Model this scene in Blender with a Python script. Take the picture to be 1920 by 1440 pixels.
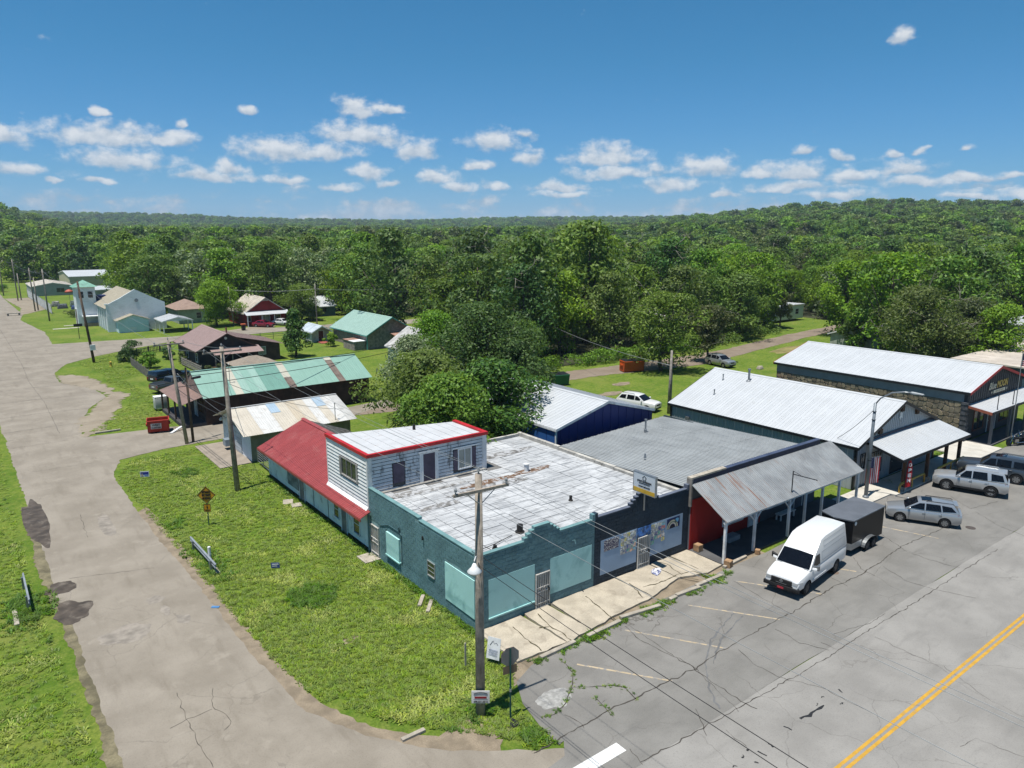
import bpy, bmesh, math, random
from mathutils import Vector, Matrix, noise as mnoise
R = math.radians
rnd = random.Random(7)
scene = bpy.context.scene
for o in list(bpy.data.objects):
    bpy.data.objects.remove(o)

# ------------------------------------------------------------------ camera
cam_data = bpy.data.cameras.new('camera')
cam_data.sensor_width = 36.0
cam_data.lens = 25.63
cam_data.clip_start = 0.5
cam_data.clip_end = 12000
cam = bpy.data.objects.new('camera', cam_data)
scene.collection.objects.link(cam)
cam.location = (-18.07, -26.50, 19.0)
cam.rotation_euler = (R(90 - 11.78), 0, R(-37.2))
scene.camera = cam

# ------------------------------------------------------------------ sun and sky
SUN_VEC = Vector((-2.32, -0.36, 9.51)).normalized()
sun_data = bpy.data.lights.new('sun', 'SUN')
sun_data.energy = 5.0
sun_data.angle = R(0.53)
sun_data.color = (1.0, 0.955, 0.87)
sun = bpy.data.objects.new('sun', sun_data)
sun.rotation_euler = SUN_VEC.to_track_quat('Z', 'Y').to_euler()
sun.location = (0, 0, 80)
scene.collection.objects.link(sun)

world = bpy.data.worlds.new('World')
scene.world = world
world.use_nodes = True

def build_world():
    nt = world.node_tree
    N, L = nt.nodes, nt.links
    N.clear()
    out = N.new('ShaderNodeOutputWorld')
    bg = N.new('ShaderNodeBackground')
    bg.inputs['Strength'].default_value = 0.059
    sky = N.new('ShaderNodeTexSky')
    sky.sky_type = 'NISHITA'
    sky.sun_disc = False
    sky.sun_elevation = math.asin(SUN_VEC.z)
    sky.sun_rotation = math.atan2(SUN_VEC.x, SUN_VEC.y)
    sky.altitude = 400
    sky.air_density = 1.15
    sky.dust_density = 0.35
    sky.ozone_density = 3.0
    tc = N.new('ShaderNodeTexCoord')

    def math_(op, a, b=None, c=None, clamp=False):
        n = N.new('ShaderNodeMath'); n.operation = op; n.use_clamp = clamp
        for i, v in enumerate((a, b, c)):
            if v is None: continue
            if isinstance(v, (int, float)): n.inputs[i].default_value = v
            else: L.new(v, n.inputs[i])
        return n.outputs[0]

    def vmath(op, a, b=None):
        n = N.new('ShaderNodeVectorMath'); n.operation = op
        for i, v in enumerate((a, b)):
            if v is None: continue
            if isinstance(v, tuple): n.inputs[i].default_value = v
            else: L.new(v, n.inputs[i])
        return n.outputs['Value'] if op in ('LENGTH', 'DOT_PRODUCT') else n.outputs[0]

    sep = N.new('ShaderNodeSeparateXYZ'); L.new(tc.outputs['Generated'], sep.inputs[0])
    X, Y, Z = sep.outputs
    # azimuth (degrees, 0 = +X axis) and elevation (degrees) of the looked-at sky
    az = math_('MULTIPLY', math_('ARCTAN2', Y, X), 57.29578)
    el = math_('MULTIPLY', math_('ARCSINE', Z), 57.29578)
    comb = N.new('ShaderNodeCombineXYZ')
    L.new(az, comb.inputs[0]); L.new(el, comb.inputs[1])
    P = comb.outputs[0]

    def noise(vec, scale, detail, rough, off=(0, 0, 0), sc=(1, 1, 1)):
        m = N.new('ShaderNodeMapping'); L.new(vec, m.inputs[0])
        m.inputs['Location'].default_value = off; m.inputs['Scale'].default_value = sc
        n = N.new('ShaderNodeTexNoise'); L.new(m.outputs[0], n.inputs['Vector'])
        n.inputs['Scale'].default_value = scale; n.inputs['Detail'].default_value = detail
        n.inputs['Roughness'].default_value = rough
        return n
    # ragged cumulus edge: warp + fine noise, all in sky angles
    warp = noise(P, 0.4, 3, 0.5, (3, 9, 0), (1, 1.6, 1))
    w = vmath('MULTIPLY', vmath('SUBTRACT', warp.outputs['Color'], (0.5, 0.5, 0.5)), (2.4, 1.3, 0))
    PW = vmath('ADD', P, w)
    best = None; rel = None
    for (a, e, ra, rb) in CLOUDS:
        d = vmath('SUBTRACT', PW, (a, e, 0))
        d = vmath('MULTIPLY', d, (1.0 / ra, 1.0 / rb, 0))
        v = math_('SUBTRACT', 1.0, vmath('LENGTH', vmath('MAXIMUM', d, vmath('MULTIPLY', d, (1.0, -1.7, 1.0)))))
        sp = N.new('ShaderNodeSeparateXYZ'); L.new(d, sp.inputs[0])
        if best is None: best, rel = v, sp.outputs[1]
        else:
            mr = N.new('ShaderNodeMix'); L.new(math_('GREATER_THAN', v, best), mr.inputs[0]); L.new(rel, mr.inputs[2]); L.new(sp.outputs[1], mr.inputs[3])
            rel = mr.outputs[0]; best = math_('MAXIMUM', best, v)
    # the same kind of small cumulus everywhere else along the low sky
    band = N.new('ShaderNodeMapRange'); L.new(el, band.inputs[0])
    band.inputs[1].default_value = 0.3; band.inputs[2].default_value = 5.6
    band.inputs[3].default_value = 0.62; band.inputs[4].default_value = -0.75
    gen = noise(P, 0.22, 3, 0.5, (11, 4, 2), (1, 2.8, 1))
    gen2 = math_('MULTIPLY_ADD', math_('SUBTRACT', gen.outputs['Fac'], 0.5), 3.2, band.outputs[0])
    best = math_('MAXIMUM', best, math_('SUBTRACT', gen2, 0.12))
    fine = noise(P, 0.75, 9, 0.6, (5, 1, 0), (1, 1.35, 1))
    dens = math_('MULTIPLY_ADD', math_('SUBTRACT', fine.outputs['Fac'], 0.5), 2.5, math_('MULTIPLY', best, 1.2))
    cov = N.new('ShaderNodeMapRange'); cov.interpolation_type = 'SMOOTHSTEP'
    L.new(dens, cov.inputs[0])
    cov.inputs[1].default_value = -0.2; cov.inputs[2].default_value = 0.85
    cov.inputs[3].default_value = 0.0; cov.inputs[4].default_value = 0.86
    # lit tops against thicker grey bases: compare density a little higher up the sky
    up = noise(P, 0.75, 6, 0.56, (5 + 0.45, 1 + 0.85, 0), (1, 1.35, 1))
    lift = N.new('ShaderNodeMapRange'); L.new(rel, lift.inputs[0]); lift.inputs[1].default_value = -.55; lift.inputs[2].default_value = .35; lift.inputs[3].default_value = .12; lift.inputs[4].default_value = .85
    shade = math_('MULTIPLY_ADD', math_('SUBTRACT', fine.outputs['Fac'], up.outputs['Fac']), 1.7, lift.outputs[0], True)
    ccol = N.new('ShaderNodeMix'); ccol.data_type = 'RGBA'
    L.new(shade, ccol.inputs[0])
    ccol.inputs[6].default_value = (4.6, 5.6, 6.8, 1)
    ccol.inputs[7].default_value = (9.6, 9.8, 10.0, 1)
    mix = N.new('ShaderNodeMix'); mix.data_type = 'RGBA'
    L.new(cov.outputs[0], mix.inputs[0])
    hsv = N.new('ShaderNodeHueSaturation'); L.new(sky.outputs[0], hsv.inputs['Color'])
    hsv.inputs['Saturation'].default_value = 1.0
    # the clear, deep blue of the photographed air: tint by height above the horizon
    tf = N.new('ShaderNodeMapRange'); L.new(el, tf.inputs[0]); tf.inputs[2].default_value = 40.0
    cr = N.new('ShaderNodeValToRGB'); L.new(tf.outputs[0], cr.inputs[0])
    els = cr.color_ramp.elements
    els[0].position = 0.0; els[0].color = (.5, .84, 1.6, 1)
    els[1].position = 1.0; els[1].color = (.36, .98, 1.2, 1)
    for pos_, c_ in ((.10, (.40, .80, 1.28, 1)), (.30, (.32, .84, 1.14, 1)), (.6, (.28, .9, 1.1, 1))):
        e_ = els.new(pos_); e_.color = c_
    tm = N.new('ShaderNodeMix'); tm.data_type = 'RGBA'; tm.blend_type = 'MULTIPLY'; tm.inputs[0].default_value = 1.0
    L.new(hsv.outputs[0], tm.inputs[6]); L.new(cr.outputs[0], tm.inputs[7])
    L.new(tm.outputs[2], mix.inputs[6]); L.new(ccol.outputs[2], mix.inputs[7])
    L.new(mix.outputs[2], bg.inputs['Color'])
    L.new(bg.outputs[0], out.inputs['Surface'])

# cumulus clouds: azimuth and elevation of the centre, half-widths, in degrees
CLOUDS = [
    (86.21, 5.80, 1.55, 1.20),
    (80.59, 6.11, 4.86, 1.17),
    (76.89, 6.06, 1.90, 0.84),
    (80.11, 4.61, 3.88, 0.92),
    (86.17, 3.79, 1.97, 0.70),
    (74.35, 3.86, 3.11, 0.63),
    (73.09, 4.33, 1.25, 1.07),
    (69.57, 5.63, 3.74, 1.18),
    (63.86, 6.77, 3.89, 1.29),
    (66.97, 5.51, 2.86, 0.90),
    (69.50, 3.67, 1.87, 0.45),
    (64.17, 8.59, 1.73, 0.97),
    (61.86, 8.72, 1.07, 0.39),
    (59.99, 5.83, 1.78, 1.02),
    (63.58, 4.15, 1.37, 0.82),
    (62.03, 3.52, 1.29, 0.52),
    (65.75, 3.17, 1.69, 0.41),
    (54.20, 6.37, 2.20, 1.07),
    (55.62, 4.80, 1.41, 0.57),
    (58.44, 3.93, 1.61, 0.88),
    (56.85, 3.28, 1.51, 0.47),
    (51.80, 6.97, 0.90, 0.46),
    (51.39, 5.49, 1.41, 0.87),
    (54.22, 3.29, 1.27, 0.47),
    (45.79, 5.26, 3.35, 1.23),
    (44.78, 4.30, 4.17, 0.77),
    (49.16, 3.36, 3.02, 0.58),
    (48.75, 2.77, 2.52, 0.42),
    (38.20, 4.46, 2.90, 1.11),
    (40.82, 3.30, 2.41, 0.67),
    (34.47, 4.12, 1.36, 0.74),
    (31.95, 3.88, 2.27, 0.98),
    (32.60, 3.09, 2.86, 0.50),
    (28.49, 3.60, 2.88, 0.72),
    (25.58, 3.96, 2.16, 0.84),
    (24.25, 3.23, 2.68, 0.56),
    (21.84, 3.39, 2.19, 0.41),
    (19.54, 3.47, 1.57, 0.35),
    (31.90, 5.49, 0.87, 0.53),
    (29.36, 5.11, 0.76, 0.47),
    (26.39, 5.03, 0.64, 0.37),
    (24.61, 5.22, 0.62, 0.32),
    (22.00, 5.18, 0.41, 0.31),
    (26.42, 12.43, 0.78, 0.76),
    (71.75, 8.15, 0.89, 0.42),
    (81.28, 7.78, 0.54, 0.35),
    (76.13, 7.23, 0.34, 0.56),
    (36.97, 2.68, 1.17, 0.41),
    (29.07, 2.47, 2.51, 0.44),
    (21.41, 2.21, 2.00, 0.32),
    (83.93, 3.22, 0.82, 0.27),
    (81.66, 3.22, 0.86, 0.28),
]
build_world()
world.cycles.sampling_method = 'MANUAL'; world.cycles.sample_map_resolution = 256
scene.view_settings.view_transform = 'Standard'
scene.view_settings.look = 'None'
scene.view_settings.gamma = 1.0
scene.view_settings.exposure = 0.5
scene.view_settings.use_curve_mapping = False
scene.render.engine = 'CYCLES'
scene.cycles.max_bounces = 5
scene.cycles.diffuse_bounces = 2
scene.cycles.glossy_bounces = 3
scene.cycles.transmission_bounces = 4
scene.cycles.transparent_max_bounces = 6
scene.cycles.caustics_reflective = False
scene.cycles.caustics_refractive = False

# ------------------------------------------------------------------ scene graph helpers
COL = scene.collection

def tag(o, label=None, cat=None, group=None, kind=None):
    if label: o['label'] = label
    if cat: o['category'] = cat
    if group: o['group'] = group
    if kind: o['kind'] = kind
    return o

def thing(name, label, cat, loc=(0, 0, 0), rz=0.0, group=None):
    o = bpy.data.objects.new(name, None)
    o.empty_display_size = 0.3
    COL.objects.link(o)
    o.location = loc
    o.rotation_euler = (0, 0, rz)
    return tag(o, label, cat, group)

class MB:
    """collects geometry for ONE mesh object"""
    def __init__(s): s.v = []; s.f = []; s.m = []
    def add(s, vs, fs, mi=0):
        k = len(s.v); s.v += [tuple(p) for p in vs]
        s.f += [tuple(i + k for i in f) for f in fs]; s.m += [mi] * len(fs); return s
    def poly(s, pts, mi=0): return s.add(pts, [tuple(range(len(pts)))], mi)
    def box(s, x0, x1, y0, y1, z0, z1, mi=0):
        return s.add([(x0,y0,z0),(x1,y0,z0),(x1,y1,z0),(x0,y1,z0),(x0,y0,z1),(x1,y0,z1),(x1,y1,z1),(x0,y1,z1)],
                     [(0,3,2,1),(4,5,6,7),(0,1,5,4),(1,2,6,5),(2,3,7,6),(3,0,4,7)], mi)
    def hexa(s, p, mi=0):          # 8 points: bottom ring then top ring
        return s.add(p, [(0,3,2,1),(4,5,6,7),(0,1,5,4),(1,2,6,5),(2,3,7,6),(3,0,4,7)], mi)
    def prism(s, pts, z0, z1, mi=0):
        n = len(pts)
        return s.add([(x,y,z0) for x,y in pts] + [(x,y,z1) for x,y in pts],
                     [tuple(range(n-1,-1,-1)), tuple(range(n,2*n))] + [(i,(i+1)%n,n+(i+1)%n,n+i) for i in range(n)], mi)
    def slab(s, pts, t, mi=0):     # planar polygon (CCW from its visible side) thickened away by t
        a, b, c = (Vector(pts[0]), Vector(pts[1]), Vector(pts[2]))
        nrm = (b - a).cross(c - a).normalized() * t; n = len(pts)
        return s.add([tuple(p) for p in pts] + [tuple(Vector(p) - nrm) for p in pts],
                     [tuple(range(n)), tuple(range(2*n-1,n-1,-1))] + [(i,n+i,n+(i+1)%n,(i+1)%n) for i in range(n)], mi)
    def tube(s, a, b, r, r2=None, n=8, mi=0, cap=True):
        a = Vector(a); b = Vector(b); d = b - a
        if d.length < 1e-6: return s
        r2 = r if r2 is None else r2
        q = d.to_track_quat('Z', 'Y'); k = len(s.v)
        for p, rr in ((a, r), (b, r2)):
            for i in range(n):
                t = 2 * math.pi * i / n
                s.v.append(tuple(p + q @ Vector((rr * math.cos(t), rr * math.sin(t), 0))))
        for i in range(n):
            s.f.append((k + i, k + (i+1) % n, k + n + (i+1) % n, k + n + i)); s.m.append(mi)
        if cap:
            s.f.append(tuple(k + i for i in range(n-1,-1,-1))); s.m.append(mi)
            s.f.append(tuple(k + n + i for i in range(n))); s.m.append(mi)
        return s
    def path(s, pts, r, n=6, mi=0):
        pts = [Vector(p) for p in pts]; k = len(s.v); m = len(pts)
        for i, p in enumerate(pts):
            d = (pts[min(i+1, m-1)] - pts[max(i-1, 0)])
            q = d.to_track_quat('Z', 'Y')
            rr = r[i] if isinstance(r, (list, tuple)) else r
            for j in range(n):
                t = 2 * math.pi * j / n
                s.v.append(tuple(p + q @ Vector((rr * math.cos(t), rr * math.sin(t), 0))))
        for i in range(m - 1):
            for j in range(n):
                s.f.append((k+i*n+j, k+i*n+(j+1)%n, k+(i+1)*n+(j+1)%n, k+(i+1)*n+j)); s.m.append(mi)
        s.f.append(tuple(k + j for j in range(n-1,-1,-1))); s.m.append(mi)
        s.f.append(tuple(k+(m-1)*n + j for j in range(n))); s.m.append(mi)
        return s
    def lathe(s, prof, c=(0,0,0), n=16, axis='z', mi=0, cap=True):   # prof: (radius, height)
        k = len(s.v); m = len(prof)
        for r_, h in prof:
            for j in range(n):
                t = 2 * math.pi * j / n
                a, b = r_ * math.cos(t), r_ * math.sin(t)
                p = {'z': (a, b, h), 'y': (a, h, b), 'x': (h, a, b)}[axis]
                s.v.append((p[0]+c[0], p[1]+c[1], p[2]+c[2]))
        for i in range(m - 1):
            for j in range(n):
                s.f.append((k+i*n+j, k+i*n+(j+1)%n, k+(i+1)*n+(j+1)%n, k+(i+1)*n+j)); s.m.append(mi)
        if cap:
            s.f.append(tuple(k + j for j in range(n))); s.m.append(mi)
            s.f.append(tuple(k+(m-1)*n + j for j in range(n))); s.m.append(mi)
        return s
    def mesh(s, name, mats, smooth=False, fix=True):
        me = bpy.data.meshes.new(name)
        me.from_pydata(s.v, [], s.f)
        for m in (mats if isinstance(mats, (list, tuple)) else [mats]): me.materials.append(m)
        if any(s.m): me.polygons.foreach_set('material_index', s.m)
        if fix:
            b = bmesh.new(); b.from_mesh(me); bmesh.ops.recalc_face_normals(b, faces=b.faces); b.to_mesh(me); b.free()
        if smooth: me.polygons.foreach_set('use_smooth', [True] * len(me.polygons))
        me.update(); return me
    def build(s, name, mats, parent=None, smooth=False, label=None, cat=None, group=None, kind=None, fix=True, loc=None):
        o = bpy.data.objects.new(name, s.mesh(name, mats, smooth, fix))
        COL.objects.link(o)
        if parent: o.parent = parent
        if loc: o.location = loc
        return tag(o, label, cat, group, kind)

def inst(name, me, parent, loc=(0,0,0), rot=(0,0,0), sc=(1,1,1)):
    o = bpy.data.objects.new(name, me); COL.objects.link(o)
    o.parent = parent; o.location = loc; o.rotation_euler = rot; o.scale = sc
    return o

def auto_smooth(o, ang=35):
    me = o.data
    me.polygons.foreach_set('use_smooth', [True] * len(me.polygons))
    try: me.set_sharp_from_angle(angle=R(ang))
    except Exception: pass
    return o

def bevel_obj(o, w, seg=2, ang=35):
    b = bmesh.new(); b.from_mesh(o.data)
    es = [e for e in b.edges if len(e.link_faces) == 2 and e.calc_face_angle(0) > R(ang)]
    bmesh.ops.bevel(b, geom=es, offset=w, segments=seg, profile=0.6, affect='EDGES', clamp_overlap=True)
    b.to_mesh(o.data); b.free()
    return auto_smooth(o)

def copy_tree(o, parent=None):
    c = o.copy(); COL.objects.link(c); c.parent = parent
    for ch in list(o.children): copy_tree(ch, c)
    return c

def lettering(txt, parent, mat, size, origin, ux, uy, name='lettering', width=None, align='CENTER', spacing=1.0, bold=0.0, shear=0.0):
    """flat raised letters; ux, uy = world-ish directions of text x and text y"""
    cu = bpy.data.curves.new('t', 'FONT'); cu.body = txt; cu.size = 1.0
    cu.align_x = align; cu.align_y = 'CENTER'; cu.extrude = 0.012; cu.resolution_u = 2
    cu.space_character = spacing; cu.offset = bold; cu.shear = shear
    to = bpy.data.objects.new('t', cu); COL.objects.link(to)
    bpy.context.view_layer.update()
    me = bpy.data.meshes.new_from_object(to.evaluated_get(bpy.context.evaluated_depsgraph_get()))
    bpy.data.objects.remove(to); bpy.data.curves.remove(cu)
    xs = [v.co.x for v in me.vertices]
    s = size
    sx = width / (max(xs) - min(xs)) if width else s
    ux = Vector(ux).normalized(); uy = Vector(uy).normalized(); uz = ux.cross(uy)
    m = Matrix((( ux.x*sx, uy.x*s, uz.x, origin[0]), (ux.y*sx, uy.y*s, uz.y, origin[1]), (ux.z*sx, uy.z*s, uz.z, origin[2]), (0,0,0,1)))
    me.transform(m)
    me.materials.clear(); me.materials.append(mat)
    o = bpy.data.objects.new(name, me); COL.objects.link(o); o.parent = parent
    return o

# ------------------------------------------------------------------ materials
MATS = {}
ALB = 0.74          # overall reflectance of the painted and mineral surfaces
def albedo(c): return tuple(x * ALB for x in c)
def nodes_of(name):
    m = bpy.data.materials.new(name); m.use_nodes = True
    nt = m.node_tree; nt.nodes.clear()
    out = nt.nodes.new('ShaderNodeOutputMaterial'); bs = nt.nodes.new('ShaderNodeBsdfPrincipled')
    nt.links.new(bs.outputs[0], out.inputs[0])
    return m, nt, bs

def mixc(nt, fac, a, b, mode='MIX'):
    n = nt.nodes.new('ShaderNodeMix'); n.data_type = 'RGBA'; n.blend_type = mode
    for idx, v in ((0, fac), (6, a), (7, b)):
        if isinstance(v, (int, float)): n.inputs[idx].default_value = v
        elif isinstance(v, tuple): n.inputs[idx].default_value = (*v, 1) if len(v) == 3 else v
        else: nt.links.new(v, n.inputs[idx])
    return n.outputs[2]

def posn(nt, sc=(1,1,1), rot=0.0, obj=False):
    if obj:
        g = nt.nodes.new('ShaderNodeTexCoord'); src = g.outputs['Object']
    else:
        g = nt.nodes.new('ShaderNodeNewGeometry'); src = g.outputs['Position']
    m = nt.nodes.new('ShaderNodeMapping'); nt.links.new(src, m.inputs[0])
    m.inputs['Scale'].default_value = sc; m.inputs['Rotation'].default_value = (0, 0, rot)
    return m.outputs[0]

def nz(nt, vec, scale, detail=4, rough=0.55, dist=0.0):
    n = nt.nodes.new('ShaderNodeTexNoise'); nt.links.new(vec, n.inputs['Vector'])
    n.inputs['Scale'].default_value = scale; n.inputs['Detail'].default_value = detail
    n.inputs['Roughness'].default_value = rough; n.inputs['Distortion'].default_value = dist
    return n.outputs['Fac']

def ramp(nt, fac, lo, hi, a=0.0, b=1.0):
    n = nt.nodes.new('ShaderNodeMapRange'); nt.links.new(fac, n.inputs[0])
    n.interpolation_type = 'SMOOTHSTEP'
    n.inputs[1].default_value = lo; n.inputs[2].default_value = hi
    n.inputs[3].default_value = a; n.inputs[4].default_value = b
    return n.outputs[0]

def bump(nt, bs, fac, strength=0.3, dist=0.02):
    n = nt.nodes.new('ShaderNodeBump'); nt.links.new(fac, n.inputs['Height'])
    n.inputs['Strength'].default_value = strength; n.inputs['Distance'].default_value = dist
    nt.links.new(n.outputs[0], bs.inputs['Normal'])

def M(name, col, rough=0.75, metal=0.0, var=0.18, scale=1.2, bmp=0.0, bscale=30, dirt=None, damt=0.5, dscale=1.5,
      streak=None, fine=0.0, fscale=25, spec=0.35, coat=0.0, obj=False, dlo=0.52, dhi=0.7):
    """paint / metal / masonry: base colour with blotches, optional dirt with a shape of its own, optional bump"""
    if name in MATS: return MATS[name]
    m, nt, bs = nodes_of(name)
    p = posn(nt, obj=obj); col = albedo(col); dirt = albedo(dirt) if dirt else dirt
    c1 = tuple(max(0, x * (1 - var)) for x in col); c2 = tuple(min(1, x * (1 + var)) for x in col)
    c = mixc(nt, ramp(nt, nz(nt, p, scale, 5), 0.3, 0.7), c1, c2)
    if fine:
        f = nz(nt, p, fscale, 3, 0.6)
        c = mixc(nt, ramp(nt, f, 0.3, 0.75, 0, fine), c, tuple(x * 0.45 for x in col))
    if dirt:
        pd = posn(nt, streak, obj=obj) if streak else p
        d = nz(nt, pd, dscale, 6, 0.62, 0.4)
        c = mixc(nt, ramp(nt, d, dlo, dhi, 0, damt), c, dirt)
    nt.links.new(c, bs.inputs['Base Color'])
    bs.inputs['Roughness'].default_value = rough; bs.inputs['Metallic'].default_value = metal
    bs.inputs['Specular IOR Level'].default_value = spec
    if coat:
        bs.inputs['Coat Weight'].default_value = coat; bs.inputs['Coat Roughness'].default_value = 0.05
    if bmp: bump(nt, bs, nz(nt, p, bscale, 4), bmp)
    MATS[name] = m
    return m

def glassy(name, col=(0.02, 0.025, 0.03), rough=0.06):
    if name in MATS: return MATS[name]
    m, nt, bs = nodes_of(name)
    p = posn(nt)
    c = mixc(nt, nz(nt, p, 1.5, 3), tuple(x * 0.6 for x in col), tuple(x * 1.5 for x in col))
    nt.links.new(c, bs.inputs['Base Color'])
    bs.inputs['Roughness'].default_value = rough; bs.inputs['Specular IOR Level'].default_value = 0.6
    MATS[name] = m; return m

def leafmat(name, dark, light, trans=0.35, rough=0.55):
    if name in MATS: return MATS[name]
    m = bpy.data.materials.new(name); m.use_nodes = True
    nt = m.node_tree; nt.nodes.clear()
    out = nt.nodes.new('ShaderNodeOutputMaterial')
    g = nt.nodes.new('ShaderNodeNewGeometry'); oi = nt.nodes.new('ShaderNodeObjectInfo')
    dark, light = albedo(dark), albedo(light)
    c = mixc(nt, g.outputs['Random Per Island'], dark, light)
    hs = nt.nodes.new('ShaderNodeHueSaturation'); nt.links.new(c, hs.inputs['Color'])
    h = nt.nodes.new('ShaderNodeMapRange'); nt.links.new(oi.outputs['Random'], h.inputs[0])
    h.inputs[3].default_value = 0.485; h.inputs[4].default_value = 0.518
    nt.links.new(h.outputs[0], hs.inputs['Hue'])
    v = nt.nodes.new('ShaderNodeMath'); v.operation = 'MULTIPLY_ADD'
    fr = nt.nodes.new('ShaderNodeMath'); fr.operation = 'FRACT'
    m7 = nt.nodes.new('ShaderNodeMath'); m7.operation = 'MULTIPLY'; m7.inputs[1].default_value = 7.31
    nt.links.new(oi.outputs['Random'], m7.inputs[0]); nt.links.new(m7.outputs[0], fr.inputs[0])
    nt.links.new(fr.outputs[0], v.inputs[0]); v.inputs[1].default_value = 0.55; v.inputs[2].default_value = 0.8
    nt.links.new(v.outputs[0], hs.inputs['Value'])
    sm = nt.nodes.new('ShaderNodeMath'); sm.operation = 'MULTIPLY_ADD'
    nt.links.new(fr.outputs[0], sm.inputs[0]); sm.inputs[1].default_value = 0.25; sm.inputs[2].default_value = 0.85
    nt.links.new(sm.outputs[0], hs.inputs['Saturation'])
    bs = nt.nodes.new('ShaderNodeBsdfPrincipled')
    nt.links.new(hs.outputs[0], bs.inputs['Base Color']); bs.inputs['Roughness'].default_value = rough
    bs.inputs['Specular IOR Level'].default_value = 0.3
    tr = nt.nodes.new('ShaderNodeBsdfTranslucent')
    nt.links.new(mixc(nt, 0.5, hs.outputs[0], (0.2, 0.29, 0.018)), tr.inputs['Color'])
    mx = nt.nodes.new('ShaderNodeMixShader'); mx.inputs[0].default_value = trans
    nt.links.new(bs.outputs[0], mx.inputs[1]); nt.links.new(tr.outputs[0], mx.inputs[2])
    nt.links.new(mx.outputs[0], out.inputs[0])
    MATS[name] = m; return m

# shared palette
WHITE_ROOF = M('white_metal_roof', (0.54, 0.56, 0.585), 0.45, 0.0, 0.04, 0.5, dirt=(0.5, 0.51, 0.5), damt=0.35, streak=(3.5, 3.5, .6), dscale=.5)
GALV = M('galvanised_roof', (0.42, 0.46, 0.5), 0.5, 0.25, 0.12, 0.7, dirt=(0.3, 0.32, 0.34), damt=0.5, dscale=1.2)
BLACK_TRIM = M('black_trim', (0.012, 0.013, 0.016), 0.5)
NAVY_TRIM = M('navy_trim', (0.012, 0.02, 0.06), 0.5)
WHITE_TRIM = M('white_trim', (0.86, 0.87, 0.88), 0.6, dirt=(0.4, 0.38, 0.34), damt=0.5)
RED_TRIM = M('red_trim', (0.5, 0.015, 0.02), 0.5)
PANE = glassy('window_pane')
WOOD_GREY = M('weathered_wood', (0.30, 0.27, 0.24), 0.9, var=0.3, scale=3, dirt=(0.13, 0.1, 0.08), damt=0.8, streak=(9, 9, 1.2), dscale=1.6, bmp=0.5, bscale=18)
WOOD_DARK = M('dark_wood', (0.09, 0.05, 0.03), 0.85, var=0.35, scale=4)
CONC = M('pale_concrete', (0.50, 0.44, 0.35), 0.9, var=0.16, scale=0.9, fine=0.3, fscale=14, dirt=(0.26, 0.22, 0.17), damt=0.6, dscale=1.1, bmp=0.25, bscale=40)
CONC2 = M('white_concrete', (0.60, 0.57, 0.51), 0.9, var=0.1, scale=0.8, fine=0.2, fscale=18, dirt=(0.42, 0.36, 0.28), damt=0.5, dscale=0.7, bmp=0.2, bscale=40)
KERB = M('kerb_concrete', (0.46, 0.41, 0.34), 0.9, var=0.2, scale=2, fine=0.4, fscale=22, bmp=0.4, bscale=30)
STEEL = M('grey_steel', (0.36, 0.38, 0.4), 0.4, 0.7)

# ================================================================== GROUND
def grass_mat():
    m, nt, bs = nodes_of('grass_ground')
    p = posn(nt)
    a = nz(nt, p, 0.22, 5, 0.6); b = nz(nt, p, 1.1, 5, 0.65); c = nz(nt, p, 9.0, 4, 0.7)
    col = mixc(nt, ramp(nt, a, 0.3, 0.68), (0.11, 0.19, 0.022), (0.22, 0.28, 0.045))
    col = mixc(nt, ramp(nt, b, 0.42, 0.72, 0, 0.75), col, (0.25, 0.275, 0.065))
    col = mixc(nt, ramp(nt, c, 0.35, 0.75, 0, 0.6), col, (0.035, 0.085, 0.008))
    col = mixc(nt, ramp(nt, nz(nt, p, 2.6, 5, 0.7), 0.42, 0.66, 0, 0.7), col, (0.06, 0.13, 0.012))
    col = mixc(nt, ramp(nt, nz(nt, p, 0.12, 4, 0.6), 0.5, 0.7, 0, 0.6), col, (0.22, 0.235, 0.06))
    d = nz(nt, p, 0.55, 6, 0.7)
    col = mixc(nt, ramp(nt, d, 0.63, 0.74, 0, 0.6), col, (0.27, 0.2, 0.11))
    col = mixc(nt, 1.0, col, (ALB, ALB, ALB), 'MULTIPLY')
    nt.links.new(col, bs.inputs['Base Color']); bs.inputs['Roughness'].default_value = 0.95
    bs.inputs['Specular IOR Level'].default_value = 0.1
    bump(nt, bs, nz(nt, p, 14, 5, 0.7), 0.9, 0.05)
    return m
GRASS = grass_mat()

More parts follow.
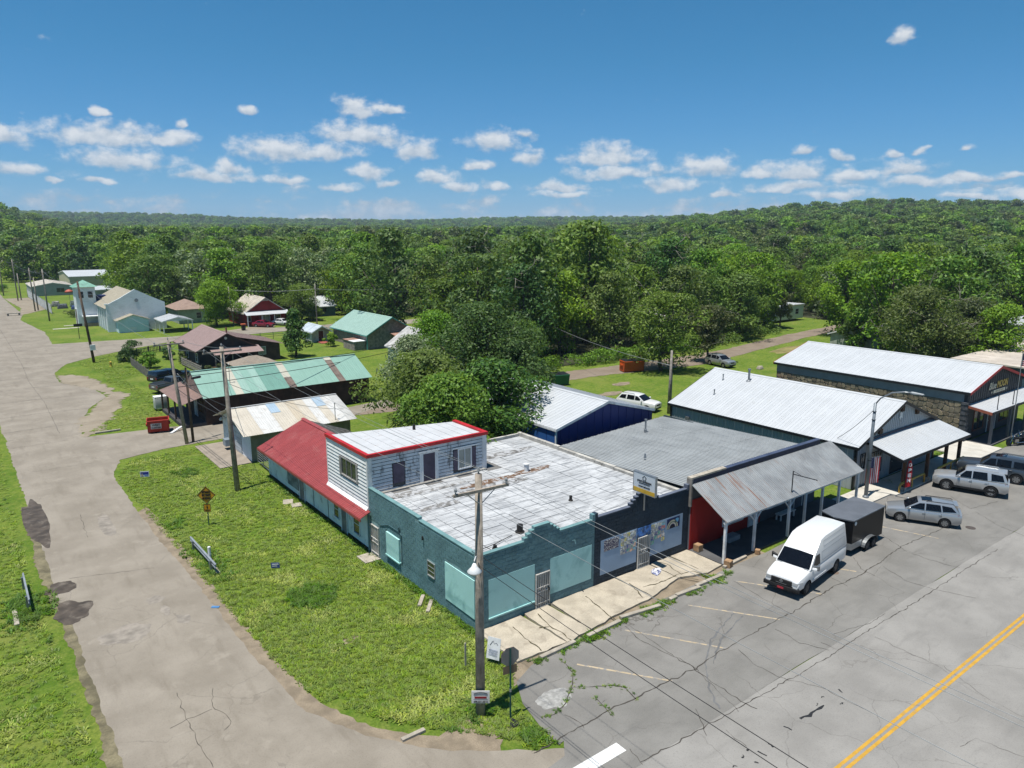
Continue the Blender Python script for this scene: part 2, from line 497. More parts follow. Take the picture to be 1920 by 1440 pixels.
def asphalt(name, c_lo, c_hi, patch, crack=0.0, tone=None, speck=0.5, run=(.35, 1.6, 1)):
    m, nt, bs = nodes_of(name)
    p = posn(nt)
    col = mixc(nt, ramp(nt, nz(nt, p, 0.35, 5, 0.6), 0.3, 0.7), c_lo, c_hi)
    col = mixc(nt, ramp(nt, nz(nt, posn(nt, run), 0.9, 5, 0.6), 0.5, 0.75, 0, 0.5), col, patch)
    s = nz(nt, p, 15, 6, 0.85)
    col = mixc(nt, ramp(nt, s, 0.5, 0.72, 0, speck), col, tuple(x * 0.4 for x in c_lo))
    s2 = nz(nt, p, 22, 4, 0.8)
    col = mixc(nt, ramp(nt, s2, 0.58, 0.8, 0, 0.4), col, tuple(min(1, x * 1.5) for x in c_hi))
    if tone:
        col = mixc(nt, ramp(nt, nz(nt, p, 0.8, 6, 0.65), 0.55, 0.72, 0, 0.7), col, tone)
    if crack:
        v = nt.nodes.new('ShaderNodeTexVoronoi'); v.feature = 'DISTANCE_TO_EDGE'
        w = nt.nodes.new('ShaderNodeVectorMath'); w.operation = 'ADD'
        nn = nt.nodes.new('ShaderNodeTexNoise'); nt.links.new(p, nn.inputs['Vector']); nn.inputs['Scale'].default_value = 0.8
        nn.inputs['Detail'].default_value = 5
        nt.links.new(p, w.inputs[0]); nt.links.new(nn.outputs['Color'], w.inputs[1])
        nt.links.new(w.outputs[0], v.inputs['Vector']); v.inputs['Scale'].default_value = 0.28
        e = ramp(nt, v.outputs['Distance'], 0.002, 0.006, crack, 0)
        gate = ramp(nt, nz(nt, p, 0.18, 3), 0.42, 0.6)
        g2 = nt.nodes.new('ShaderNodeMath'); g2.operation = 'MULTIPLY'
        nt.links.new(e, g2.inputs[0]); nt.links.new(gate, g2.inputs[1])
        col = mixc(nt, g2.outputs[0], col, (0.1, 0.09, 0.08))
    col = mixc(nt, 1.0, col, (ALB * .88, ALB * .867, ALB * .845), 'MULTIPLY')
    nt.links.new(col, bs.inputs['Base Color']); bs.inputs['Roughness'].default_value = 0.88
    bs.inputs['Specular IOR Level'].default_value = 0.25
    bump(nt, bs, s, 0.35, 0.01)
    return m
ROAD_M = asphalt('highway_asphalt', (0.285, 0.277, 0.266), (0.365, 0.356, 0.342), (0.225, 0.22, 0.212), 0.4)
PARK_M = asphalt('parking_asphalt', (0.215, 0.209, 0.2), (0.29, 0.282, 0.27), (0.175, 0.17, 0.163), 0.6)
SHOULDER_M = asphalt('shoulder_asphalt', (0.215, 0.21, 0.2), (0.285, 0.278, 0.266), (0.175, 0.171, 0.164), 0.5)
STREET_M = asphalt('side_street_paving', (0.28, 0.248, 0.207), (0.365, 0.328, 0.279), (0.215, 0.186, 0.15), 0.3, (0.39, 0.352, 0.3), 0.6, (1.6, .3, 1))
GRAVEL_M = asphalt('gravel_drive', (0.29, 0.245, 0.185), (0.38, 0.33, 0.26), (0.24, 0.2, 0.15), 0.0, (0.42, 0.37, 0.3), 0.6)
ALLEY_M = asphalt('alley_paving', (0.24, 0.19, 0.15), (0.31, 0.255, 0.205), (0.2, 0.16, 0.13), 0.3)
DIRT_M = M('bare_dirt', (0.28, 0.225, 0.16), 0.95, var=0.25, scale=1.5, fine=0.5, fscale=20, bmp=0.4)

def hill_h(x, y):
    """ground height: flat town, wooded hills far off (left, centre ridge, right)"""
    dx, dy = x + 18.07, y + 26.5
    d = math.hypot(dx, dy); az = math.degrees(math.atan2(dy, dx))
    h = 0.0
    def bump_(a0, w, d0, d1, top):
        k = math.exp(-((az - a0) / w) ** 2)
        t = min(1, max(0, (d - d0) / (d1 - d0))); t = t * t * (3 - 2 * t)
        return top * k * t
    h += bump_(27, 15, 300, 1100, 33)
    h += bump_(8, 10, 320, 1000, 10)
    h += bump_(92.5, 5.5, 340, 1150, 66)
    h += bump_(66, 18, 1400, 2500, 24) + bump_(82, 9, 1500, 2600, 26) + bump_(48, 12, 1300, 2300, 22)
    n = mnoise.noise(Vector((x * 0.004, y * 0.004, 1.3))) * 4 + mnoise.noise(Vector((x * 0.0012, y * 0.0012, 5))) * 7
    h += n * min(1, max(0, (d - 420) / 700))
    return max(h, -0.0) if d < 400 else h

def make_ground():
    # one sheet out to the horizon: rings round the camera, fine near, coarse far
    mb = MB(); rings = [0, 20, 60, 120, 200, 280, 340, 420, 500, 600, 700, 820, 950, 1100, 1300, 1500, 1800, 2100, 2500, 2900, 3200]
    n = 120; vs = [(-18.07, -26.5, 0)]
    for r_ in rings[1:]:
        for j in range(n):
            a = 2 * math.pi * j / n
            x, y = -18.07 + r_ * math.cos(a), -26.5 + r_ * math.sin(a)
            vs.append((x, y, hill_h(x, y) - 0.02))
    fs = [(0, 1 + j, 1 + (j + 1) % n) for j in range(n)]
    for i in range(len(rings) - 2):
        for j in range(n):
            a, b = 1 + i * n + j, 1 + i * n + (j + 1) % n
            fs.append((a, a + n, b + n, b))
    mb.add(vs, fs)
    return mb.build('ground', GRASS, kind='structure', smooth=True)
ground = make_ground()

def sheet(name, pts, z, mat, parent=None, kind=None, jitter=0.0, step=0.3, label=None, amp_seed=0):
    """flat ground sheet from a polygon; edges can be made ragged"""
    out = []
    n = len(pts)
    for i in range(n):
        a = Vector(pts[i]).to_2d(); b = Vector(pts[(i + 1) % n]).to_2d()
        k = max(1, int((b - a).length / step)) if jitter else 1
        d = (b - a); nn = Vector((-d.y, d.x)).normalized()
        for j in range(k):
            q = a + d * (j / k)
            if jitter:
                q = q + nn * (mnoise.noise(Vector((q.x * 0.27, q.y * 0.27, amp_seed))) * jitter + mnoise.noise(Vector((q.x * 1.9, q.y * 1.9, amp_seed + 3))) * jitter * 0.8 + mnoise.noise(Vector((q.x * 5.3, q.y * 5.3, amp_seed + 5))) * jitter * 0.5)
            out.append((q.x, q.y, z))
    me = bpy.data.meshes.new(name)
    b = bmesh.new(); f = b.faces.new([b.verts.new(p) for p in out]); f.normal_update()
    if f.normal.z < 0: f.normal_flip()
    bmesh.ops.triangulate(b, faces=b.faces)
    b.to_mesh(me); b.free(); me.materials.append(mat)
    o = bpy.data.objects.new(name, me); COL.objects.link(o)
    if parent: o.parent = parent
    return tag(o, label, kind=kind)

# side street (runs along Y), with ragged verges
street = sheet('side_street', [(-15.4,-60),(-15.4,0.3),(-15.5,11),(-15.8,19),(-15.95,35),(-16.1,53),(-16.6,90),(-17,160),(-17,420),(-7.3,420),(-7.2,230),
    (-6.4,190),(-6.0,181),(-7.6,166),(-5.3,140),(-5.9,121),(13,118.5),(32,120),(58,116),(90,112),(90,106),(58,109),(32,113.2),(12,112.4),(4,107),(-1.9,102.3),(-6.5,97),(-8.8,89.8),(-8.9,82),(-5.9,75),(-5.6,69),(-8.2,63),(-9.9,55.5),(-10.2,51),(-3,50.1),(1,48.7),(14,46.8),(20,48.0),(20,45.6),(13.4,43.2),(0.3,42.5),(-5,42.3),(-8.7,41.1),
    (-9.9,37),(-9.9,27),(-9.6,17.5),(-9.35,10.9),(-9.3,4.2),(-8.9,-0.3),(-7.6,-3.4),(-5.6,-5.9),(-4.3,-6.9),(-2.9,-8.0),(-2.0,-8.6),(-2.0,-60)], 0.004, STREET_M, kind='structure', jitter=0.15)
# dirt shoulder along the street edges
sheet('dirt_verge', [(-9.0,-0.6),(-9.5,4.2),(-9.6,11),(-9.85,17.5),(-10.0,27),(-9.2,28),(-8.95,18),(-8.75,10),(-8.6,4),(-8.2,-0.4),(-7.2,-3.0),(-5.4,-5.4),(-3.6,-6.7),(-4.0,-7.3),(-5.9,-6.3),(-7.9,-3.6)], 0.0015, DIRT_M, kind='structure', jitter=0.18, amp_seed=2)
sheet('dirt_verge', [(-15.9,-4),(-15.8,8),(-16.2,18),(-16.3,33),(-15.6,33),(-15.2,18),(-15.0,8),(-15,-4)], 0.0018, M('verge_soil', (.19, .165, .1), .95, var=.4, scale=1.2, fine=.5, fscale=9), kind='structure', jitter=0.25, amp_seed=4)
sheet('gravel_apron', [(-10.2,51),(-9.9,56),(-8,63),(-5.6,69),(-5.9,75),(-8.9,82),(-8.7,88),(-7,87),(-5.2,82),(-4.9,77),(-3.4,70),(-5.2,62),(-7.5,56),(-8,52)], 0.008, GRAVEL_M, kind='structure', jitter=0.9, amp_seed=6)

# highway along X, shoulder lane and parking strip
YE, YS, YK = -10.9, -6.35, -3.1
road = sheet('highway', [(-120,YE),(420,YE),(420,-26),(-120,-26)], 0.012, ROAD_M, kind='structure', jitter=0.05, step=1.5, amp_seed=21)
shoulder = sheet('shoulder_lane', [(-2.2,-8.9),(-1.4,-7.9),(1.3,-7.35),(3.5,-7.2),(30,-7.2),(420,-7.2),(420,YE),(-120,YE),(-120,-9.6),(-8,-9.4)], 0.008, SHOULDER_M, kind='structure', jitter=0.08, step=1.2)
parking = sheet('parking_strip', [(-2.0,-8.3),(-1.9,-7.0),(-1.6,-5.5),(-0.9,-4.2),(0.4,-3.6),(2.4,-3.35),(15.3,-3.0),(24,-2.9),(34,-2.75),(46,-3.3),(58,-3.0),(90,-3),(90,-7.3),(30,-7.3),(3.4,-7.3),(1.2,-7.45),(-1.3,-8.05)], 0.010, PARK_M, kind='structure', jitter=0.1, step=0.8, amp_seed=9)

YEL = M('yellow_paint', (0.55, 0.31, 0.035), 0.7, var=0.12, scale=3, dirt=(0.3, 0.26, 0.2), damt=0.5, dscale=5)
WPAINT = M('white_paint', (0.75, 0.75, 0.73), 0.7, var=0.06, dirt=(0.4, 0.4, 0.4), damt=0.4, dscale=4)
FADED = M('faded_cream_paint', (0.46, 0.37, 0.25), 0.8, var=0.15, dirt=(0.27, 0.26, 0.25), damt=0.95, dscale=3.2, dlo=0.47, dhi=0.56)
for dy in (-15.29, -15.53):
    MB().box(-110, 400, dy - 0.065, dy + 0.065, 0.013, 0.017).build('centre_line', YEL, road)
MB().box(-4.6, -0.21, -10.05, -9.52, 0.0125, 0.0165).build('stop_bar', WPAINT, shoulder)
for (a, b) in (((2.06, -4.80), (4.51, -8.25)), ((5.86, -4.08), (8.51, -8.14)), ((10.23, -4.34), (12.75, -8.06)), ((14.46, -4.22), (16.93, -8.00)), ((20.27, -6.56), (20.93, -7.66)), ((28.44, -4.91), (29.54, -8.43))):
    a = Vector(a); b = Vector(b); d = (b - a).normalized(); nn = Vector((-d.y, d.x)) * 0.055
    z = 0.0145
    MB().slab([(*(a - nn), z), (*(b - nn), z), (*(b + nn), z), (*(a + nn), z)], 0.003).build('parking_line', FADED, parking)

CRACK = M('crack_filler', (0.07, 0.062, 0.054), 0.95)
def crack(parent, pts, w=0.035, z=0.0155, seed=0, mat=None):
    r_ = random.Random(seed * 13 + 5)
    P = [Vector(p) for p in pts]; line = []
    for i in range(len(P) - 1):
        d = P[i+1] - P[i]; k = max(2, int(d.length / 0.22)); nn = Vector((-d.y, d.x)).normalized()
        for j in range(k):
            line.append(P[i] + d * (j / k) + nn * (r_.gauss(0, 0.028) + 0.07 * mnoise.noise(Vector((P[i].x + j * 0.35, seed, i)))))
    line.append(P[-1]); mb = MB(); L_, R_ = [], []
    for i, q in enumerate(line):
        d = line[min(i+1, len(line)-1)] - line[max(i-1, 0)]
        nn = Vector((-d.y, d.x)).normalized() * w * (0.25 + r_.random() * 0.9) * 0.5
        L_.append((q.x + nn.x, q.y + nn.y, z)); R_.append((q.x - nn.x, q.y - nn.y, z))
    n = len(line)
    mb.add(L_ + R_, [(n+i, n+i+1, i+1, i) for i in range(n-1)])
    return mb.build('crack', mat or CRACK, parent, fix=False)
CR = [
 ([(-3.06, -8.04), (-1.49, -8.05), (1.04, -7.96), (2.46, -8.08), (3.90, -8.12), (6.24, -8.23), (7.16, -8.09), (11.18, -8.00), (13.80, -8.07), (18.01, -7.84), (20.52, -8.01), (23.17, -7.89), (26.43, -7.58), (31.62, -7.88)], 0.065),
 ([(6.10, -3.84), (5.80, -5.11), (5.92, -6.50), (6.09, -8.06), (5.89, -8.57), (5.68, -10.61), (5.79, -11.56)], 0.05),
 ([(6.34, -3.83), (6.09, -6.19), (6.02, -8.41)], 0.03),
 ([(1.71, -4.22), (1.50, -5.18), (0.72, -5.94), (2.24, -6.90), (2.53, -7.31), (2.33, -8.20)], 0.06),
 ([(0.72, -5.94), (-0.21, -6.58), (-0.99, -6.83), (-1.44, -6.70)], 0.06),
 ([(1.12, -6.93), (0.77, -8.38)], 0.04),
 ([(-0.65, -7.09), (-0.56, -7.78), (-0.60, -8.14)], 0.04),
 ([(6.09, -8.06), (5.04, -11.21)], 0.02),
 ([(14.34, -4.13), (14.09, -5.84), (13.76, -7.03), (13.71, -8.13)], 0.035),
 ([(11.80, -8.47), (11.65, -9.84), (12.12, -11.04)], 0.035),
 ([(8.85, -8.45), (8.36, -9.79), (8.51, -11.28)], 0.035),
 ([(12.46, -10.45), (12.46, -11.19)], 0.03),
 ([(22.61, -6.57), (21.36, -7.81), (21.24, -8.55)], 0.03),
 ([(19.10, -7.09), (18.82, -8.30)], 0.03),
 ([(27.41, -5.77), (25.91, -8.14), (25.91, -9.97), (26.15, -11.03)], 0.035),
 ([(22.80, -8.23), (22.01, -9.95), (22.22, -11.27), (22.96, -13.09)], 0.035),
 ([(13.62, -10.46), (14.60, -10.60), (15.72, -10.95), (17.59, -10.95)], 0.03),
 ([(36.36, -7.98), (34.90, -9.82), (34.32, -11.54)], 0.035),
 ([(38.25, -5.48), (36.61, -7.54), (39.84, -8.05)], 0.035),
 ([(3.80, -10.05), (3.26, -10.88), (2.84, -11.34)], 0.03),
 ([(-0.27, -10.78), (1.05, -10.90), (3.30, -10.98), (5.73, -11.09), (8.61, -11.22), (11.89, -11.31), (13.89, -11.25), (19.00, -11.35), (25.43, -11.32), (30.72, -11.32)], 0.05),
 ([(-0.07, -10.06), (-0.29, -10.94)], 0.03),
]
for i, (p, w) in enumerate(CR): crack(parking if i != 20 else shoulder, p, w, seed=i)
for i, p in enumerate([[(15.00, -14.83), (13.98, -16.91), (13.85, -18.31)], [(14.93, -11.75), (14.81, -14.68)], [(8.61, -11.22), (9.18, -12.36), (9.24, -14.18)], [(9.97, -17.49), (10.94, -17.67), (11.24, -19.17)], [(3.67, -11.58), (3.56, -12.63)]]):
    crack(road, p, 0.022, 0.0165, 50 + i)
TAR = M('tar_smear', (0.02, 0.02, 0.021), 0.6)
for i, p in enumerate([[(6.62, -13.02), (7.33, -13.03), (8.17, -13.07)], [(4.33, -13.03), (4.31, -13.27)], [(5.71, -12.82), (5.74, -13.15)], [(3.63, -13.05), (3.72, -13.40)], [(9.66, -12.86), (9.56, -13.10)]]):
    crack(road, p, 0.15 if i == 0 else 0.07, 0.0168, 70 + i, TAR)
r0 = random.Random(4)
for i in range(7):
    x, y = r0.uniform(1.5, 9.5), -13.0 + r0.gauss(0, .22); l = r0.uniform(.05, .12)
    crack(road, [(x, y), (x + l, y + r0.gauss(0, .05)), (x + 1.6 * l, y + r0.gauss(0, .07))], r0.uniform(.03, .09), 0.0168, 170 + i, TAR)
# tyre scuffs
SCUFF = M('tyre_scuff', (0.145, 0.145, 0.147), 0.8, var=0.2, scale=3)
for i, p in enumerate([[(11.42, -6.27), (8.53, -7.18), (6.67, -8.24), (5.39, -9.48), (4.58, -10.64)], [(11.57, -6.71), (8.87, -7.44), (6.98, -8.48)]]):
    crack(parking, p, 0.10, 0.0146, 80 + i, SCUFF)
for i, p in enumerate([[(-13.18, 29.01), (-13.32, 24.30)], [(-11.43, 3.28), (-11.82, 2.01), (-11.50, 1.14), (-11.53, 0.35), (-11.87, 0.21)], [(-13.52, 1.66), (-11.87, 1.84)], [(-15.00, 18.55), (-10.90, 17.09)], [(-12.78, 3.85), (-12.86, 0.97), (-12.78, -1.63)], [(-14.97, 41.79), (-10.65, 41.48)], [(-15.91, 50.49), (-11.35, 50.68)], [(-15.40, 78.06), (-10.33, 68.98)], [(-14.41, 99.18), (-10.77, 96.42)]]):
    crack(street, p, 0.03, 0.0095, 100 + i)
for k, y in enumerate((57, 64, 72, 80, 88, 97, 106, 116, 128, 142)):
    crack(street, [(-16.2, y), (-12.5, y + .3), (-7.0 if y < 100 else -6.3, y - .2)], 0.07 + .004 * k, 0.0095, 120 + k)
crack(street, [(-11.8, 54), (-11.6, 70), (-12.0, 85), (-11.7, 100), (-12, 150)], .04, .0096, 140)
# wet patches along the street edge
WET = M('wet_mud', (0.085, 0.068, 0.054), 0.6, var=0.35, scale=1.5, spec=0.2, dirt=(.2, .17, .14), damt=.7, dscale=1.6)
def blob(name, c, rx, ry, z, mat, parent, seed, n=60):
    pts = []
    for i in range(n):
        a = 2 * math.pi * i / n
        k = 1 + 0.45 * mnoise.noise(Vector((math.cos(a) * 1.3, math.sin(a) * 1.3, seed))) + 0.1 * mnoise.noise(Vector((math.cos(a) * 4, math.sin(a) * 4, seed + 9))) + .05 * mnoise.noise(Vector((math.cos(a) * 11, math.sin(a) * 11, seed)))
        pts.append((c[0] + rx * k * math.cos(a), c[1] + ry * k * math.sin(a)))
    return sheet(name, pts, z, mat, parent)
blob('puddle', (-15.46, 17.56), 0.75, 0.8, 0.0098, WET, street, 1)
blob('puddle', (-15.31, 14.15), 0.85, 1.3, 0.0099, WET, street, 2)
blob('puddle', (-15.72, 29.75), 0.75, 4.6, 0.0097, WET, street, 3)
PATCH = M('worn_patch', (0.265, 0.235, 0.2), 0.9, var=0.25, scale=2, dirt=(0.33, 0.29, 0.25), damt=1, dscale=1.6)
for i, (c, rx, ry) in enumerate([((-12.04, 25.81), .45, 2.4), ((-10.98, 10.08), .35, .5), ((-11.73, 13.03), .5, .4), ((-13.61, 10.21), 1.2, .8), ((-11.54, 11.50), .2, .6)]):
    blob('worn_patch', c, rx, ry, 0.0092, PATCH, street, 20 + i)
RPATCH = M('rust_stain', (0.15, 0.11, 0.085), 0.9, var=0.3, scale=4)
blob('stain', (19.80, -6.89), 0.35, 0.3, 0.0143, RPATCH, parking, 41)
LPATCH = M('pale_patch', (0.33, 0.325, 0.31), 0.9, var=0.25, scale=4, dirt=(0.2, 0.2, 0.2), damt=1, dscale=3)
blob('worn_patch', (-0.33, -6.05), 0.75, 0.6, 0.0142, LPATCH, parking, 42)
MB().lathe([(0.3, 0), (0.3, 0.006), (0.26, 0.008)], (*(33.01, -8.94), 0.012), 20).build('manhole_cover', M('iron', (0.12, 0.1, 0.09), 0.7, 0.6), parking)

# bare earth and dry patches in the lawn
for i, (c, rx, ry) in enumerate([((-4.27, -5.56), 1.3, .6), ((-4.53, -6.31), 1.6, .35), ((-5.11, 3.17), .5, .3)]):
    blob('bare_patch', c, rx, ry, 0.003 + 0.0007 * i, DIRT_M, None, 60 + i)['kind'] = 'structure'
blob('bare_patch', (48.15, 37.65), 1.6, .8, 0.004, DIRT_M, None, 67)['kind'] = 'structure'
blob('bare_patch', (43.05, 34.43), 1.8, .8, 0.0045, DIRT_M, None, 68)['kind'] = 'structure'
blob('bare_patch', (91.26, 40.21), 6, 2, 0.0046, M('dry_grass', (0.23, 0.2, 0.075), .95, var=.3, scale=.6), None, 69)['kind'] = 'structure'

# rear lane behind the shops, rear yards
sheet('rear_lane', [(30,39.5),(41,43.2),(48.4,43.5),(58,41.6),(68,40.2),(82,42.8),(108,47),(130,50),(130,53.5),(107,51.2),(82,47.2),(64.7,46.6),(48.4,48.2),(38,46.5),(29,43)], 0.006, ALLEY_M, kind='structure', jitter=0.3, amp_seed=11)
sheet('yard_path', [(13.4,43.2),(20,45.6),(30,43),(30,40),(22,41.5)], 0.0052, ALLEY_M, kind='structure', jitter=0.2, amp_seed=12)
sheet('far_drive', [(14,119.5),(32,119.5),(34,123.5),(29,124),(25,121.5)], 0.0062, GRAVEL_M, kind='structure', jitter=0.3, amp_seed=13)
sheet('rear_yard', [(84,-40),(170,-40),(170,9),(96,9),(84,5)], 0.0066, GRAVEL_M, kind='structure', jitter=0.3, amp_seed=15)
sheet('service_yard', [(-5.5,196),(-6.8,178),(-4.4,182),(0.5,192),(-0.5,232),(-7.2,232)], 0.0071, GRAVEL_M, kind='structure', jitter=0.4, amp_seed=14)

sheet('kerb_soil', [(-1.2,-4.4),(-.2,-2.9),(15.3,-1.8),(19,-2.6),(19,-3.2),(2.4,-3.6)], 0.003, DIRT_M, kind='structure', jitter=0.1, amp_seed=18)
# ---- pavement slabs in front of the shops
walk = thing('pavement', None, None); walk['kind'] = 'structure'
def ragged(pts, jit, seed, step=0.4):
    out = []; n = len(pts)
    for i in range(n):
        a = Vector(pts[i]); b = Vector(pts[(i+1) % n]); d = b - a; k = max(1, int(d.length / step)); nn = Vector((-d.y, d.x)).normalized()
        for j in range(k):
            q = a + d * j / k
            if j: q = q + nn * mnoise.noise(Vector((q.x * 2.3, q.y * 2.3, seed))) * jit
            out.append((q.x, q.y))
    return out
xs = [-0.05, 2.55, 4.3, 6.55, 9.2, 12.0, 13.7, 15.35]
fronts = [-3.15, -3.3, -3.15, -2.9, -2.75, -2.15, -2.75, -2.6, -2.5]
for i in range(len(xs) - 1):
    a, b = xs[i] + 0.012, xs[i+1] - 0.012
    sh = [0.25, 0.2, -0.15, 0.1, 0.05, 0.15, 0.0, 0.0]
    MB().prism(ragged([(a + (0 if i == 0 else sh[i-1]), -0.03), (b + 0.0, -0.03), (b + sh[i], fronts[i+1]), (a + (0 if i == 0 else sh[i-1]) + 0.0, fronts[i])], 0.10, i), 0.0, 0.12 + 0.006 * (i % 3)).build('slab', CONC, walk)
xs = [15.4, 18.2, 21.0, 24.0, 27.0, 30.4]
PORCHC_SHADED = M('porch_concrete_shaded', (0.10, 0.1, 0.105), 0.9, var=0.15)  # slab colour darkened to carry the shade under the canopies
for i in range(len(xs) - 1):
    MB().box(xs[i] + .008, xs[i+1] - .008, -2.62, -0.16, 0.0, 0.12 + .004 * (i % 2)).build('slab', PORCHC_SHADED, walk)
xs = [30.45, 32.6, 34.9, 37.2, 39.5, 41.8, 44.1, 46.6, 49.4, 52.2, 54.6]
for i in range(len(xs) - 1):
    MB().box(xs[i] + .008, xs[i+1] - .008, -3.15 if i > 1 else -2.8, -0.75 if i < 8 else 0.2, 0.0, 0.11 + .004 * (i % 2)).build('slab', CONC2, walk)
xs = [54.62, 57.4, 60.4, 63.4, 66.8]
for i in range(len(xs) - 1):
    MB().box(xs[i] + .008, xs[i+1] - .008, -2.2, -0.3, 0.0, 0.12 + .004 * (i % 2)).build('slab', PORCHC_SHADED, walk)
WCR = [[(3.36, -0.48), (3.04, -1.70), (3.13, -2.79), (2.97, -3.54)], [(1.57, -0.71), (1.42, -2.07), (1.35, -3.14)], [(2.51, -1.61), (2.98, -1.78)], [(6.53, -0.62), (6.05, -2.52), (6.00, -3.32)], [(9.38, -0.98), (9.10, -1.84), (8.77, -2.53)], [(9.64, -1.72), (10.92, -1.92), (12.49, -1.91), (12.82, -0.65), (12.66, -0.18)], [(12.23, -2.13), (12.71, -3.04)], [(12.49, -1.91), (13.35, -2.15), (13.54, -3.12)]]
for i, p in enumerate(WCR): crack(walk, p, 0.065, 0.14, 150 + i, M('crack_moss', (0.07, 0.06, 0.03), 0.95))
# single kerb stones between pavement and parking
for i, (a, b) in enumerate([((1.03, -3.49), (3.15, -3.45)), ((3.95, -3.47), (6.20, -3.41)), ((6.43, -3.20), (8.95, -3.58)), ((9.82, -3.47), (10.36, -3.45)), ((10.45, -3.37), (12.21, -3.52)), ((12.14, -3.32), (14.30, -3.37)), ((15.23, -2.82), (17.50, -2.69))]):
    a = Vector(a); b = Vector(b); mid = (a + b) / 2; d = b - a
    kb = MB().box(-d.length/2, d.length/2, -0.11, 0.11, 0, 0.15)
    o = kb.build('kerb_stone', KERB, label='%s concrete kerb stone along the pale pavement, %s from the street corner' % (('long','long','long','short broken','long','mossy','long shaded')[i], ('first','second','third','fourth','fifth','sixth','seventh')[i]), cat='kerb stone', group='kerb stones along the shop pavement')
    o.location = (mid.x, mid.y, 0.008); o.rotation_euler = (0, 0, math.atan2(d.y, d.x)); bevel_obj(o, 0.02, 1)
MB().box(-1.1, 1.1, -.1, .1, 0, .13).build('kerb_stone', KERB, label='concrete kerb stone at the grass by the gravel drive mouth', cat='kerb stone', loc=(-8.0, 51.6, 0.01))

# ================================================================== BUILDING HELPERS
def fb(mb, F, u0, u1, z0, z1, d0, d1, mi=0):
    """box on a wall face F=(axis, plane, outward sign): u along the wall, d outwards"""
    ax, c, s = F
    a, b = sorted((c + s * d0, c + s * d1))
    if ax == 'x': mb.box(a, b, u0, u1, z0, z1, mi)
    else: mb.box(u0, u1, a, b, z0, z1, mi)
    return mb

def window(parent, F, u0, u1, z0, z1, frame=None, pane=None, nx=1, nz_=1, fw=0.07, proud=0.045, name='window'):
    frame = frame or WHITE_TRIM; pane = pane or PANE
    mb = MB()
    fb(mb, F, u0 - fw, u0, z0 - fw, z1 + fw, 0.002, proud); fb(mb, F, u1, u1 + fw, z0 - fw, z1 + fw, 0.002, proud)
    fb(mb, F, u0, u1, z1, z1 + fw, 0.002, proud); fb(mb, F, u0, u1, z0 - fw, z0, 0.002, proud + 0.03)
    for i in range(1, nx):
        u = u0 + (u1 - u0) * i / nx; fb(mb, F, u - .02, u + .02, z0, z1, 0.014, proud - .01)
    for i in range(1, nz_):
        z = z0 + (z1 - z0) * i / nz_; fb(mb, F, u0, u1, z - .018, z + .018, 0.016, proud - .014)
    w = mb.build(name, frame, parent)
    m2 = MB(); fb(m2, F, u0, u1, z0, z1, 0.003, 0.012); m2.build('pane', pane, w)
    return w

def door(parent, F, u0, u1, z0, z1, mat, frame=None, handle=True):
    mb = MB(); fb(mb, F, u0, u1, z0, z1, 0.003, 0.05)
    d = mb.build('door', mat, parent)
    m2 = MB(); fb(m2, F, u0 - .08, u0, z0, z1 + .08, .003, .07); fb(m2, F, u1, u1 + .08, z0, z1 + .08, .003, .07); fb(m2, F, u0, u1, z1, z1 + .08, .003, .07)
    m2.build('door_frame', frame or WHITE_TRIM, d)
    if handle:
        m3 = MB(); fb(m3, F, u0 + .06, u0 + .12, (z0+z1)/2 - .08, (z0+z1)/2 + .02, .05, .11); m3.build('handle', STEEL, d)
    return d

def security_door(parent, F, u0, u1, z0, z1, back):
    d = MB(); fb(d, F, u0, u1, z0, z1, 0.003, 0.03); d = d.build('door', back, parent)
    mb = MB(); t = .05
    fb(mb, F, u0, u0 + t, z0, z1, .035, .085); fb(mb, F, u1 - t, u1, z0, z1, .035, .085)
    for z in (z0, z1 - t, z0 + (z1 - z0) * .12, z0 + (z1 - z0) * .45, z0 + (z1-z0)*.58): fb(mb, F, u0 + t, u1 - t, z, z + t * .8, .036, .082)
    mb.build('grille_frame', SECW, d)
    n = 6; bar = MB()
    fb(bar, F, -0.011, 0.011, z0 + t, z1 - t, .042, .072); me = bar.mesh('grille_bar', SECW)
    for i in range(1, n):
        u = u0 + (u1 - u0) * i / n
        inst('grille_bar', me, d, (0, u, 0) if F[0] == 'x' else (u, 0, 0))
    sc = MB()
    c = ((u0+u1)/2, z0 + (z1-z0) * .53)
    for sx in (-1, 1):
        pts = []
        for k in range(13):
            a = k / 12 * 1.6 * math.pi
            rr = .17 * (1 - k / 22)
            p = (c[0] + sx * (.12 + rr * math.cos(a) * .6), c[1] + rr * math.sin(a))
            pts.append((F[1] + F[2] * .09, p[0], p[1]) if F[0] == 'x' else (p[0], F[1] + F[2] * .09, p[1]))
        sc.path(pts, .013, 5)
    sc.build('scrollwork', SECW, d)
    h = MB(); fb(h, F, u1 - .12, u1 - .05, z0 + (z1-z0)*.43, z0 + (z1-z0)*.52, .085, .13); h.build('lock', BLACK_TRIM, d)
    return d
SECW = M('security_white', (0.62, 0.6, 0.56), 0.6, dirt=(0.3, 0.24, 0.2), damt=0.7, dscale=3)

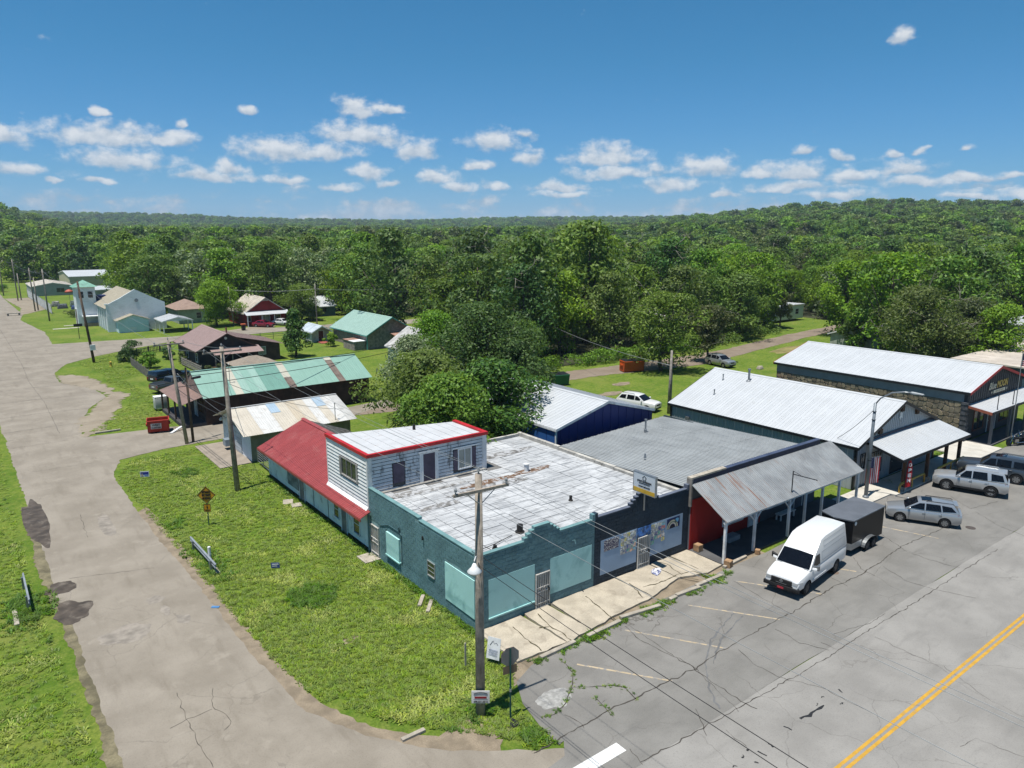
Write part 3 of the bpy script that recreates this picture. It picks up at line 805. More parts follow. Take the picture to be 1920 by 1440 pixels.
def solid_gable(x0, x1, y0, y1, ze, zr, axis, z0=0.0):
    mb = MB()
    if axis == 'y':
        xm = (x0 + x1) / 2; p = [(x0, z0), (x1, z0), (x1, ze), (xm, zr), (x0, ze)]
        mb.add([(x, y0, z) for x, z in p] + [(x, y1, z) for x, z in p], [(0,1,2,3,4), (9,8,7,6,5)] + [(i, 5+i, 5+(i+1)%5, (i+1)%5) for i in range(5)])
    else:
        ym = (y0 + y1) / 2; p = [(y0, z0), (y1, z0), (y1, ze), (ym, zr), (y0, ze)]
        mb.add([(x0, y, z) for y, z in p] + [(x1, y, z) for y, z in p], [(4,3,2,1,0), (5,6,7,8,9)] + [(i, (i+1)%5, 5+(i+1)%5, 5+i) for i in range(5)])
    return mb

def panel_mesh(name, e, t, u, pw, axis, mat, ribs=3, th=0.03, rib=0.016, gap=0.005):
    """roof sheet: e=(across,z) at the eave, t=(across,z) at the top; runs pw along the ridge direction, starting at 0"""
    mb = MB()
    def P(a, uu, z): return (a, uu, z) if axis == 'y' else (uu, a, z)
    d = Vector((t[0] - e[0], t[1] - e[1])); nr = Vector((-d.y, d.x)).normalized()
    if nr.y < 0: nr = -nr
    def strip(ua, ub, h0, h1):
        q = []
        for h in (h0, h1):
            for (c, uu) in ((e, ua), (t, ua), (t, ub), (e, ub)):
                q.append(P(c[0] + nr.x * h, uu, c[1] + nr.y * h))
        mb.hexa(q)
    strip(gap, pw - gap, 0, th)
    for k in range(ribs):
        c = pw * (k + 0.5) / ribs
        strip(c - .022, c + .022, th, th + rib)
    return mb.mesh(name, mat)

def roof_slope(parent, e, t, ua, ub, axis, matf, pw=0.9, ribs=3, name='roof_panel', **kw):
    n = max(1, round((ub - ua) / pw)); w = (ub - ua) / n; cache = {}
    for i in range(n):
        m = matf(i, n) if callable(matf) else matf
        if m.name not in cache: cache[m.name] = panel_mesh(name, e, t, 0, w, axis, m, ribs, **kw)
        u = ua + i * w
        inst(name, cache[m.name], parent, (0, u, 0) if axis == 'y' else (u, 0, 0))

def gable_roof(parent, x0, x1, y0, y1, ze, zr, axis, matf, pw=0.9, ribs=3, oh=0.35, og=0.3, trim=None, lift=0.01, tw=0.14, cap=None, etrim=None, **kw):
    a0, a1, u0, u1 = (x0, x1, y0, y1) if axis == 'y' else (y0, y1, x0, x1)
    am = (a0 + a1) / 2; sl = (zr - ze) / (am - a0)
    for a, s in ((a0, -1), (a1, 1)):
        roof_slope(parent, (a + s * oh, ze - oh * sl + lift), (am, zr + lift), u0 - og, u1 + og, axis, matf, pw, ribs, **kw)
    mb = MB()
    def P(a, u, z): return (a, u, z) if axis == 'y' else (u, a, z)
    for s in (-1, 1):
        q = []
        for h in (0.05, 0.075):
            for (a, z) in ((am, zr), (am + s * .22, zr - .22 * sl)):
                for u in ((u0 - og - .01, u1 + og + .01) if a == am else (u1 + og + .01, u0 - og - .01)): q.append(P(a, u, z + h))
        mb.hexa(q)
    mb.build('ridge_cap', cap or (matf if not callable(matf) else matf(0, 1)), parent)
    if trim:
        for u in (u0 - og - .03, u1 + og):
            mb = MB()
            for a, s in ((a0, -1), (a1, 1)):
                q = []
                for h in (-tw, 0.055):
                    for (aa, zz, uu) in ((a + s * (oh + .02), ze - oh * sl, u), (am, zr, u), (am, zr, u + .03), (a + s * (oh + .02), ze - oh * sl, u + .03)): q.append(P(aa, uu, zz + h))
                mb.hexa(q)
            mb.build('barge_board', trim, parent)
        for a, s in ((a0, -1), (a1, 1)):
            ae = a + s * (oh - .005); aa, ab = sorted((ae, ae + s * .03))
            z = ze - oh * sl
            (MB().box(aa, ab, u0 - og, u1 + og, z - tw, z + .0) if axis == 'y' else MB().box(u0 - og, u1 + og, aa, ab, z - tw, z + .0)).build('eave_trim', etrim or trim, parent)

# concrete blocks: nearest 300 as parts, the rest joined
BLOCKS = []
def queue_blocks(parent, F, u0, u1, z0, top, mat, holes, mat_f=None):
    bw, bh = 0.4064, 0.2032
    r_ = int((5.2 - z0) / bh) + 1
    for j in range(r_):
        za, zb = z0 + j * bh, z0 + (j + 1) * bh
        off = 0 if j % 2 == 0 else -bw / 2
        i = 0
        while u0 + off + i * bw < u1 - 0.02:
            ua = max(u0, u0 + off + i * bw); ub = min(u1, u0 + off + (i + 1) * bw); i += 1
            if ub - ua < 0.05: continue
            if zb > min(top(ua + .01), top(ub - .01)) - 0.03: continue
            segs = [(ua, ub)]
            for (h0, h1, hz0, hz1) in holes:
                if zb > hz0 + .01 and za < hz1 - .01:
                    ns = []
                    for a, b in segs:
                        if b <= h0 or a >= h1: ns.append((a, b)); continue
                        if a < h0: ns.append((a, h0))
                        if b > h1: ns.append((h1, b))
                    segs = ns
            for a, b in segs:
                if b - a > 0.06: BLOCKS.append((parent, F, a, b, za, zb, mat))

def flush_blocks(limit=290):
    c = cam.location; per = {}
    def dist(b):
        F = b[1]; p = Vector((F[1], (b[2]+b[3])/2, b[4])) if F[0] == 'x' else Vector(((b[2]+b[3])/2, F[1], b[4]))
        return (p - c).length
    order = sorted(BLOCKS, key=dist); cache = {}; rest = {}
    for n, (parent, F, a, b, za, zb, mat) in enumerate(order):
        g = 0.010; full = abs((b - a) - 0.4064) < 0.002
        k = per.get(parent.name, 0); pr = 0.010 + 0.007 * rnd.random()
        if k < limit and full:
            per[parent.name] = k + 1
            key = (F, mat.name, int(pr * 500))
            if key not in cache:
                mb = MB(); fb(mb, F, g, b - a - g, g, zb - za - g, -0.05, pr); cache[key] = mb.mesh('block', mat)
            inst('block', cache[key], parent, (0, a, za) if F[0] == 'x' else (a, 0, za))
        else:
            mb, _, _ = rest.setdefault((parent.name, mat.name), (MB(), parent, mat))
            fb(mb, F, a + g, b - g, za + g, zb - g, -0.05, pr)
    for mb, parent, mat in rest.values():
        mb.build('block_courses', mat, parent, kind='stuff')

# ================================================================== CORNER SHOP (teal half + navy half, stepped parapets)
TEAL = M('teal_block_paint', (0.13, 0.25, 0.28), 0.7, var=0.16, scale=0.8, fine=0.25, fscale=12, dirt=(0.16, 0.29, 0.31), damt=0.5, dscale=2.2, streak=(1, 1, 4), bmp=0.35, bscale=24)
TEAL_P = M('mint_panel_paint', (0.46, 0.78, 0.76), 0.6, var=0.05, scale=0.8, dirt=(0.19, 0.42, 0.42), damt=0.6, dscale=.7)
NAVY = M('navy_block_paint', (0.018, 0.038, 0.062), 0.7, var=0.25, scale=0.8, fine=0.2, fscale=12, dirt=(0.05, 0.075, 0.095), damt=0.5, dscale=2.2, streak=(1, 1, 4), bmp=0.35, bscale=24)
NAVY_P = M('pale_blue_panel_paint', (0.34, 0.46, 0.62), 0.65, var=0.06, scale=0.8)
JOINT_T = M('teal_mortar_joint', (.19, .31, .33), .85, var=.3, scale=2)
shop = thing('corner_shop', 'single storey corner shop of painted concrete block, teal half and navy half', 'shop', (0, 0, 0))
def crest(c, base):
    def f(x):
        d = abs(x - c)
        for lim, z in ((0.52, .62), (0.74, .47), (0.95, .32), (1.16, .16)):
            if d < lim: return base + z
        return base
    return f
top_t = crest(3.95, 3.95); top_n = crest(11.45, 4.02)
def profile_wall(u0, u1, top, y0, y1, step=0.0):
    # outline of a stepped parapet wall in the XZ plane, thickened in Y
    us = sorted({u0, u1} | {c + s * l for c in (3.95, 11.45) for s in (-1, 1) for l in (.52, .74, .95, 1.16) if u0 < c + s * l < u1})
    mb = MB()
    for a, b in zip(us[:-1], us[1:]):
        mb.box(a, b, y0, y1, 0, top((a + b) / 2))
    return mb
W_T = profile_wall(0.0, 7.6, top_t, 0.0, 0.2).build('front_wall', JOINT_T, shop)
W_N = profile_wall(7.6, 15.3, top_n, 0.001, 0.2).build('front_wall', NAVY, shop)
side_top = lambda u: 4.12 if u < 0.5 else (3.98 if u < 5.5 else 4.12)
mb = MB(); mb.box(0, 0.2, 0.2, 0.5, 0, 4.12); mb.box(0, 0.2, 0.5, 5.5, 0, 3.98); mb.box(0, 0.2, 5.5, 11.4, 0, 4.12)
W_L = mb.build('side_wall', JOINT_T, shop)
COPE_T = M('teal_coping', (0.16, 0.30, 0.31), 0.7, var=.15); COPE_N = M('slate_coping', (0.12, 0.14, 0.19), 0.7, var=.2)
def copings(us, top, y0, y1, mat, par):
    for a, b in zip(us[:-1], us[1:]):
        z = top((a + b) / 2); MB().box(a - .0, b + .0, y0, y1, z + .002, z + .05).build('coping_block', mat, par)
us = [0.0] + [3.95 + s * l for s, ls in ((-1, (1.16, .95, .74, .52)), (1, (.52, .74, .95, 1.16))) for l in ls] + [7.42]
copings(us, top_t, -0.03, 0.22, COPE_T, shop)
us = [7.8] + [11.45 + s * l for s, ls in ((-1, (1.16, .95, .74, .52)), (1, (.52, .74, .95, 1.16))) for l in ls] + [15.1]
copings(us, top_n, -0.03, 0.22, COPE_N, shop)
MB().box(7.42, 7.6, -.03, .24, 3.9, 4.28).build('parapet_pier', TEAL, shop)
MB().box(7.602, 7.8, -.032, .242, 3.95, 4.3).build('parapet_pier', NAVY, shop)
MB().box(15.1, 15.32, -.034, .25, 3.95, 4.3).build('parapet_pier', COPE_N, shop)
for a, b, z in ((0.3, 5.5, 3.98), (5.5, 11.4, 4.12)):
    MB().box(-.03, .23, a, b, z + .002, z + .045).build('coping_block', COPE_T, shop)
# openings: bricked-up display windows, doors
FL, FS = ('x', 0.0, -1), ('y', 0.0, -1)
def infill(parent, F, u0, u1, z0, z1, mat, name='infill_panel', d=0.02):
    mb = MB(); fb(mb, F, u0, u1, z0, z1, -.02, d); o = mb.build(name, mat, parent); return o
infill(shop, FL, 0.24, 2.88, .64, 2.66, TEAL_P, d=.05)
sh_o = infill(shop, FL, 7.66, 9.18, .79, 2.16, TEAL_P, 'boarded_window', .10)
mb = MB(); fb(mb, FL, 7.58, 9.26, .72, .79, .002, .14); mb.build('sill', TEAL_P, sh_o)
mb = MB(); mb.path([(-.03, 10.1, 2.2), (-.04, 8.9, 2.62), (-.04, 7.6, 2.62), (-.05, 7.42, 2.5), (-.05, 7.42, .7)], .025, 6); mb.build('conduit', M('conduit_paint', (.06, .13, .15), .6), shop)
MB().tube((-.1, 7.6, 2.62), (-.1, 7.6, 2.95), .05, .05).build('vent_pipe', M('conduit_paint', (.06, .13, .15), .6), shop)
window(shop, FL, 3.95, 4.62, 1.3, 2.04, M('grey_frame', (.3, .33, .33), .6), glassy('old_pane', (.04, .05, .03)), 1, 3, .05)
security_door(shop, FL, 10.2, 11.2, .02, 1.98, M('door_grey', (.42, .4, .37), .7, dirt=(.2, .17, .14), damt=.7))
MB().box(-1.0, -.02, 10.1, 11.3, 0, .1).build('doorstep', KERB, shop)
infill(shop, FS, .62, 3.47, .6, 2.6, TEAL_P); infill(shop, FS, 4.5, 7.4, .62, 2.6, TEAL_P)
mb = MB(); fb(mb, FS, .6, 3.47, .53, .6, .002, .07); mb.build('sill', TEAL_P, shop)
DOORC = M('door_cream', (.36, .35, .33), .7, dirt=(.18, .16, .14), damt=.7)
security_door(shop, FS, 3.52, 4.45, .13, 2.02, DOORC)
infill(shop, FS, 8.08, 10.9, .6, 2.62, NAVY_P); infill(shop, FS, 12.02, 14.82, .62, 2.6, NAVY_P)
security_door(shop, FS, 10.98, 11.96, .13, 2.02, DOORC)
# painted tiles, a dotted board and an arc picture on the pale panels
def art(cols, k): 
    c = cols[k % len(cols)]
    return M('art_%02d%02d%02d' % tuple(int(99 * v) for v in c), tuple(min(1, v * 1.25) for v in c), .5, var=.35, scale=5.0, dirt=tuple(.75 * (1 - v) for v in c), damt=.8, dscale=6 + k % 4, dlo=.5, dhi=.54)
AC = [(.62,.6,.5), (.75,.45,.3), (.15,.3,.55), (.7,.7,.68), (.12,.4,.3), (.55,.15,.15), (.65,.55,.15), (.1,.12,.3), (.2,.5,.6), (.66,.62,.58)]
def tiles(u0, z0, nx, nz_, w, h, k0, skip=()):
    for i in range(nx):
        for j in range(nz_):
            if (i, j) in skip: continue
            mb = MB(); fb(mb, FS, u0 + i * w + .01, u0 + (i+1) * w - .01, z0 + j * h + .01, z0 + (j+1) * h - .01, .022, .032 + .003 * ((i + j) % 2))
            mb.build('art_tile', art(AC, k0 + i * 7 + j * 3), shop)
tiles(9.6, 1.36, 5, 5, .245, .245, 0)
tiles(12.05, 1.3, 3, 5, .3, .245, 4, ((1, 0), (2, 0)))
tiles(12.95, 1.3, 1, 5, .3, .245, 6)
mb = MB(); fb(mb, FS, 10.86, 12.02, 2.06, 2.6, .022, .036); mb.build('art_board', M('art_blue', (.06, .19, .5), .5, var=.9, scale=4, dirt=(.35, .55, .7), damt=.8, dscale=5), shop)
def dotted():
    m, nt, bs = nodes_of('dotted_print'); p = posn(nt)
    v = nt.nodes.new('ShaderNodeTexVoronoi'); nt.links.new(p, v.inputs['Vector']); v.inputs['Scale'].default_value = 15
    c = mixc(nt, ramp(nt, v.outputs['Distance'], .35, .45), (.62, .6, .55), (.04, .03, .08))
    nt.links.new(c, bs.inputs['Base Color']); return m
mb = MB(); fb(mb, FS, 8.32, 9.44, 1.92, 2.55, .022, .034); mb.build('art_board', dotted(), shop)
ab = MB(); fb(ab, FS, 13.42, 14.54, 1.88, 2.52, .022, .03); ab = ab.build('art_board', M('art_night', (.015, .03, .12), .5), shop)
for k, (ri, ro, c) in enumerate(((.42, .5, (.6, .55, .4)), (.34, .42, (.2, .25, .2)), (.26, .34, (.65, .6, .5)), (.0, .2, (.01, .01, .02)))):
    mb = MB(); n = 14
    A = [(13.9 + ro * math.cos(math.pi * i / n), -.034, 1.9 + ro * math.sin(math.pi * i / n)) for i in range(n + 1)]
    B = [(13.9 + ri * math.cos(math.pi * i / n), -.034, 1.9 + ri * math.sin(math.pi * i / n)) for i in range(n + 1)]
    mb.add(A + B, [(i, i + 1, n + 2 + i, n + 1 + i) for i in range(n)]); mb.build('painted_arc', M('arc_%d' % k, c, .6), ab, fix=False)
mb = MB(); mb.poly([(14.3 + .16 * math.cos(2*math.pi*i/9) * (1 + .3 * (i % 2)), -.034, 2.3 + .14 * math.sin(2*math.pi*i/9)) for i in range(9)]); mb.build('painted_blot', M('art_cyan', (.2, .5, .75), .6), ab)
# block courses
queue_blocks(shop, FL, 0.0, 11.4, 0, side_top, TEAL, [(.2, 2.92, .6, 2.7), (7.55, 9.3, .7, 2.2), (3.88, 4.7, 1.22, 2.12), (10.1, 11.3, 0, 2.1)])
queue_blocks(shop, FS, 0.02, 7.6, 0, top_t, TEAL, [(.6, 3.47, .52, 2.6), (4.5, 7.4, .62, 2.6), (3.44, 4.53, 0, 2.1)])
queue_blocks(shop, FS, 7.62, 15.3, 0, top_n, NAVY, [(8.08, 10.9, .6, 2.62), (12.02, 14.82, .62, 2.6), (10.9, 12.04, 0, 2.1)])
flush_blocks(280)
# flat roof: bedded sheets, weathered white coating
def membrane_mat():
    m, nt, bs = nodes_of('roof_membrane'); p = posn(nt)
    c = mixc(nt, ramp(nt, nz(nt, p, .5, 5), .3, .7), (.31, .32, .333), (.44, .45, .462))
    s = nz(nt, posn(nt, (.7, 6, 1)), 1.0, 7, .68)
    c = mixc(nt, ramp(nt, s, .46, .62, 0, .85), c, (.2, .208, .22))
    s = nz(nt, posn(nt, (7, .8, 1)), 1.3, 6, .7)
    c = mixc(nt, ramp(nt, s, .54, .66, 0, .7), c, (.15, .146, .14))
    s = nz(nt, p, 14, 4, .7)
    c = mixc(nt, ramp(nt, s, .58, .7, 0, .5), c, (.2, .19, .18))
    nt.links.new(c, bs.inputs['Base Color']); bs.inputs['Roughness'].default_value = .8
    bump(nt, bs, nz(nt, p, 8, 5), .3, .02); return m
MEMB = membrane_mat()
MB().box(.2, 15.25, .2, 16.4, 3.3, 3.62).build('roof_deck', M('roof_joint', (.17, .165, .16), .9), shop)
cols, rows = 13, 17; cw, rh = (15.05) / cols, 15.9 / rows; cache = []
for v in range(3):
    cache.append(MB().box(.012 + .012 * v, cw - .012, .012, rh - .012 - .012 * v, 0, .03 + .004 * v).mesh('roof_sheet', MEMB))
for i in range(cols):
    for j in range(rows):
        x, y = .2 + i * cw, .25 + j * rh + (0.25 if i % 2 else 0) * (1 if j < rows - 1 else 0)
        if x < 8.7 and y > 10.6: continue
        inst('roof_sheet', cache[rnd.randrange(3)], shop, (x, y, 3.615 + .0015 * ((i * 7 + j * 3) % 5)))
RUSTY = M('rust_leaf_litter', (.17, .10, .06), .95, var=.4, scale=3, dirt=(.42, .42, .43), damt=1, dscale=3, dlo=.5, dhi=.58)
blob('leaf_litter', (7.4, 9.0), 2.2, .42, 3.668, RUSTY, shop, 81); blob('leaf_litter', (10.6, 9.2), 1.6, .35, 3.669, RUSTY, shop, 82)
DARKSTAIN = M('dark_roof_grime', (.2, .195, .19), .95, var=.5, scale=4, dirt=(.45, .46, .48), damt=1, dscale=2.5, dlo=.46, dhi=.56)
blob('roof_grime', (1.6, 10.2), 1.3, .35, 3.668, DARKSTAIN, shop, 83); blob('roof_grime', (4.2, 9.9), 2.2, .2, 3.67, DARKSTAIN, shop, 84)
# rear right parapet, low and whitish
RPAR = M('weathered_parapet', (.48, .46, .42), .9, var=.25, scale=1.4, dirt=(.14, .13, .11), damt=.9, dscale=2.6)
for a, b, z in ((.25, 6.0, 3.82), (6.0, 11.6, 3.86), (11.6, 16.4, 3.92)):
    MB().box(15.0, 15.28, a, b - .01, 0, z).build('side_wall', RPAR, shop)
MB().box(.2, 15.0, 16.2, 16.4, 0, 3.85).build('rear_wall', RPAR, shop)
PIPE = M('vent_black', (.02, .017, .016), .6)
for (x, y, r_, h) in ((3.85, 1.7, .17, .42), (9.0, 3.5, .09, .3), (5.6, .7, .06, .18), (1.6, .8, .1, .2)):
    MB().lathe([(r_ * 1.5, 0), (r_ * 1.5, .05), (r_, .07), (r_, h), (r_ * .7, h)], (x, y, 3.65), 14).build('roof_vent', PIPE, shop, smooth=False)
blob('roof_grime', (6.5, 8.2), 3.2, .5, 3.6705, DARKSTAIN, shop, 85); blob('roof_grime', (11.5, 13.2), 2.4, .5, 3.6715, DARKSTAIN, shop, 86); blob('roof_grime', (2.4, 7.4), 1.6, .3, 3.6725, DARKSTAIN, shop, 87)
MB().lathe([(.16, 0), (.16, .42), (.2, .45), (.2, .5)], (10.3, 9.3, 3.65), 12).build('roof_vent', WHITE_TRIM, shop)
MB().path([(.3, .9, 3.75), (1.9, 1.1, 3.76), (3.2, 1.5, 3.73)], .02, 5).build('roof_cable', PIPE, shop)
MB().tube((-.09, 5.0, 3.1), (-.09, 5.0, 3.3), .05).build('wall_lamp', PIPE, shop)
MB().path([(6.0, -.02, 3.2), (6.0, -.2, 3.3), (6.0, -.26, 3.1)], .03, 6).build('wall_lamp', TEAL, shop)
# name board standing over the navy parapet
sb = thing('name_board', 'white rectangular name board with gold lower stripe above the navy shop front', 'sign', (11.2, -.2, 4.6))
MB().box(-.06, .06, -.80, .80, .1, 1.24).build('board', M('board_white', (.55, .6, .66), .5, var=.03), sb)
MB().box(-.075, -.062, -.79, .79, .11, .34).build('gold_stripe', M('gold_paint', (.52, .33, .03), .5), sb)
for (a, b, c, d) in ((-.83, -.8, .07, 1.27), (.8, .83, .07, 1.27), (-.8, .8, 1.24, 1.27), (-.8, .8, .07, .1)):
    MB().box(-.08, .08, a, b, c, d).build('frame', STEEL, sb)
MB().tube((0, 0, -.9), (0, 0, .1), .05).build('post', STEEL, sb)
INK = M('black_ink', (.01, .01, .012), .6)
UX, UY = (0, -1, 0), (0, 0, 1)
lettering('STEVE MORRISON', sb, INK, .16, (-.066, 0, .76), UX, UY, width=1.05, bold=.012)
lettering('CONSTRUCTION', sb, INK, .085, (-.066, 0, .645), UX, UY, width=.8)
lettering('HOME SERVICES', sb, INK, .1, (-.066, 0, .47), UX, UY, width=.85, bold=.01)
mb = MB()
mb.poly([(-.067, .17, 1.0), (-.067, .0, 1.13), (-.067, -.17, 1.0), (-.067, -.13, .98), (-.067, 0, 1.08), (-.067, .13, .98)][::-1])
for a, b in ((.13, .08), (-.08, -.13)): mb.poly([(-.067, a, .87), (-.067, b, .87), (-.067, b, 1.0), (-.067, a, 1.0)])
mb.poly([(-.067, .13, .85), (-.067, -.13, .85), (-.067, -.13, .88), (-.067, .13, .88)])
mb.build('house_emblem', INK, sb)

# ================================================================== UPPER STOREY (white clapboard, red edging)
upper = thing('upper_storey', 'white clapboard upper storey box with red roof edging behind the teal shop', 'building', (0, 0, 0))
UX0, UX1, UY0, UY1, UZ0, UZ1 = 0.0, 8.55, 11.42, 17.3, 2.75, 6.0
UY1R = 15.2
CLAP = M('white_clapboard', (.80, .80, .81), .75, var=.1, scale=1.5, dirt=(.2, .18, .17), damt=.85, dscale=1.3, streak=(2.2, 2.2, .7), dlo=.55, dhi=.68, fine=.15, fscale=12)
CLAP_W = M('white_clapboard_clean', (.86, .87, .88), .7, var=.06, dirt=(.45, .43, .4), damt=.5, dscale=1.2)
core = MB().prism([(UX0 + .03, UY0 + .03), (UX1 - .03, UY0 + .03), (UX1 - .03, UY1R), (UX0 + .03, UY1)], 0.0, UZ1 - .02)
core.build('wall_core', M('sheathing', (.1, .1, .1), .9), upper)
nb = 15; bh = (UZ1 - UZ0) / nb
def boards(F, u0, u1, z0, z1, n, mat, holes=()):
    h = (z1 - z0) / n
    for k in range(n):
        za, zb = z0 + k * h, z0 + (k + 1) * h; segs = [(u0, u1)]
        for (a, b, c, d) in holes:
            if zb > c + .01 and za < d - .01:
                segs = [s for p, q in segs for s in ([(p, q)] if q <= a or p >= b else [t for t in ((p, a), (b, q)) if t[1] - t[0] > .02])]
        for a, b in segs:
            mb = MB(); ax, c, sg = F
            q = []
            for (d, zz) in ((-.04, za + .0), (.05, za + .0), (.014, zb - .05), (-.04, zb - .05)):
                q.append((d, zz))
            def P(u, d, z): return (c + sg * d, u, z) if ax == 'x' else (u, c + sg * d, z)
            mb.add([P(a, d, z) for d, z in q] + [P(b, d, z) for d, z in q], [(0,1,2,3), (7,6,5,4), (0,4,5,1), (1,5,6,2), (2,6,7,3), (3,7,4,0)])
            mb.build('siding_board', mat, upper)
FUL, FUS = ('x', UX0, -1), ('y', UY0, -1)
boards(FUL, UY0 + .12, UY1 - .1, UZ0, UZ1 - .02, 14, CLAP_W, [(12.7, 15.3, 4.0, 5.2)])
boards(FUS, UX0 + .25, UX1 - .32, 3.62, UZ1 - .02, 11, CLAP, [(1.6, 2.5, 4.0, 5.3), (3.5, 4.85, 3.62, 5.65), (5.95, 7.75, 3.95, 5.5)])
for F, u0, u1, z0 in ((FUL, UY0 - .04, UY0 + .12, UZ0), (FUL, UY1 - .1, UY1 + .02, UZ0), (FUS, UX0 + .0, UX0 + .25, 3.6), (FUS, UX1 - .32, UX1 + .02, 3.6)):
    mb = MB(); fb(mb, F, u0, u1, z0, UZ1 - .03, -.03, .05); mb.build('corner_board', CLAP, upper)
# side window band with open shutters
w = window(upper, FUL, 12.95, 15.05, 4.08, 5.12, M('grey_old_frame', (.34, .33, .32), .8), glassy('dark_pane', (.03, .034, .038)), 3, 1, .09, .06)
for a, b in ((12.7, 12.9), (15.12, 15.3)):
    mb = MB(); fb(mb, FUL, a, b, 3.98, 5.2, .02, .09); mb.build('shutter', M('grey_old_frame', (.34, .33, .32), .8), w)
PURP = M('plum_board', (.11, .085, .12), .8, var=.2, dirt=(.2, .18, .2), damt=.5)
d = MB(); fb(d, FUS, 1.66, 2.43, 4.03, 5.28, .01, .04); d.build('boarded_window', PURP, upper)
dd = door(upper, FUS, 3.75, 4.6, 3.66, 5.5, PURP, CLAP_W, False)
mb = MB(); fb(mb, FUS, 3.5, 3.67, 3.62, 5.6, -.02, .05); fb(mb, FUS, 4.68, 4.85, 3.62, 5.6, -.02, .05); fb(mb, FUS, 3.42, 4.93, 5.6, 5.7, -.02, .12); mb.build('door_casing', CLAP_W, upper)
w = window(upper, FUS, 6.4, 7.3, 4.05, 5.28, CLAP_W, glassy('pale_pane', (.22, .24, .22), .15), 2, 1, .09, .06)
for a, b in ((6.0, 6.28), (7.42, 7.7)):
    mb = MB(); fb(mb, FUS, a, b, 4.0, 5.32, -.03, .05); mb.build('shutter', PURP, w)
mb = MB(); fb(mb, FUS, 5.9, 7.8, 5.4, 5.5, -.02, .1); mb.build('window_hood', CLAP_W, upper)
mb = MB(); fb(mb, FUS, .1, 8.4, 3.6, 3.72, .05, .3); mb.build('flashing', M('grimy_flashing', (.3, .29, .27), .9, var=.4, scale=2, dirt=(.08, .08, .07), damt=.9, dscale=2), upper)
mb = MB(); mb.hexa([(-.25, UY0, 2.62), (.05, UY0, 2.62), (.05, UY1, 2.62), (-.25, UY1, 2.62), (-.06, UY0, 2.9), (.05, UY0, 2.9), (.05, UY1, 2.9), (-.06, UY1, 2.9)]); mb.build('skirt_flashing', CLAP_W, upper)
# flat metal roof of sheets with one rusty streak
RROOF = M('white_roof_rusty', (.56, .57, .59), .55, var=.06, dirt=(.3, .17, .1), damt=.8, dscale=1.0, streak=(.9, 2.5, 1), dlo=.6, dhi=.72)
n = 12; w_ = (UX1 - .1) / n
for i in range(n):
    a, b = .05 + i * w_, .05 + (i + 1) * w_ - .01
    ya = UY1 + (UY1R - UY1) * (a / UX1); yb = UY1 + (UY1R - UY1) * (b / UX1)
    m_ = MB().add([(a, UY0, 6.02), (b, UY0, 6.02), (b, yb - .05, 6.02), (a, ya - .05, 6.02), (a, UY0, 6.06), (b, UY0, 6.06), (b, yb - .05, 6.06), (a, ya - .05, 6.06)], [(0,3,2,1),(4,5,6,7),(0,1,5,4),(1,2,6,5),(2,3,7,6),(3,0,4,7)])
    m_.box(b - .03, b, UY0, yb - .05, 6.06, 6.085)
    m_.build('roof_panel', RROOF, upper)
for p in ([(-.1, UY0 - .12), (UX1 + .1, UY0 - .12), (UX1 + .1, UY0 + .1), (-.1, UY0 + .1)], [(-.1, UY0 + .1), (.14, UY0 + .1), (.14, UY1 + .1), (-.1, UY1 + .1)], [(UX1 - .2, UY0 + .1), (UX1 + .1, UY0 + .1), (UX1 + .1, UY1R), (UX1 - .2, UY1R)]):
    MB().prism(p, 5.97, 6.17).build('red_edging', RED_TRIM, upper)
MB().lathe([(.1, 0), (.1, .2), (.07, .35)], (5.2, 15.0, 6.06), 10).build('roof_vent', PIPE, upper)

# ================================================================== RED-ROOFED LEAN-TO along the side street
lean = thing('lean_to_building', 'long pale blue lean-to with a red metal roof beside the lawn', 'building', (0, 0, 0))
PALEB = M('pale_blue_wall', (.72, .82, .86), .75, var=.07, scale=1, dirt=(.24, .27, .28), damt=.6, dscale=1.4)
REDR = M('red_metal_roof', (.33, .06, .06), .5, var=.08, scale=.8, dirt=(.40, .13, .12), damt=.5, dscale=.9, spec=.4)
mb = MB(); prof = [(0, 0), (3.1, 0), (3.1, 4.05), (0, 2.62)]
mb.add([(x, 17.32, z) for x, z in prof] + [(x, 29.2, z) for x, z in prof], [(0,1,2,3), (7,6,5,4), (0,4,5,1), (1,5,6,2), (2,6,7,3), (3,7,4,0)]); mb.build('wall', PALEB, lean)
MB().box(.0, 2.6, 11.45, 17.3, 0, 2.45).build('wall', PALEB, lean)
FLE = ('x', 0.0, -1)
mb = MB(); mb.add([(3.1, 17.32, 0), (6.4, 17.4, 0), (6.4, 29.2, 0), (3.1, 29.2, 0), (3.1, 17.32, 4.0), (6.4, 17.4, 2.7), (6.4, 29.2, 2.7), (3.1, 29.2, 4.0)], [(0,3,2,1),(4,5,6,7),(0,1,5,4),(1,2,6,5),(2,3,7,6),(3,0,4,7)]); mb.build('rear_wall', PALEB, lean)
roof_slope(lean, (-.75, 2.42), (3.1, 4.15), 17.34, 29.4, 'y', REDR, .92, 4)
roof_slope(lean, (-.75, 2.42), (-.08, 2.72), 11.1, 17.34, 'y', REDR, .92, 4)
TARP = M('mossy_dark_roof', (.09, .09, .085), .95, var=.6, scale=3, dirt=(.25, .24, .22), damt=.8, dscale=4)
roof_slope(lean, (6.7, 2.7), (3.1, 4.12), 17.4, 29.3, 'y', TARP, 1.2, 2)
MB().box(-.78, -.74, 11.05, 29.42, 2.26, 2.42).build('eave_trim', REDR, lean)
mb = MB()
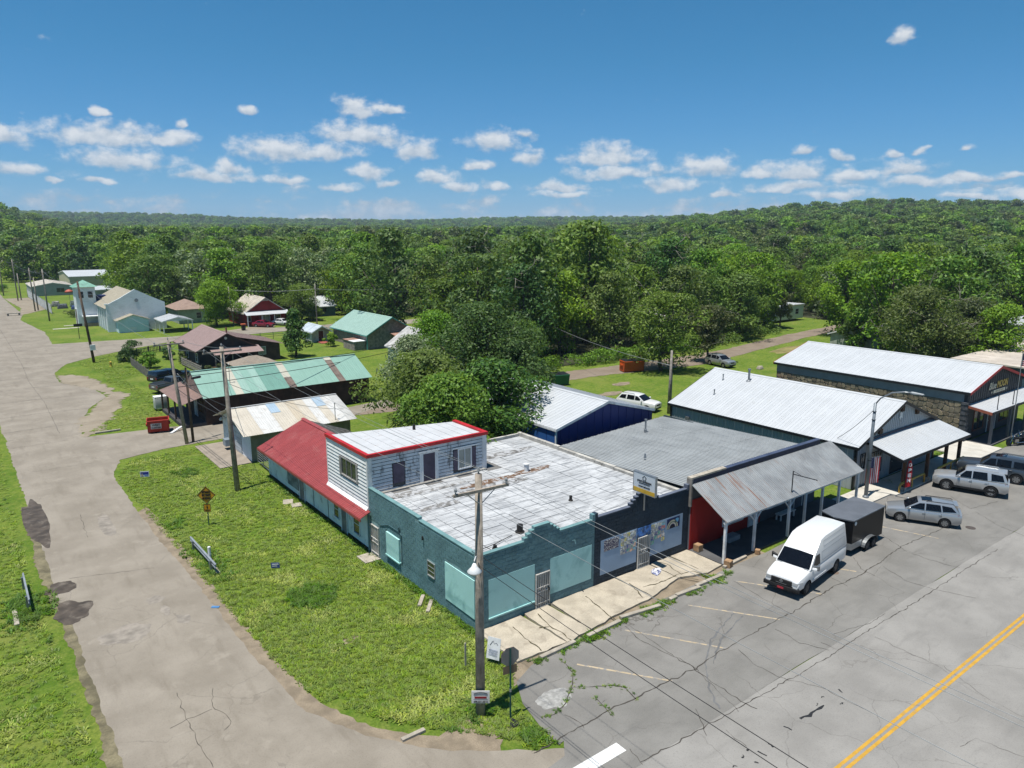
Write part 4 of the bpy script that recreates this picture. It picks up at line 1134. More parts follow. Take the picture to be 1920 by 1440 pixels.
mb.hexa([(2.9, 17.4, 4.17), (3.3, 17.4, 4.17), (3.3, 29.45, 4.17), (2.9, 29.45, 4.17), (3.02, 17.4, 4.25), (3.18, 17.4, 4.25), (3.18, 29.45, 4.25), (3.02, 29.45, 4.25)]); mb.build('ridge_cap', REDR, lean)
GREYD = M('grey_plank_door', (.19, .2, .2), .85, var=.25, scale=2, dirt=(.1, .1, .1), damt=.6, streak=(4, 4, .6))
door(lean, FLE, 21.7, 22.6, .02, 1.98, GREYD, PALEB); door(lean, FLE, 14.65, 15.4, .02, 1.95, GREYD, PALEB)
bo = MB(); fb(bo, FLE, 22.85, 25.0, .6, 1.75, .01, .05); bo.build('boarded_window', M('grey_board', (.2, .23, .24), .9, var=.4, scale=2), lean)
window(lean, FLE, 15.9, 16.6, .72, 1.85, PALEB, PANE, 1, 2, .08); window(lean, FLE, 12.85, 13.65, .62, 1.85, PALEB, PANE, 1, 2, .08)
for u in (17.6, 11.6, 20.1): 
    mb = MB(); fb(mb, FLE, u, u + .05, 0, 2.35, .004, .03); mb.build('batten', M('dull_batten', (.2, .25, .28), .8), lean)
MB().box(-.03, 0.0, 11.5, 29.15, 0, .22).build('base_strip', BLACK_TRIM, lean)  # black strip along the foot of the wall
MB().tube((-.1, 11.42, 0), (-.1, 11.42, 2.6), .055).build('downpipe', TEAL, lean)
for i, (a, b) in enumerate((((-0.95, 22.65), .9), ((-0.70, 21.67), .7), ((-0.55, 10.73), .8))):
    o = MB().box(-b/2, b/2, -.35, .35, 0, .07).build('paving_slab', KERB, label='%s flat stone slab in the grass beside the %s' % (('large', 'smaller', 'narrow')[i], ('lean-to doorway', 'lean-to doorway', 'teal side door')[i]), cat='slab')
    o.location = (a[0], a[1], .005); o.rotation_euler = (0, 0, 1.2 + .2 * i); bevel_obj(o, .02, 1)

# ================================================================== GARAGE with the patchwork roof
gar = thing('patchwork_garage', 'white clapboard garage with a patchwork of cream and pale blue roof sheets', 'garage', (0, 0, 0))
GX0, GX1, GY0, GY1 = 0.1, 9.1, 33.7, 41.6
GARW = M('garage_white', (.84, .85, .86), .75, var=.06, dirt=(.3, .28, .26), damt=.6)
solid_gable(GX0, GX1, GY0, GY1, 2.55, 3.85, 'x').build('wall_core', M('garage_side', (.30, .27, .21), .8, var=.2, dirt=(.16, .14, .11), damt=.5), gar)
FG = ('x', GX0, -1)
for k in range(13):
    z = .05 + k * .2; 
    a, b = GY0, GY1
    if z > 2.4: break
    for p, q in ((a, 36.2), (39.4, b)) if z < 2.3 else ((a, b),):
        mb = MB(); mb.add([(GX0 - d, u, zz) for u in (p, q) for d, zz in ((-.02, z), (.035, z), (.01, z + .19), (-.02, z + .19))], [(0,1,2,3), (7,6,5,4), (0,4,5,1), (1,5,6,2), (2,6,7,3), (3,7,4,0)]); mb.build('siding_board', GARW, gar)
mb = MB(); mb.add([(GX0 - .02, GY0, 2.5), (GX0 - .02, GY1, 2.5), (GX0 - .02, 37.65, 3.8)], [(0, 1, 2)]); mb.build('gable_board', GARW, gar)
od = MB(); fb(od, FG, 36.3, 39.3, .02, 2.2, .0, .05); od = od.build('garage_door', M('garage_door_white', (.52, .56, .6), .6), gar)
for k in range(1, 5):
    mb = MB(); fb(mb, FG, 36.32, 39.28, .02 + k * .44 - .015, .02 + k * .44 + .015, .05, .062); mb.build('door_rail', M('rail_grey', (.3, .32, .34), .6), od)
PW = [M('sheet_cream', (.57, .52, .44), .5, var=.06, dirt=(.42, .37, .3), damt=.4), M('sheet_white', (.63, .63, .62), .5, var=.05, dirt=(.38, .33, .28), damt=.5), M('sheet_blue', (.36, .47, .58), .5, var=.06, dirt=(.5, .52, .52), damt=.4), M('sheet_tan', (.53, .46, .36), .5, var=.05), M('sheet_grey', (.5, .5, .49), .5, var=.1)]
seq = [0, 0, 1, 1, 2, 0, 3, 0, 1, 2, 1, 4]
am, sl = (GY0 + GY1) / 2, (3.85 - 2.55) / ((GY1 - GY0) / 2)
ua, ub = GX0 - .75, GX1 + .45; n = 12; w_ = (ub - ua) / n
for i in range(n):
    me = panel_mesh('roof_sheet', (GY0 - .55, 2.55 - .55 * sl + .01), (am, 3.86), 0, w_, 'x', PW[seq[i]] if seq[i] != 2 else PW[0], 4)
    inst('roof_sheet', me, gar, (ua + i * w_, 0, 0))
    if seq[i] == 2:
        e = (GY0 + 2.3, 2.55 + 2.3 * sl + .045); me = panel_mesh('roof_sheet', e, (am, 3.89), 0, w_, 'x', PW[2], 4); inst('roof_sheet', me, gar, (ua + i * w_, 0, 0))
    inst('roof_sheet', panel_mesh('roof_sheet', (GY1 + .4, 2.55 - .4 * sl + .01), (am, 3.86), 0, w_, 'x', PW[seq[-i]], 3), gar, (ua + i * w_, 0, 0))
MB().box(ua, ub, am - .12, am + .12, 3.9, 3.935).build('ridge_cap', PW[4], gar)
MB().box(-.75, .0, 38.2, 39.0, 0.4, 1.0).build('meter_box', M('box_blue', (.3, .36, .42), .5, .3), gar)
MB().lathe([(.16, 0), (.2, .1), (.05, .3)], (-.25, 40.8, 2.2), 10).build('gable_lamp', WHITE_TRIM, gar)
pad = MB().box(-2.6, .06, 33.4, 41.3, 0, .05).build('concrete_pad', M('pad_concrete', (.33, .28, .23), .9, var=.15, fine=.3), kind='structure')

# gate beside the lean-to, leaning
gate = thing('farm_gate', 'grey tubular farm gate between the garage and the red-roofed lean-to', 'gate', (.2, 29.6, 0), R(88))
for z in (.25, .5, .72, .92, 1.1, 1.28): MB().tube((.1, 0, z), (3.2, 0, z + .02), .025).build('rail', STEEL, gate)
for x in (.1, 1.6, 3.2): MB().tube((x, .03, .2), (x, .03, 1.33), .028).build('stile', STEEL, gate)
MB().tube((-.35, -.2, 0), (-.25, -.2, 1.5), .09, .085).build('post', WHITE_TRIM, gate)

# ================================================================== GREEN-ROOFED BARN
barn = thing('green_roofed_barn', 'long dark brown barn with a green metal roof and two cream strips', 'barn', (0, 0, 0))
BROWN = M('dark_brown_boards', (.045, .022, .015), .8, var=.4, scale=1.5, dirt=(.10, .05, .03), damt=.5, streak=(3, 3, .4), dscale=1.2)
solid_gable(.3, 18.2, 48.3, 56.3, 3.0, 4.85, 'x').build('wall', BROWN, barn)
GA = M('seafoam_roof', (.25, .42, .355), .45, var=.04, scale=.6, dirt=(.30, .46, .40), damt=.4, dscale=.8)
GB = M('jade_roof', (.165, .33, .275), .45, var=.05); GC = M('cream_strip', (.52, .50, .42), .5, var=.05); GD = M('pale_seafoam_roof', (.30, .46, .40), .45, var=.04); GEw = M('brown_strip', (.17, .13, .11), .8, var=.3)
bseq = [GA, GA, GA, GA, GC, GD, GA, GD, GB, GB, GB, GC, GA, GA, GA, GA, GA, GA, GEw, GA, GA, GA, GA]
sl = 1.85 / 4.0
n = len(bseq); ua, ub = .1, 18.45; w_ = (ub - ua) / n
for i in range(n):
    inst('roof_panel', panel_mesh('roof_panel', (47.9, 3.0 - .4 * sl + .01), (52.3, 4.86), 0, w_, 'x', bseq[i], 3), barn, (ua + i * w_, 0, 0))
    inst('roof_panel', panel_mesh('roof_panel', (56.7, 3.0 - .4 * sl + .01), (52.3, 4.86), 0, w_, 'x', GA, 3), barn, (ua + i * w_, 0, 0))
    if bseq[i] is GC and i > 5: inst('roof_panel', panel_mesh('roof_panel', (47.88, 3.0 - .42 * sl + .06), (49.6, 3.0 + 1.3 * sl + .06), 0, w_, 'x', GEw, 3), barn, (ua + i * w_, 0, 0))
    if bseq[i] is GEw: inst('roof_panel', panel_mesh('roof_panel', (51.7, 3 + 3.4 * sl + .06), (52.3, 4.92), 0, w_, 'x', GC, 3), barn, (ua + i * w_, 0, 0))
MB().box(ua, ub, 52.15, 52.45, 4.92, 4.95).build('ridge_cap', GA, barn)
for k in range(9):
    z = 3.05 + k * .2; h_ = (4.75 - z) / sl
    if h_ < .2: break
    MB().box(.18, .29, 52.3 - h_, 52.3 + h_, z, z + .12).build('gable_slat', M('pinkish_slats', (.34, .25, .22), .8, var=.2), barn)
PENT = M('pinkish_brown_roof', (.30, .20, .17), .55, var=.08, dirt=(.22, .15, .13), damt=.4)
roof_slope(barn, (-2.0, 2.35), (.25, 3.02), 48.2, 57.4, 'y', PENT, .92, 3, name='porch_roof_panel')
for y in (48.5, 51.4, 54.4, 57.2): MB().box(-1.9, -1.74, y - .08, y + .08, 0, 2.4).build('porch_post', WOOD_DARK, barn)
MB().box(-1.9, .3, 48.3, 57.3, 0, .35).build('porch_floor', M('porch_planks', (.06, .055, .06), .8), barn)
FB = ('x', .3, -1)
window(barn, FB, 49.2, 50.6, 1.1, 2.3, BROWN, glassy('amber_pane', (.09, .05, .02)), 3, 3, .08)
door(barn, FB, 51.4, 52.3, .35, 2.4, M('screen_white', (.45, .48, .5), .6))
MB().hexa([(-3.4, 47.3, .0), (-3.1, 47.3, .0), (-1.9, 48.2, .3), (-2.2, 48.2, .3), (-3.4, 47.3, .08), (-3.1, 47.3, .08), (-1.9, 48.2, .38), (-2.2, 48.2, .38)]).build('ramp_plank', GARW, barn)
fzr = thing('outdoor_cooler', 'white metal cooler cabinet standing beside the barn porch', 'cabinet', (-1.75, 58.2, .0))
o = MB().box(-.7, .7, -.5, .5, .25, 1.5).build('cabinet', M('cooler_white', (.6, .62, .6), .5, dirt=(.35, .3, .25), damt=.5), fzr); bevel_obj(o, .04)
MB().box(-.71, .71, -.51, .51, 1.5, 1.56).build('lid', WHITE_TRIM, fzr)
for sx in (-.6, .6):
    for sy in (-.4, .4): MB().box(sx - .05, sx + .05, sy - .05, sy + .05, 0, .25).build('leg', BLACK_TRIM, fzr)

# ================================================================== CANOPY SHOP (grey metal roof, red and grey front, rusty awning)
kshop = thing('canopy_shop', 'low shop with grey metal roof, navy parapet and rusty corrugated pavement canopy', 'shop', (0, 0, 0))
REDW = M('red_wall_paint', (.36, .012, .01), .65, var=.1, scale=1)
GREYW_SHADED = M('grey_wall_shaded', (.11, .125, .15), .7, var=.1)  # grey lowered so the colour itself holds the canopy shade
DARKW = M('dark_green_side_wall', (.02, .035, .04), .8, var=.3)
MB().box(15.42, 29.2, -.1, .15, 0, 4.35).build('front_wall', GREYW_SHADED, kshop)
mb = MB(); mb.box(15.42, 22.6, -.16, -.1, .1, 3.3); mb.build('red_front', REDW, kshop)
MB().box(15.42, 15.6, .15, 12.3, 0, 3.75).build('side_wall', DARKW, kshop)
MB().box(29.0, 29.2, .15, 14.0, 0, 3.6).build('side_wall', DARKW, kshop)
mb = MB(); mb.add([(15.6, .15, 0), (29.0, .15, 0), (29.0, 14.0, 0), (15.6, 12.3, 0), (15.6, .15, 3.8), (29.0, .15, 3.8), (29.0, 14.0, 3.4), (15.6, 12.3, 3.45)], [(0,3,2,1),(4,5,6,7),(0,1,5,4),(1,2,6,5),(2,3,7,6),(3,0,4,7)]); mb.build('body', DARKW, kshop)
GREYROOF = M('grey_corrugated_roof', (.37, .39, .40), .55, .1, var=.1, scale=.5, dirt=(.22, .235, .25), damt=.5, streak=(5, .5, 1), dscale=1)
# three tiers of narrow sheets running front to back
n = 17; w_ = (29.3 - 15.45) / n
for i in range(n):
    a = 15.45 + i * w_; yb = 12.5 + 1.6 * (i + .5) / n
    for k, (ya, yc) in enumerate(((.2, 4.6), (4.5, 8.9), (8.8, yb))):
        z = lambda y: 3.95 - .035 * y
        inst('roof_sheet', panel_mesh('roof_sheet', (yc, z(yc) + .012 * (2 - k)), (ya, z(ya) + .012 * (2 - k)), 0, w_, 'x', GREYROOF, 3, rib=.035), kshop, (a, 0, 0))
# parapet
mb = MB(); mb.box(15.42, 29.3, -.14, .14, 4.352, 4.62); mb.build('parapet', NAVY_TRIM, kshop)
mb = MB(); mb.box(15.3, 18.6, -.17, .17, 4.62, 4.72); mb.build('parapet_cap', KERB, kshop)
MB().box(18.62, 29.35, -.16, .16, 4.622, 4.67).build('parapet_cap', M('slate_blue_cap', (.06, .075, .13), .5), kshop)
MB().box(15.30, 15.42, -.18, .2, 2.9, 4.62).build('end_pier', M('pier_weathered', (.26, .24, .22), .9, var=.3), kshop)
# canopy: corrugated sheets, streaked with rust at the left
def canopy_mat(name, amt, lo):
    m, nt, bs = nodes_of(name); p = posn(nt)
    c = mixc(nt, ramp(nt, nz(nt, p, .9, 4), .3, .7), (.23, .24, .25), (.32, .335, .345))
    s = nz(nt, posn(nt, (7, .35, .35)), 1.0, 5, .6)
    c = mixc(nt, ramp(nt, s, lo, lo + .12, 0, amt), c, (.24, .13, .085))
    s = nz(nt, posn(nt, (9, .3, .3)), 1.7, 4, .6)
    c = mixc(nt, ramp(nt, s, .56, .66, 0, .5), c, (.22, .2, .19))
    nt.links.new(c, bs.inputs['Base Color']); bs.inputs['Roughness'].default_value = .5; bs.inputs['Metallic'].default_value = .25; return m
CM = [canopy_mat('rusty_canopy_sheet', .8, .54), canopy_mat('grey_canopy_sheet', .45, .6), canopy_mat('pale_canopy_sheet', .4, .62)]
n = 18; w_ = (30.7 - 15.35) / n
for i in range(n):
    m_ = CM[0] if i < 5 else (CM[1] if i < 12 else CM[2])
    inst('canopy_sheet', panel_mesh('canopy_sheet', (-2.75, 2.72), (-.12, 4.28), 0, w_, 'x', m_, 6, rib=.022, gap=.003), kshop, (15.35 + i * w_, 0, 0))
MB().box(15.4, 30.6, -2.62, -2.5, 2.56, 2.72).build('canopy_beam', WHITE_TRIM, kshop)
for x in (15.55, 18.4, 22.0, 23.8, 25.8, 27.9, 30.3):
    p = MB().box(x - .07, x + .07, -2.63, -2.49, .1, 2.56).build('canopy_post', WHITE_TRIM, kshop)
    if x in (18.4, 22.0):
        for s in (-1, 1): MB().hexa([(x + s * .05, -2.6, 2.1), (x + s * .11, -2.6, 2.1), (x + s * .11, -2.52, 2.1), (x + s * .05, -2.52, 2.1), (x + s * .5, -2.6, 2.55), (x + s * .58, -2.6, 2.55), (x + s * .58, -2.52, 2.55), (x + s * .5, -2.52, 2.55)]).build('brace', WHITE_TRIM, p)
for i in range(9):
    x = 15.6 + i * 1.85; MB().hexa([(x, -2.6, 2.62), (x + .06, -2.6, 2.62), (x + .06, -.12, 4.08), (x, -.12, 4.08), (x, -2.6, 2.7), (x + .06, -2.6, 2.7), (x + .06, -.12, 4.18), (x, -.12, 4.18)]).build('rafter', WHITE_TRIM, kshop)
FK = ('y', -.16, -1)
window(kshop, FK, 18.6, 20.6, .9, 2.4, WHITE_TRIM, PANE, 2, 1, .09)
door(kshop, FK, 21.3, 22.2, .13, 2.2, WHITE_TRIM)
FK2 = ('y', -.1, -1)
window(kshop, FK2, 23.4, 25.8, .9, 2.4, WHITE_TRIM, PANE, 3, 1, .09); door(kshop, FK2, 26.6, 27.5, .13, 2.2, M('slate_door', (.1, .12, .16), .6))
window(kshop, FK2, 28.0, 28.8, .9, 2.3, WHITE_TRIM, PANE, 1, 2, .08)
MB().lathe([(.12, 0), (.12, .3), (.07, .32), (.07, 1.0), (.11, 1.02), (.11, 1.12)], (23.7, 11.2, 3.55), 10).build('flue', STEEL, kshop)
for (x, y) in ((20.0, .35), (18.0, 6.0)): MB().lathe([(.1, 0), (.05, .3)], (x, y, 3.9), 8).build('roof_vent', STEEL, kshop)
# sign bracket without a sign on the canopy edge
br = thing('sign_bracket', 'empty black iron sign bracket rising from the canopy edge', 'bracket', (22.3, -2.45, 2.6))
MB().tube((0, 0, -.1), (0, 0, 1.75), .035).build('upright', BLACK_TRIM, br)
MB().tube((0, 0, 1.55), (.25, -1.5, 1.5), .03).build('arm', BLACK_TRIM, br)
MB().tube((0, 0, 1.75), (.1, -.5, 1.56), .015).build('stay', BLACK_TRIM, br)
for (x, y) in ((16.6, -.9),):
    o = MB().box(-.55, .55, -.3, .3, 0, .3).build('step_block', M('grey_step', (.3, .33, .36), .8), label='pale grey step block under the canopy by the red wall', cat='step', loc=(18.7, -.75, .125)); bevel_obj(o, .02, 1)
bench = thing('white_bench', 'white bench under the canopy against the grey wall', 'bench', (24.6, -.75, .125))
MB().box(-.9, .9, -.22, .22, .4, .46).build('seat', WHITE_TRIM, bench)
for x in (-.75, .75):
    for y in (-.16, .16): MB().box(x - .04, x + .04, y - .04, y + .04, 0, .4).build('leg', WHITE_TRIM, bench)
BOXW = M('cardboard_wood', (.36, .22, .12), .85, var=.25, scale=4, dirt=(.5, .4, .28), damt=.6, dscale=3)
for i, ((x, y), s, zz) in enumerate((((15.75, -.55), .42, .13), ((15.6, -2.85), .4, .02), ((18.45, -2.85), .28, .02))):
    o = MB().box(-s/2, s/2, -s/2, s/2, 0, s).build('wooden_block', BOXW, label=('square wooden block on the pavement against the red wall', 'wooden block at the foot of the first white canopy post', 'smaller wooden block at the foot of the second canopy post')[i], cat='block')
    o.location = (x, y, zz); o.rotation_euler = (0, 0, .2 * i); bevel_obj(o, .015, 1)
litter = thing('crumpled_poster', 'crumpled blue and white poster lying on the pale pavement', 'poster', (11.6, -.95, .135), .4)
mb = MB(); mb.add([(-.45, -.2, 0), (-.1, -.25, .05), (.3, -.2, .01), (.5, -.05, .06), (-.4, .1, .05), (-.05, .05, .1), (.25, .12, .04), (.42, .2, .01), (-.2, .25, .01), (.1, .28, .05)], [(0,1,5,4), (1,2,6,5), (2,3,7,6), (4,5,9,8), (5,6,7,9)]); mb.build('sheet', M('poster_blue', (.06, .09, .3), .5, var=.4, scale=5, dirt=(.6, .6, .65), damt=1, dscale=5, dlo=.45, dhi=.5), litter)
mb = MB(); mb.box(-.15, .2, -.02, .12, .095, .1); mb.build('white_corner', WHITE_TRIM, litter)

# ================================================================== BLUE METAL BUILDING behind
blueb = thing('blue_metal_building', 'royal blue metal building with a white gable roof behind the shops', 'building', (0, 0, 0))
BLUEW = M('royal_blue_cladding', (.012, .03, .19), .5, var=.06, scale=.5)
BLUEL = M('bright_blue_cladding', (.03, .12, .38), .5, var=.06)
BX0, BX1, BY0, BY1 = 17.9, 28.9, 15.2, 30.2
solid_gable(BX0, BX1, BY0, BY1, 3.95, 5.4, 'y').build('wall', BLUEW, blueb)
gable_roof(blueb, BX0, BX1, BY0, BY1, 3.95, 5.4, 'y', WHITE_ROOF, .92, 2, .12, .15, WHITE_TRIM, tw=.16)
for i in range(12):
    u = BX0 + .45 + i * .92
    mb = MB(); fb(mb, ('y', BY0, -1), u - .03, u + .03, 0, 3.9 + max(0, (1.45 * (1 - abs(u - 23.4) / 5.5))) - .12, .001, .035); mb.build('cladding_rib', BLUEW, blueb)
for i in range(14):
    mb = MB(); fb(mb, ('x', BX0, -1), BY0 + .1 + i * 1.07, BY0 + 1.1 + i * 1.07, 0, 3.9, .001, .03); mb.build('cladding_panel', BLUEL, blueb)
MB().box(BX0 - .06, BX0 + .06, BY0 - .06, BY0 + .06, 0, 3.95).build('corner_trim', WHITE_TRIM, blueb)
mb = MB(); fb(mb, ('y', BY0, -1), 19.6, 20.6, 0, 2.3, .002, .06); mb.build('door', TEAL_P, blueb)

# ================================================================== GREY METAL SHOP with porch
lshop = thing('porch_shop', 'grey metal shop with bright white gable roof and deep white-roofed porch', 'shop', (0, 0, 0))
GCL = M('pale_grey_cladding', (.42, .46, .50), .5, var=.05, scale=.5)
LX0, LX1, LY0, LY1, LZE, LZR = 33.8, 46.9, -.5, 17.2, 3.45, 5.95
solid_gable(LX0, LX1, LY0, LY1, LZE, LZR, 'y').build('wall', GCL, lshop)
gable_roof(lshop, LX0, LX1, LY0, LY1, LZE, LZR, 'y', WHITE_ROOF, .92, 3, .22, .3, BLACK_TRIM, tw=.18)
FLs, FLw = ('y', LY0, -1), ('x', LX0, -1)
for i in range(57):
    u = LY0 + .2 + i * .305
    if u > LY1 - .1: break
    if i == 0: mb = MB(); fb(mb, FLw, 0, .05, .02, 3.3, .001, .028); me = mb.mesh('cladding_rib', GCL)
    inst('cladding_rib', me, lshop, (0, u, 0))
for i in range(41):
    u = LX0 + .25 + i * .31
    if u > LX1 - .1: break
    zt = LZE + (LZR - LZE) * (1 - abs(u - 40.35) / 6.55) - .25
    mb = MB(); fb(mb, FLs, u - .025, u + .025, .02, zt, .001, .028); mb.build('cladding_rib', GCL, lshop)
for (x, y) in ((LX0, LY0), (LX1, LY0), (LX0, LY1)): MB().box(x - .09, x + .09, y - .09, y + .09, 0, 3.4).build('corner_trim', BLACK_TRIM, lshop)
for c, z in ((37.0, 4.05), (40.3, 5.35), (42.9, 4.75)):
    mb = MB(); fb(mb, FLs, c - .22, c + .22, z - .2, z + .2, .03, .2); mb.build('beam_end', WOOD_DARK, lshop)
em = MB(); pts = [(0, .45), (.16, .2), (.3, .32), (.2, .02), (.32, -.2), (.08, -.1), (.05, -.5), (-.12, -.1), (-.3, -.15), (-.14, .08), (-.2, .35), (-.05, .2)]
em.slab([(40.25 + a, LY0 - .06, 4.75 + b) for a, b in pts][::-1], .03); em.build('metal_emblem', WHITE_TRIM, lshop)
# porch
roof_slope(lshop, (-3.35, 2.78), (LY0 - .04, 3.55), 35.1, 46.6, 'x', WHITE_ROOF, .96, 3, name='porch_roof_panel')
mb = MB(); fb(mb, FLs, 35.0, 46.7, 3.55, 3.72, .03, .12); mb.build('porch_flashing', NAVY_TRIM, lshop)
MB().box(35.1, 46.6, -3.4, -3.36, 2.6, 2.8).build('porch_fascia', BLACK_TRIM, lshop)
for x in (35.06, 46.6): MB().hexa([(x, -3.36, 2.62), (x + .05, -3.36, 2.62), (x + .05, LY0, 3.4), (x, LY0, 3.4), (x, -3.36, 2.8), (x + .05, -3.36, 2.8), (x + .05, LY0, 3.57), (x, LY0, 3.57)]).build('porch_trim', BLACK_TRIM, lshop)
for x in (36.6, 40.4, 43.6, 46.1):
    p = MB().box(x - .11, x + .11, -2.95, -2.73, .3, 2.7).build('porch_post', M('porch_post_brown', (.11, .055, .03), .8, var=.3), lshop)
    MB().box(x - .22, x + .22, -3.06, -2.62, .1, .34).build('post_base', CONC2, p)
window(lshop, FLs, 36.2, 37.8, .8, 2.4, BLACK_TRIM, PANE, 2, 1, .08); window(lshop, FLs, 42.6, 45.0, .8, 2.4, BLACK_TRIM, PANE, 3, 1, .08)
door(lshop, FLs, 39.4, 41.3, .12, 2.3, glassy('door_glass'), BLACK_TRIM)
window(lshop, FLs, 34.6, 35.2, 1.5, 2.6, BLACK_TRIM, PANE, 1, 1, .06)
mb = MB(); fb(mb, FLs, 38.7, 38.95, 2.1, 2.3, .03, .3); mb.build('lamp', WHITE_TRIM, lshop)
for (x, y, h, r_) in ((36.2, 14.3, .35, .05), (38.6, 15.2, .45, .05), (39.2, 12.8, 1.0, .1)):
    z = LZE + (LZR - LZE) * (x - LX0) / 6.55 + .05
    MB().lathe([(r_ * 2.4, -.05), (r_ * 1.6, .06), (r_, .1), (r_, h), (r_ * 1.5, h), (r_ * 1.5, h + .12)], (x, y, z), 10).build('roof_vent', STEEL, lshop)
mb = MB(); fb(mb, FLw, 15.0, 15.4, 1.9, 2.5, .03, .2); mb.build('meter', STEEL, lshop)

# ================================================================== STONE-WALLED TAVERN with red edging
tav = thing('stone_tavern', 'long stone-walled building with white roof, red gable edging and dark front', 'building', (0, 0, 0))
MX0, MX1, MY0, MY1, MZE, MZR = 54.2, 67.2, 0.0, 19.6, 4.75, 6.45
DFRONT = M('charcoal_cladding', (.035, .04, .05), .6, var=.12)
SLATE = M('slate_cladding', (.16, .21, .26), .5, var=.1)
solid_gable(MX0 + .12, MX1, MY0, MY1, MZE, MZR, 'y').build('wall', DFRONT, tav)
MB().box(MX0 + .02, MX0 + .12, MY0 + .3, MY1, 3.72, MZE - .02).build('upper_band', SLATE, tav)
MB().box(MX0 + .06, MX0 + .12, MY0 + .3, MY1, 0, 3.72).build('mortar_bed', M('grey_mortar', (.15, .135, .11), .95, var=.3), tav)
STN = [M('stone_%d' % i, c, .9, var=.3, scale=2, fine=.4, fscale=9, dirt=(.07, .06, .05), damt=.7, dscale=1.3, bmp=.5, bscale=6) for i, c in enumerate(((.27, .22, .15), (.22, .19, .14), (.31, .26, .18), (.19, .155, .11)))]
nu, nv = 40, 7; du, dv = (MY1 - .5) / nu, 3.7 / nv
gp = {}
for i in range(nu + 1):
    for j in range(nv + 1):
        gp[i, j] = (.45 + i * du + (rnd.uniform(-.3, .3) * du if 0 < i < nu else 0) + (du * .45 if j % 2 and 0 < i < nu else 0) * .5, j * dv + (rnd.uniform(-.32, .32) * dv if 0 < j < nv else 0))
for i in range(nu):
    for j in range(nv):
        q = [gp[i, j], gp[i+1, j], gp[i+1, j+1], gp[i, j+1]]
        cx, cz = sum(p[0] for p in q) / 4, sum(p[1] for p in q) / 4
        # chamfer corners for a rubble outline
        ring = []
        for k in range(4):
            a, b, c = Vector(q[k-1]), Vector(q[k]), Vector(q[(k+1) % 4])
            t = rnd.uniform(.1, .28); ring += [b + (a - b) * t, b + (c - b) * t]
        sh = lambda s: [Vector((cx, cz)) + (p - Vector((cx, cz))) * s for p in ring]
        o1, o2 = sh(.95), sh(.84); pr = rnd.uniform(.02, .06); mb = MB()
        v = [(MX0 + .07, p.x, p.y) for p in o1] + [(MX0 + .05 - pr, p.x, p.y) for p in o2]
        mb.add(v, [tuple(range(8, 16))] + [(k, (k+1) % 8, 8 + (k+1) % 8, 8 + k) for k in range(8)]); mb.build('stone', rnd.choice(STN), tav)
for k in range(16):
    zz = k * .235; MB().box(MX0 - .14 - .04 * (k % 2), MX0 + .3 + .03 * (k % 3), -.16 - .03 * (k % 2), .4, zz + .01, zz + .225).build('quoin_stone', M('dark_quoin', (.07, .075, .085), .9, var=.4, scale=3), tav)
gable_roof(tav, MX0, MX1, MY0, MY1, MZE, MZR, 'y', WHITE_ROOF, .98, 2, .2, .3, RED_TRIM, tw=.2, etrim=BLACK_TRIM)
MB().box(MX0 - .22, MX0 - .185, MY0 - .3, MY1 + .3, MZE - .22, MZE - .06).build('gutter', BLACK_TRIM, tav)
FM = ('y', MY0, -1)
for i in range(26):
    u = MX0 + .35 + i * .5; zt = MZE + (MZR - MZE) * (1 - abs(u - 60.7) / 6.5) - .2
    mb = MB(); fb(mb, FM, u - .03, u + .03, 3.4, zt, .001, .03); mb.build('cladding_rib', DFRONT, tav)
GOLD = M('gold_letters', (.60, .40, .07), .45); CREAM = M('cream_letters', (.72, .66, .5), .5)
sg = lettering('Blue', tav, CREAM, .95, (59.5, -.06, 4.62), (1, 0, 0), (0, 0, 1), width=1.7, shear=.3, bold=.015)
sg = lettering('MOON', tav, GOLD, .92, (61.9, -.06, 4.62), (1, 0, 0), (0, 0, 1), width=2.5, bold=.03)
mb = MB(); fb(mb, FM, 59.9, 62.7, 3.85, 4.15, .03, .07); bar = mb.build('sign_bar', CREAM, tav)
for k in range(5): mb = MB(); fb(mb, FM, 60.4 + k * .4, 60.62 + k * .4, 3.93, 4.07, .07, .078); mb.build('bar_mark', M('bar_brown', (.3, .24, .12), .6), bar)
for u in (59.5, 63.1):
    mb = MB(); mb.slab([(u + .16 * (1 if k % 2 == 0 else .45) * math.sin(k * math.pi / 5), -.07, 4.0 + .16 * (1 if k % 2 == 0 else .45) * math.cos(k * math.pi / 5)) for k in range(10)][::-1], .02); mb.build('star', CREAM, tav)
# pavement canopy with posts
roof_slope(tav, (-2.15, 3.2), (-.03, 3.5), 54.2, 67.4, 'x', WHITE_ROOF, 1.1, 2, name='canopy_panel')
MB().box(54.2, 67.4, -2.2, -2.16, 3.0, 3.2).build('canopy_fascia', BLACK_TRIM, tav)
MB().hexa([(54.14, -2.16, 2.95), (54.2, -2.16, 2.95), (54.2, -.05, 3.3), (54.14, -.05, 3.3), (54.14, -2.16, 3.2), (54.2, -2.16, 3.2), (54.2, -.05, 3.5), (54.14, -.05, 3.5)]).build('canopy_trim', M('rust_red_trim', (.3, .09, .05), .7), tav)
for x in (54.9, 58.9, 62.9, 66.6): MB().box(x - .11, x + .11, -2.1, -1.88, .1, 3.05).build('canopy_post', M('post_slate', (.12, .13, .15), .7), tav)
window(tav, FM, 56.2, 58.4, .8, 2.6, M('mahogany', (.12, .03, .02), .6), PANE, 2, 1, .12); door(tav, FM, 59.4, 61.2, .13, 2.4, M('mahogany', (.12, .03, .02), .6)); window(tav, FM, 62.4, 65.4, .8, 2.6, M('mahogany', (.12, .03, .02), .6), PANE, 3, 1, .12)
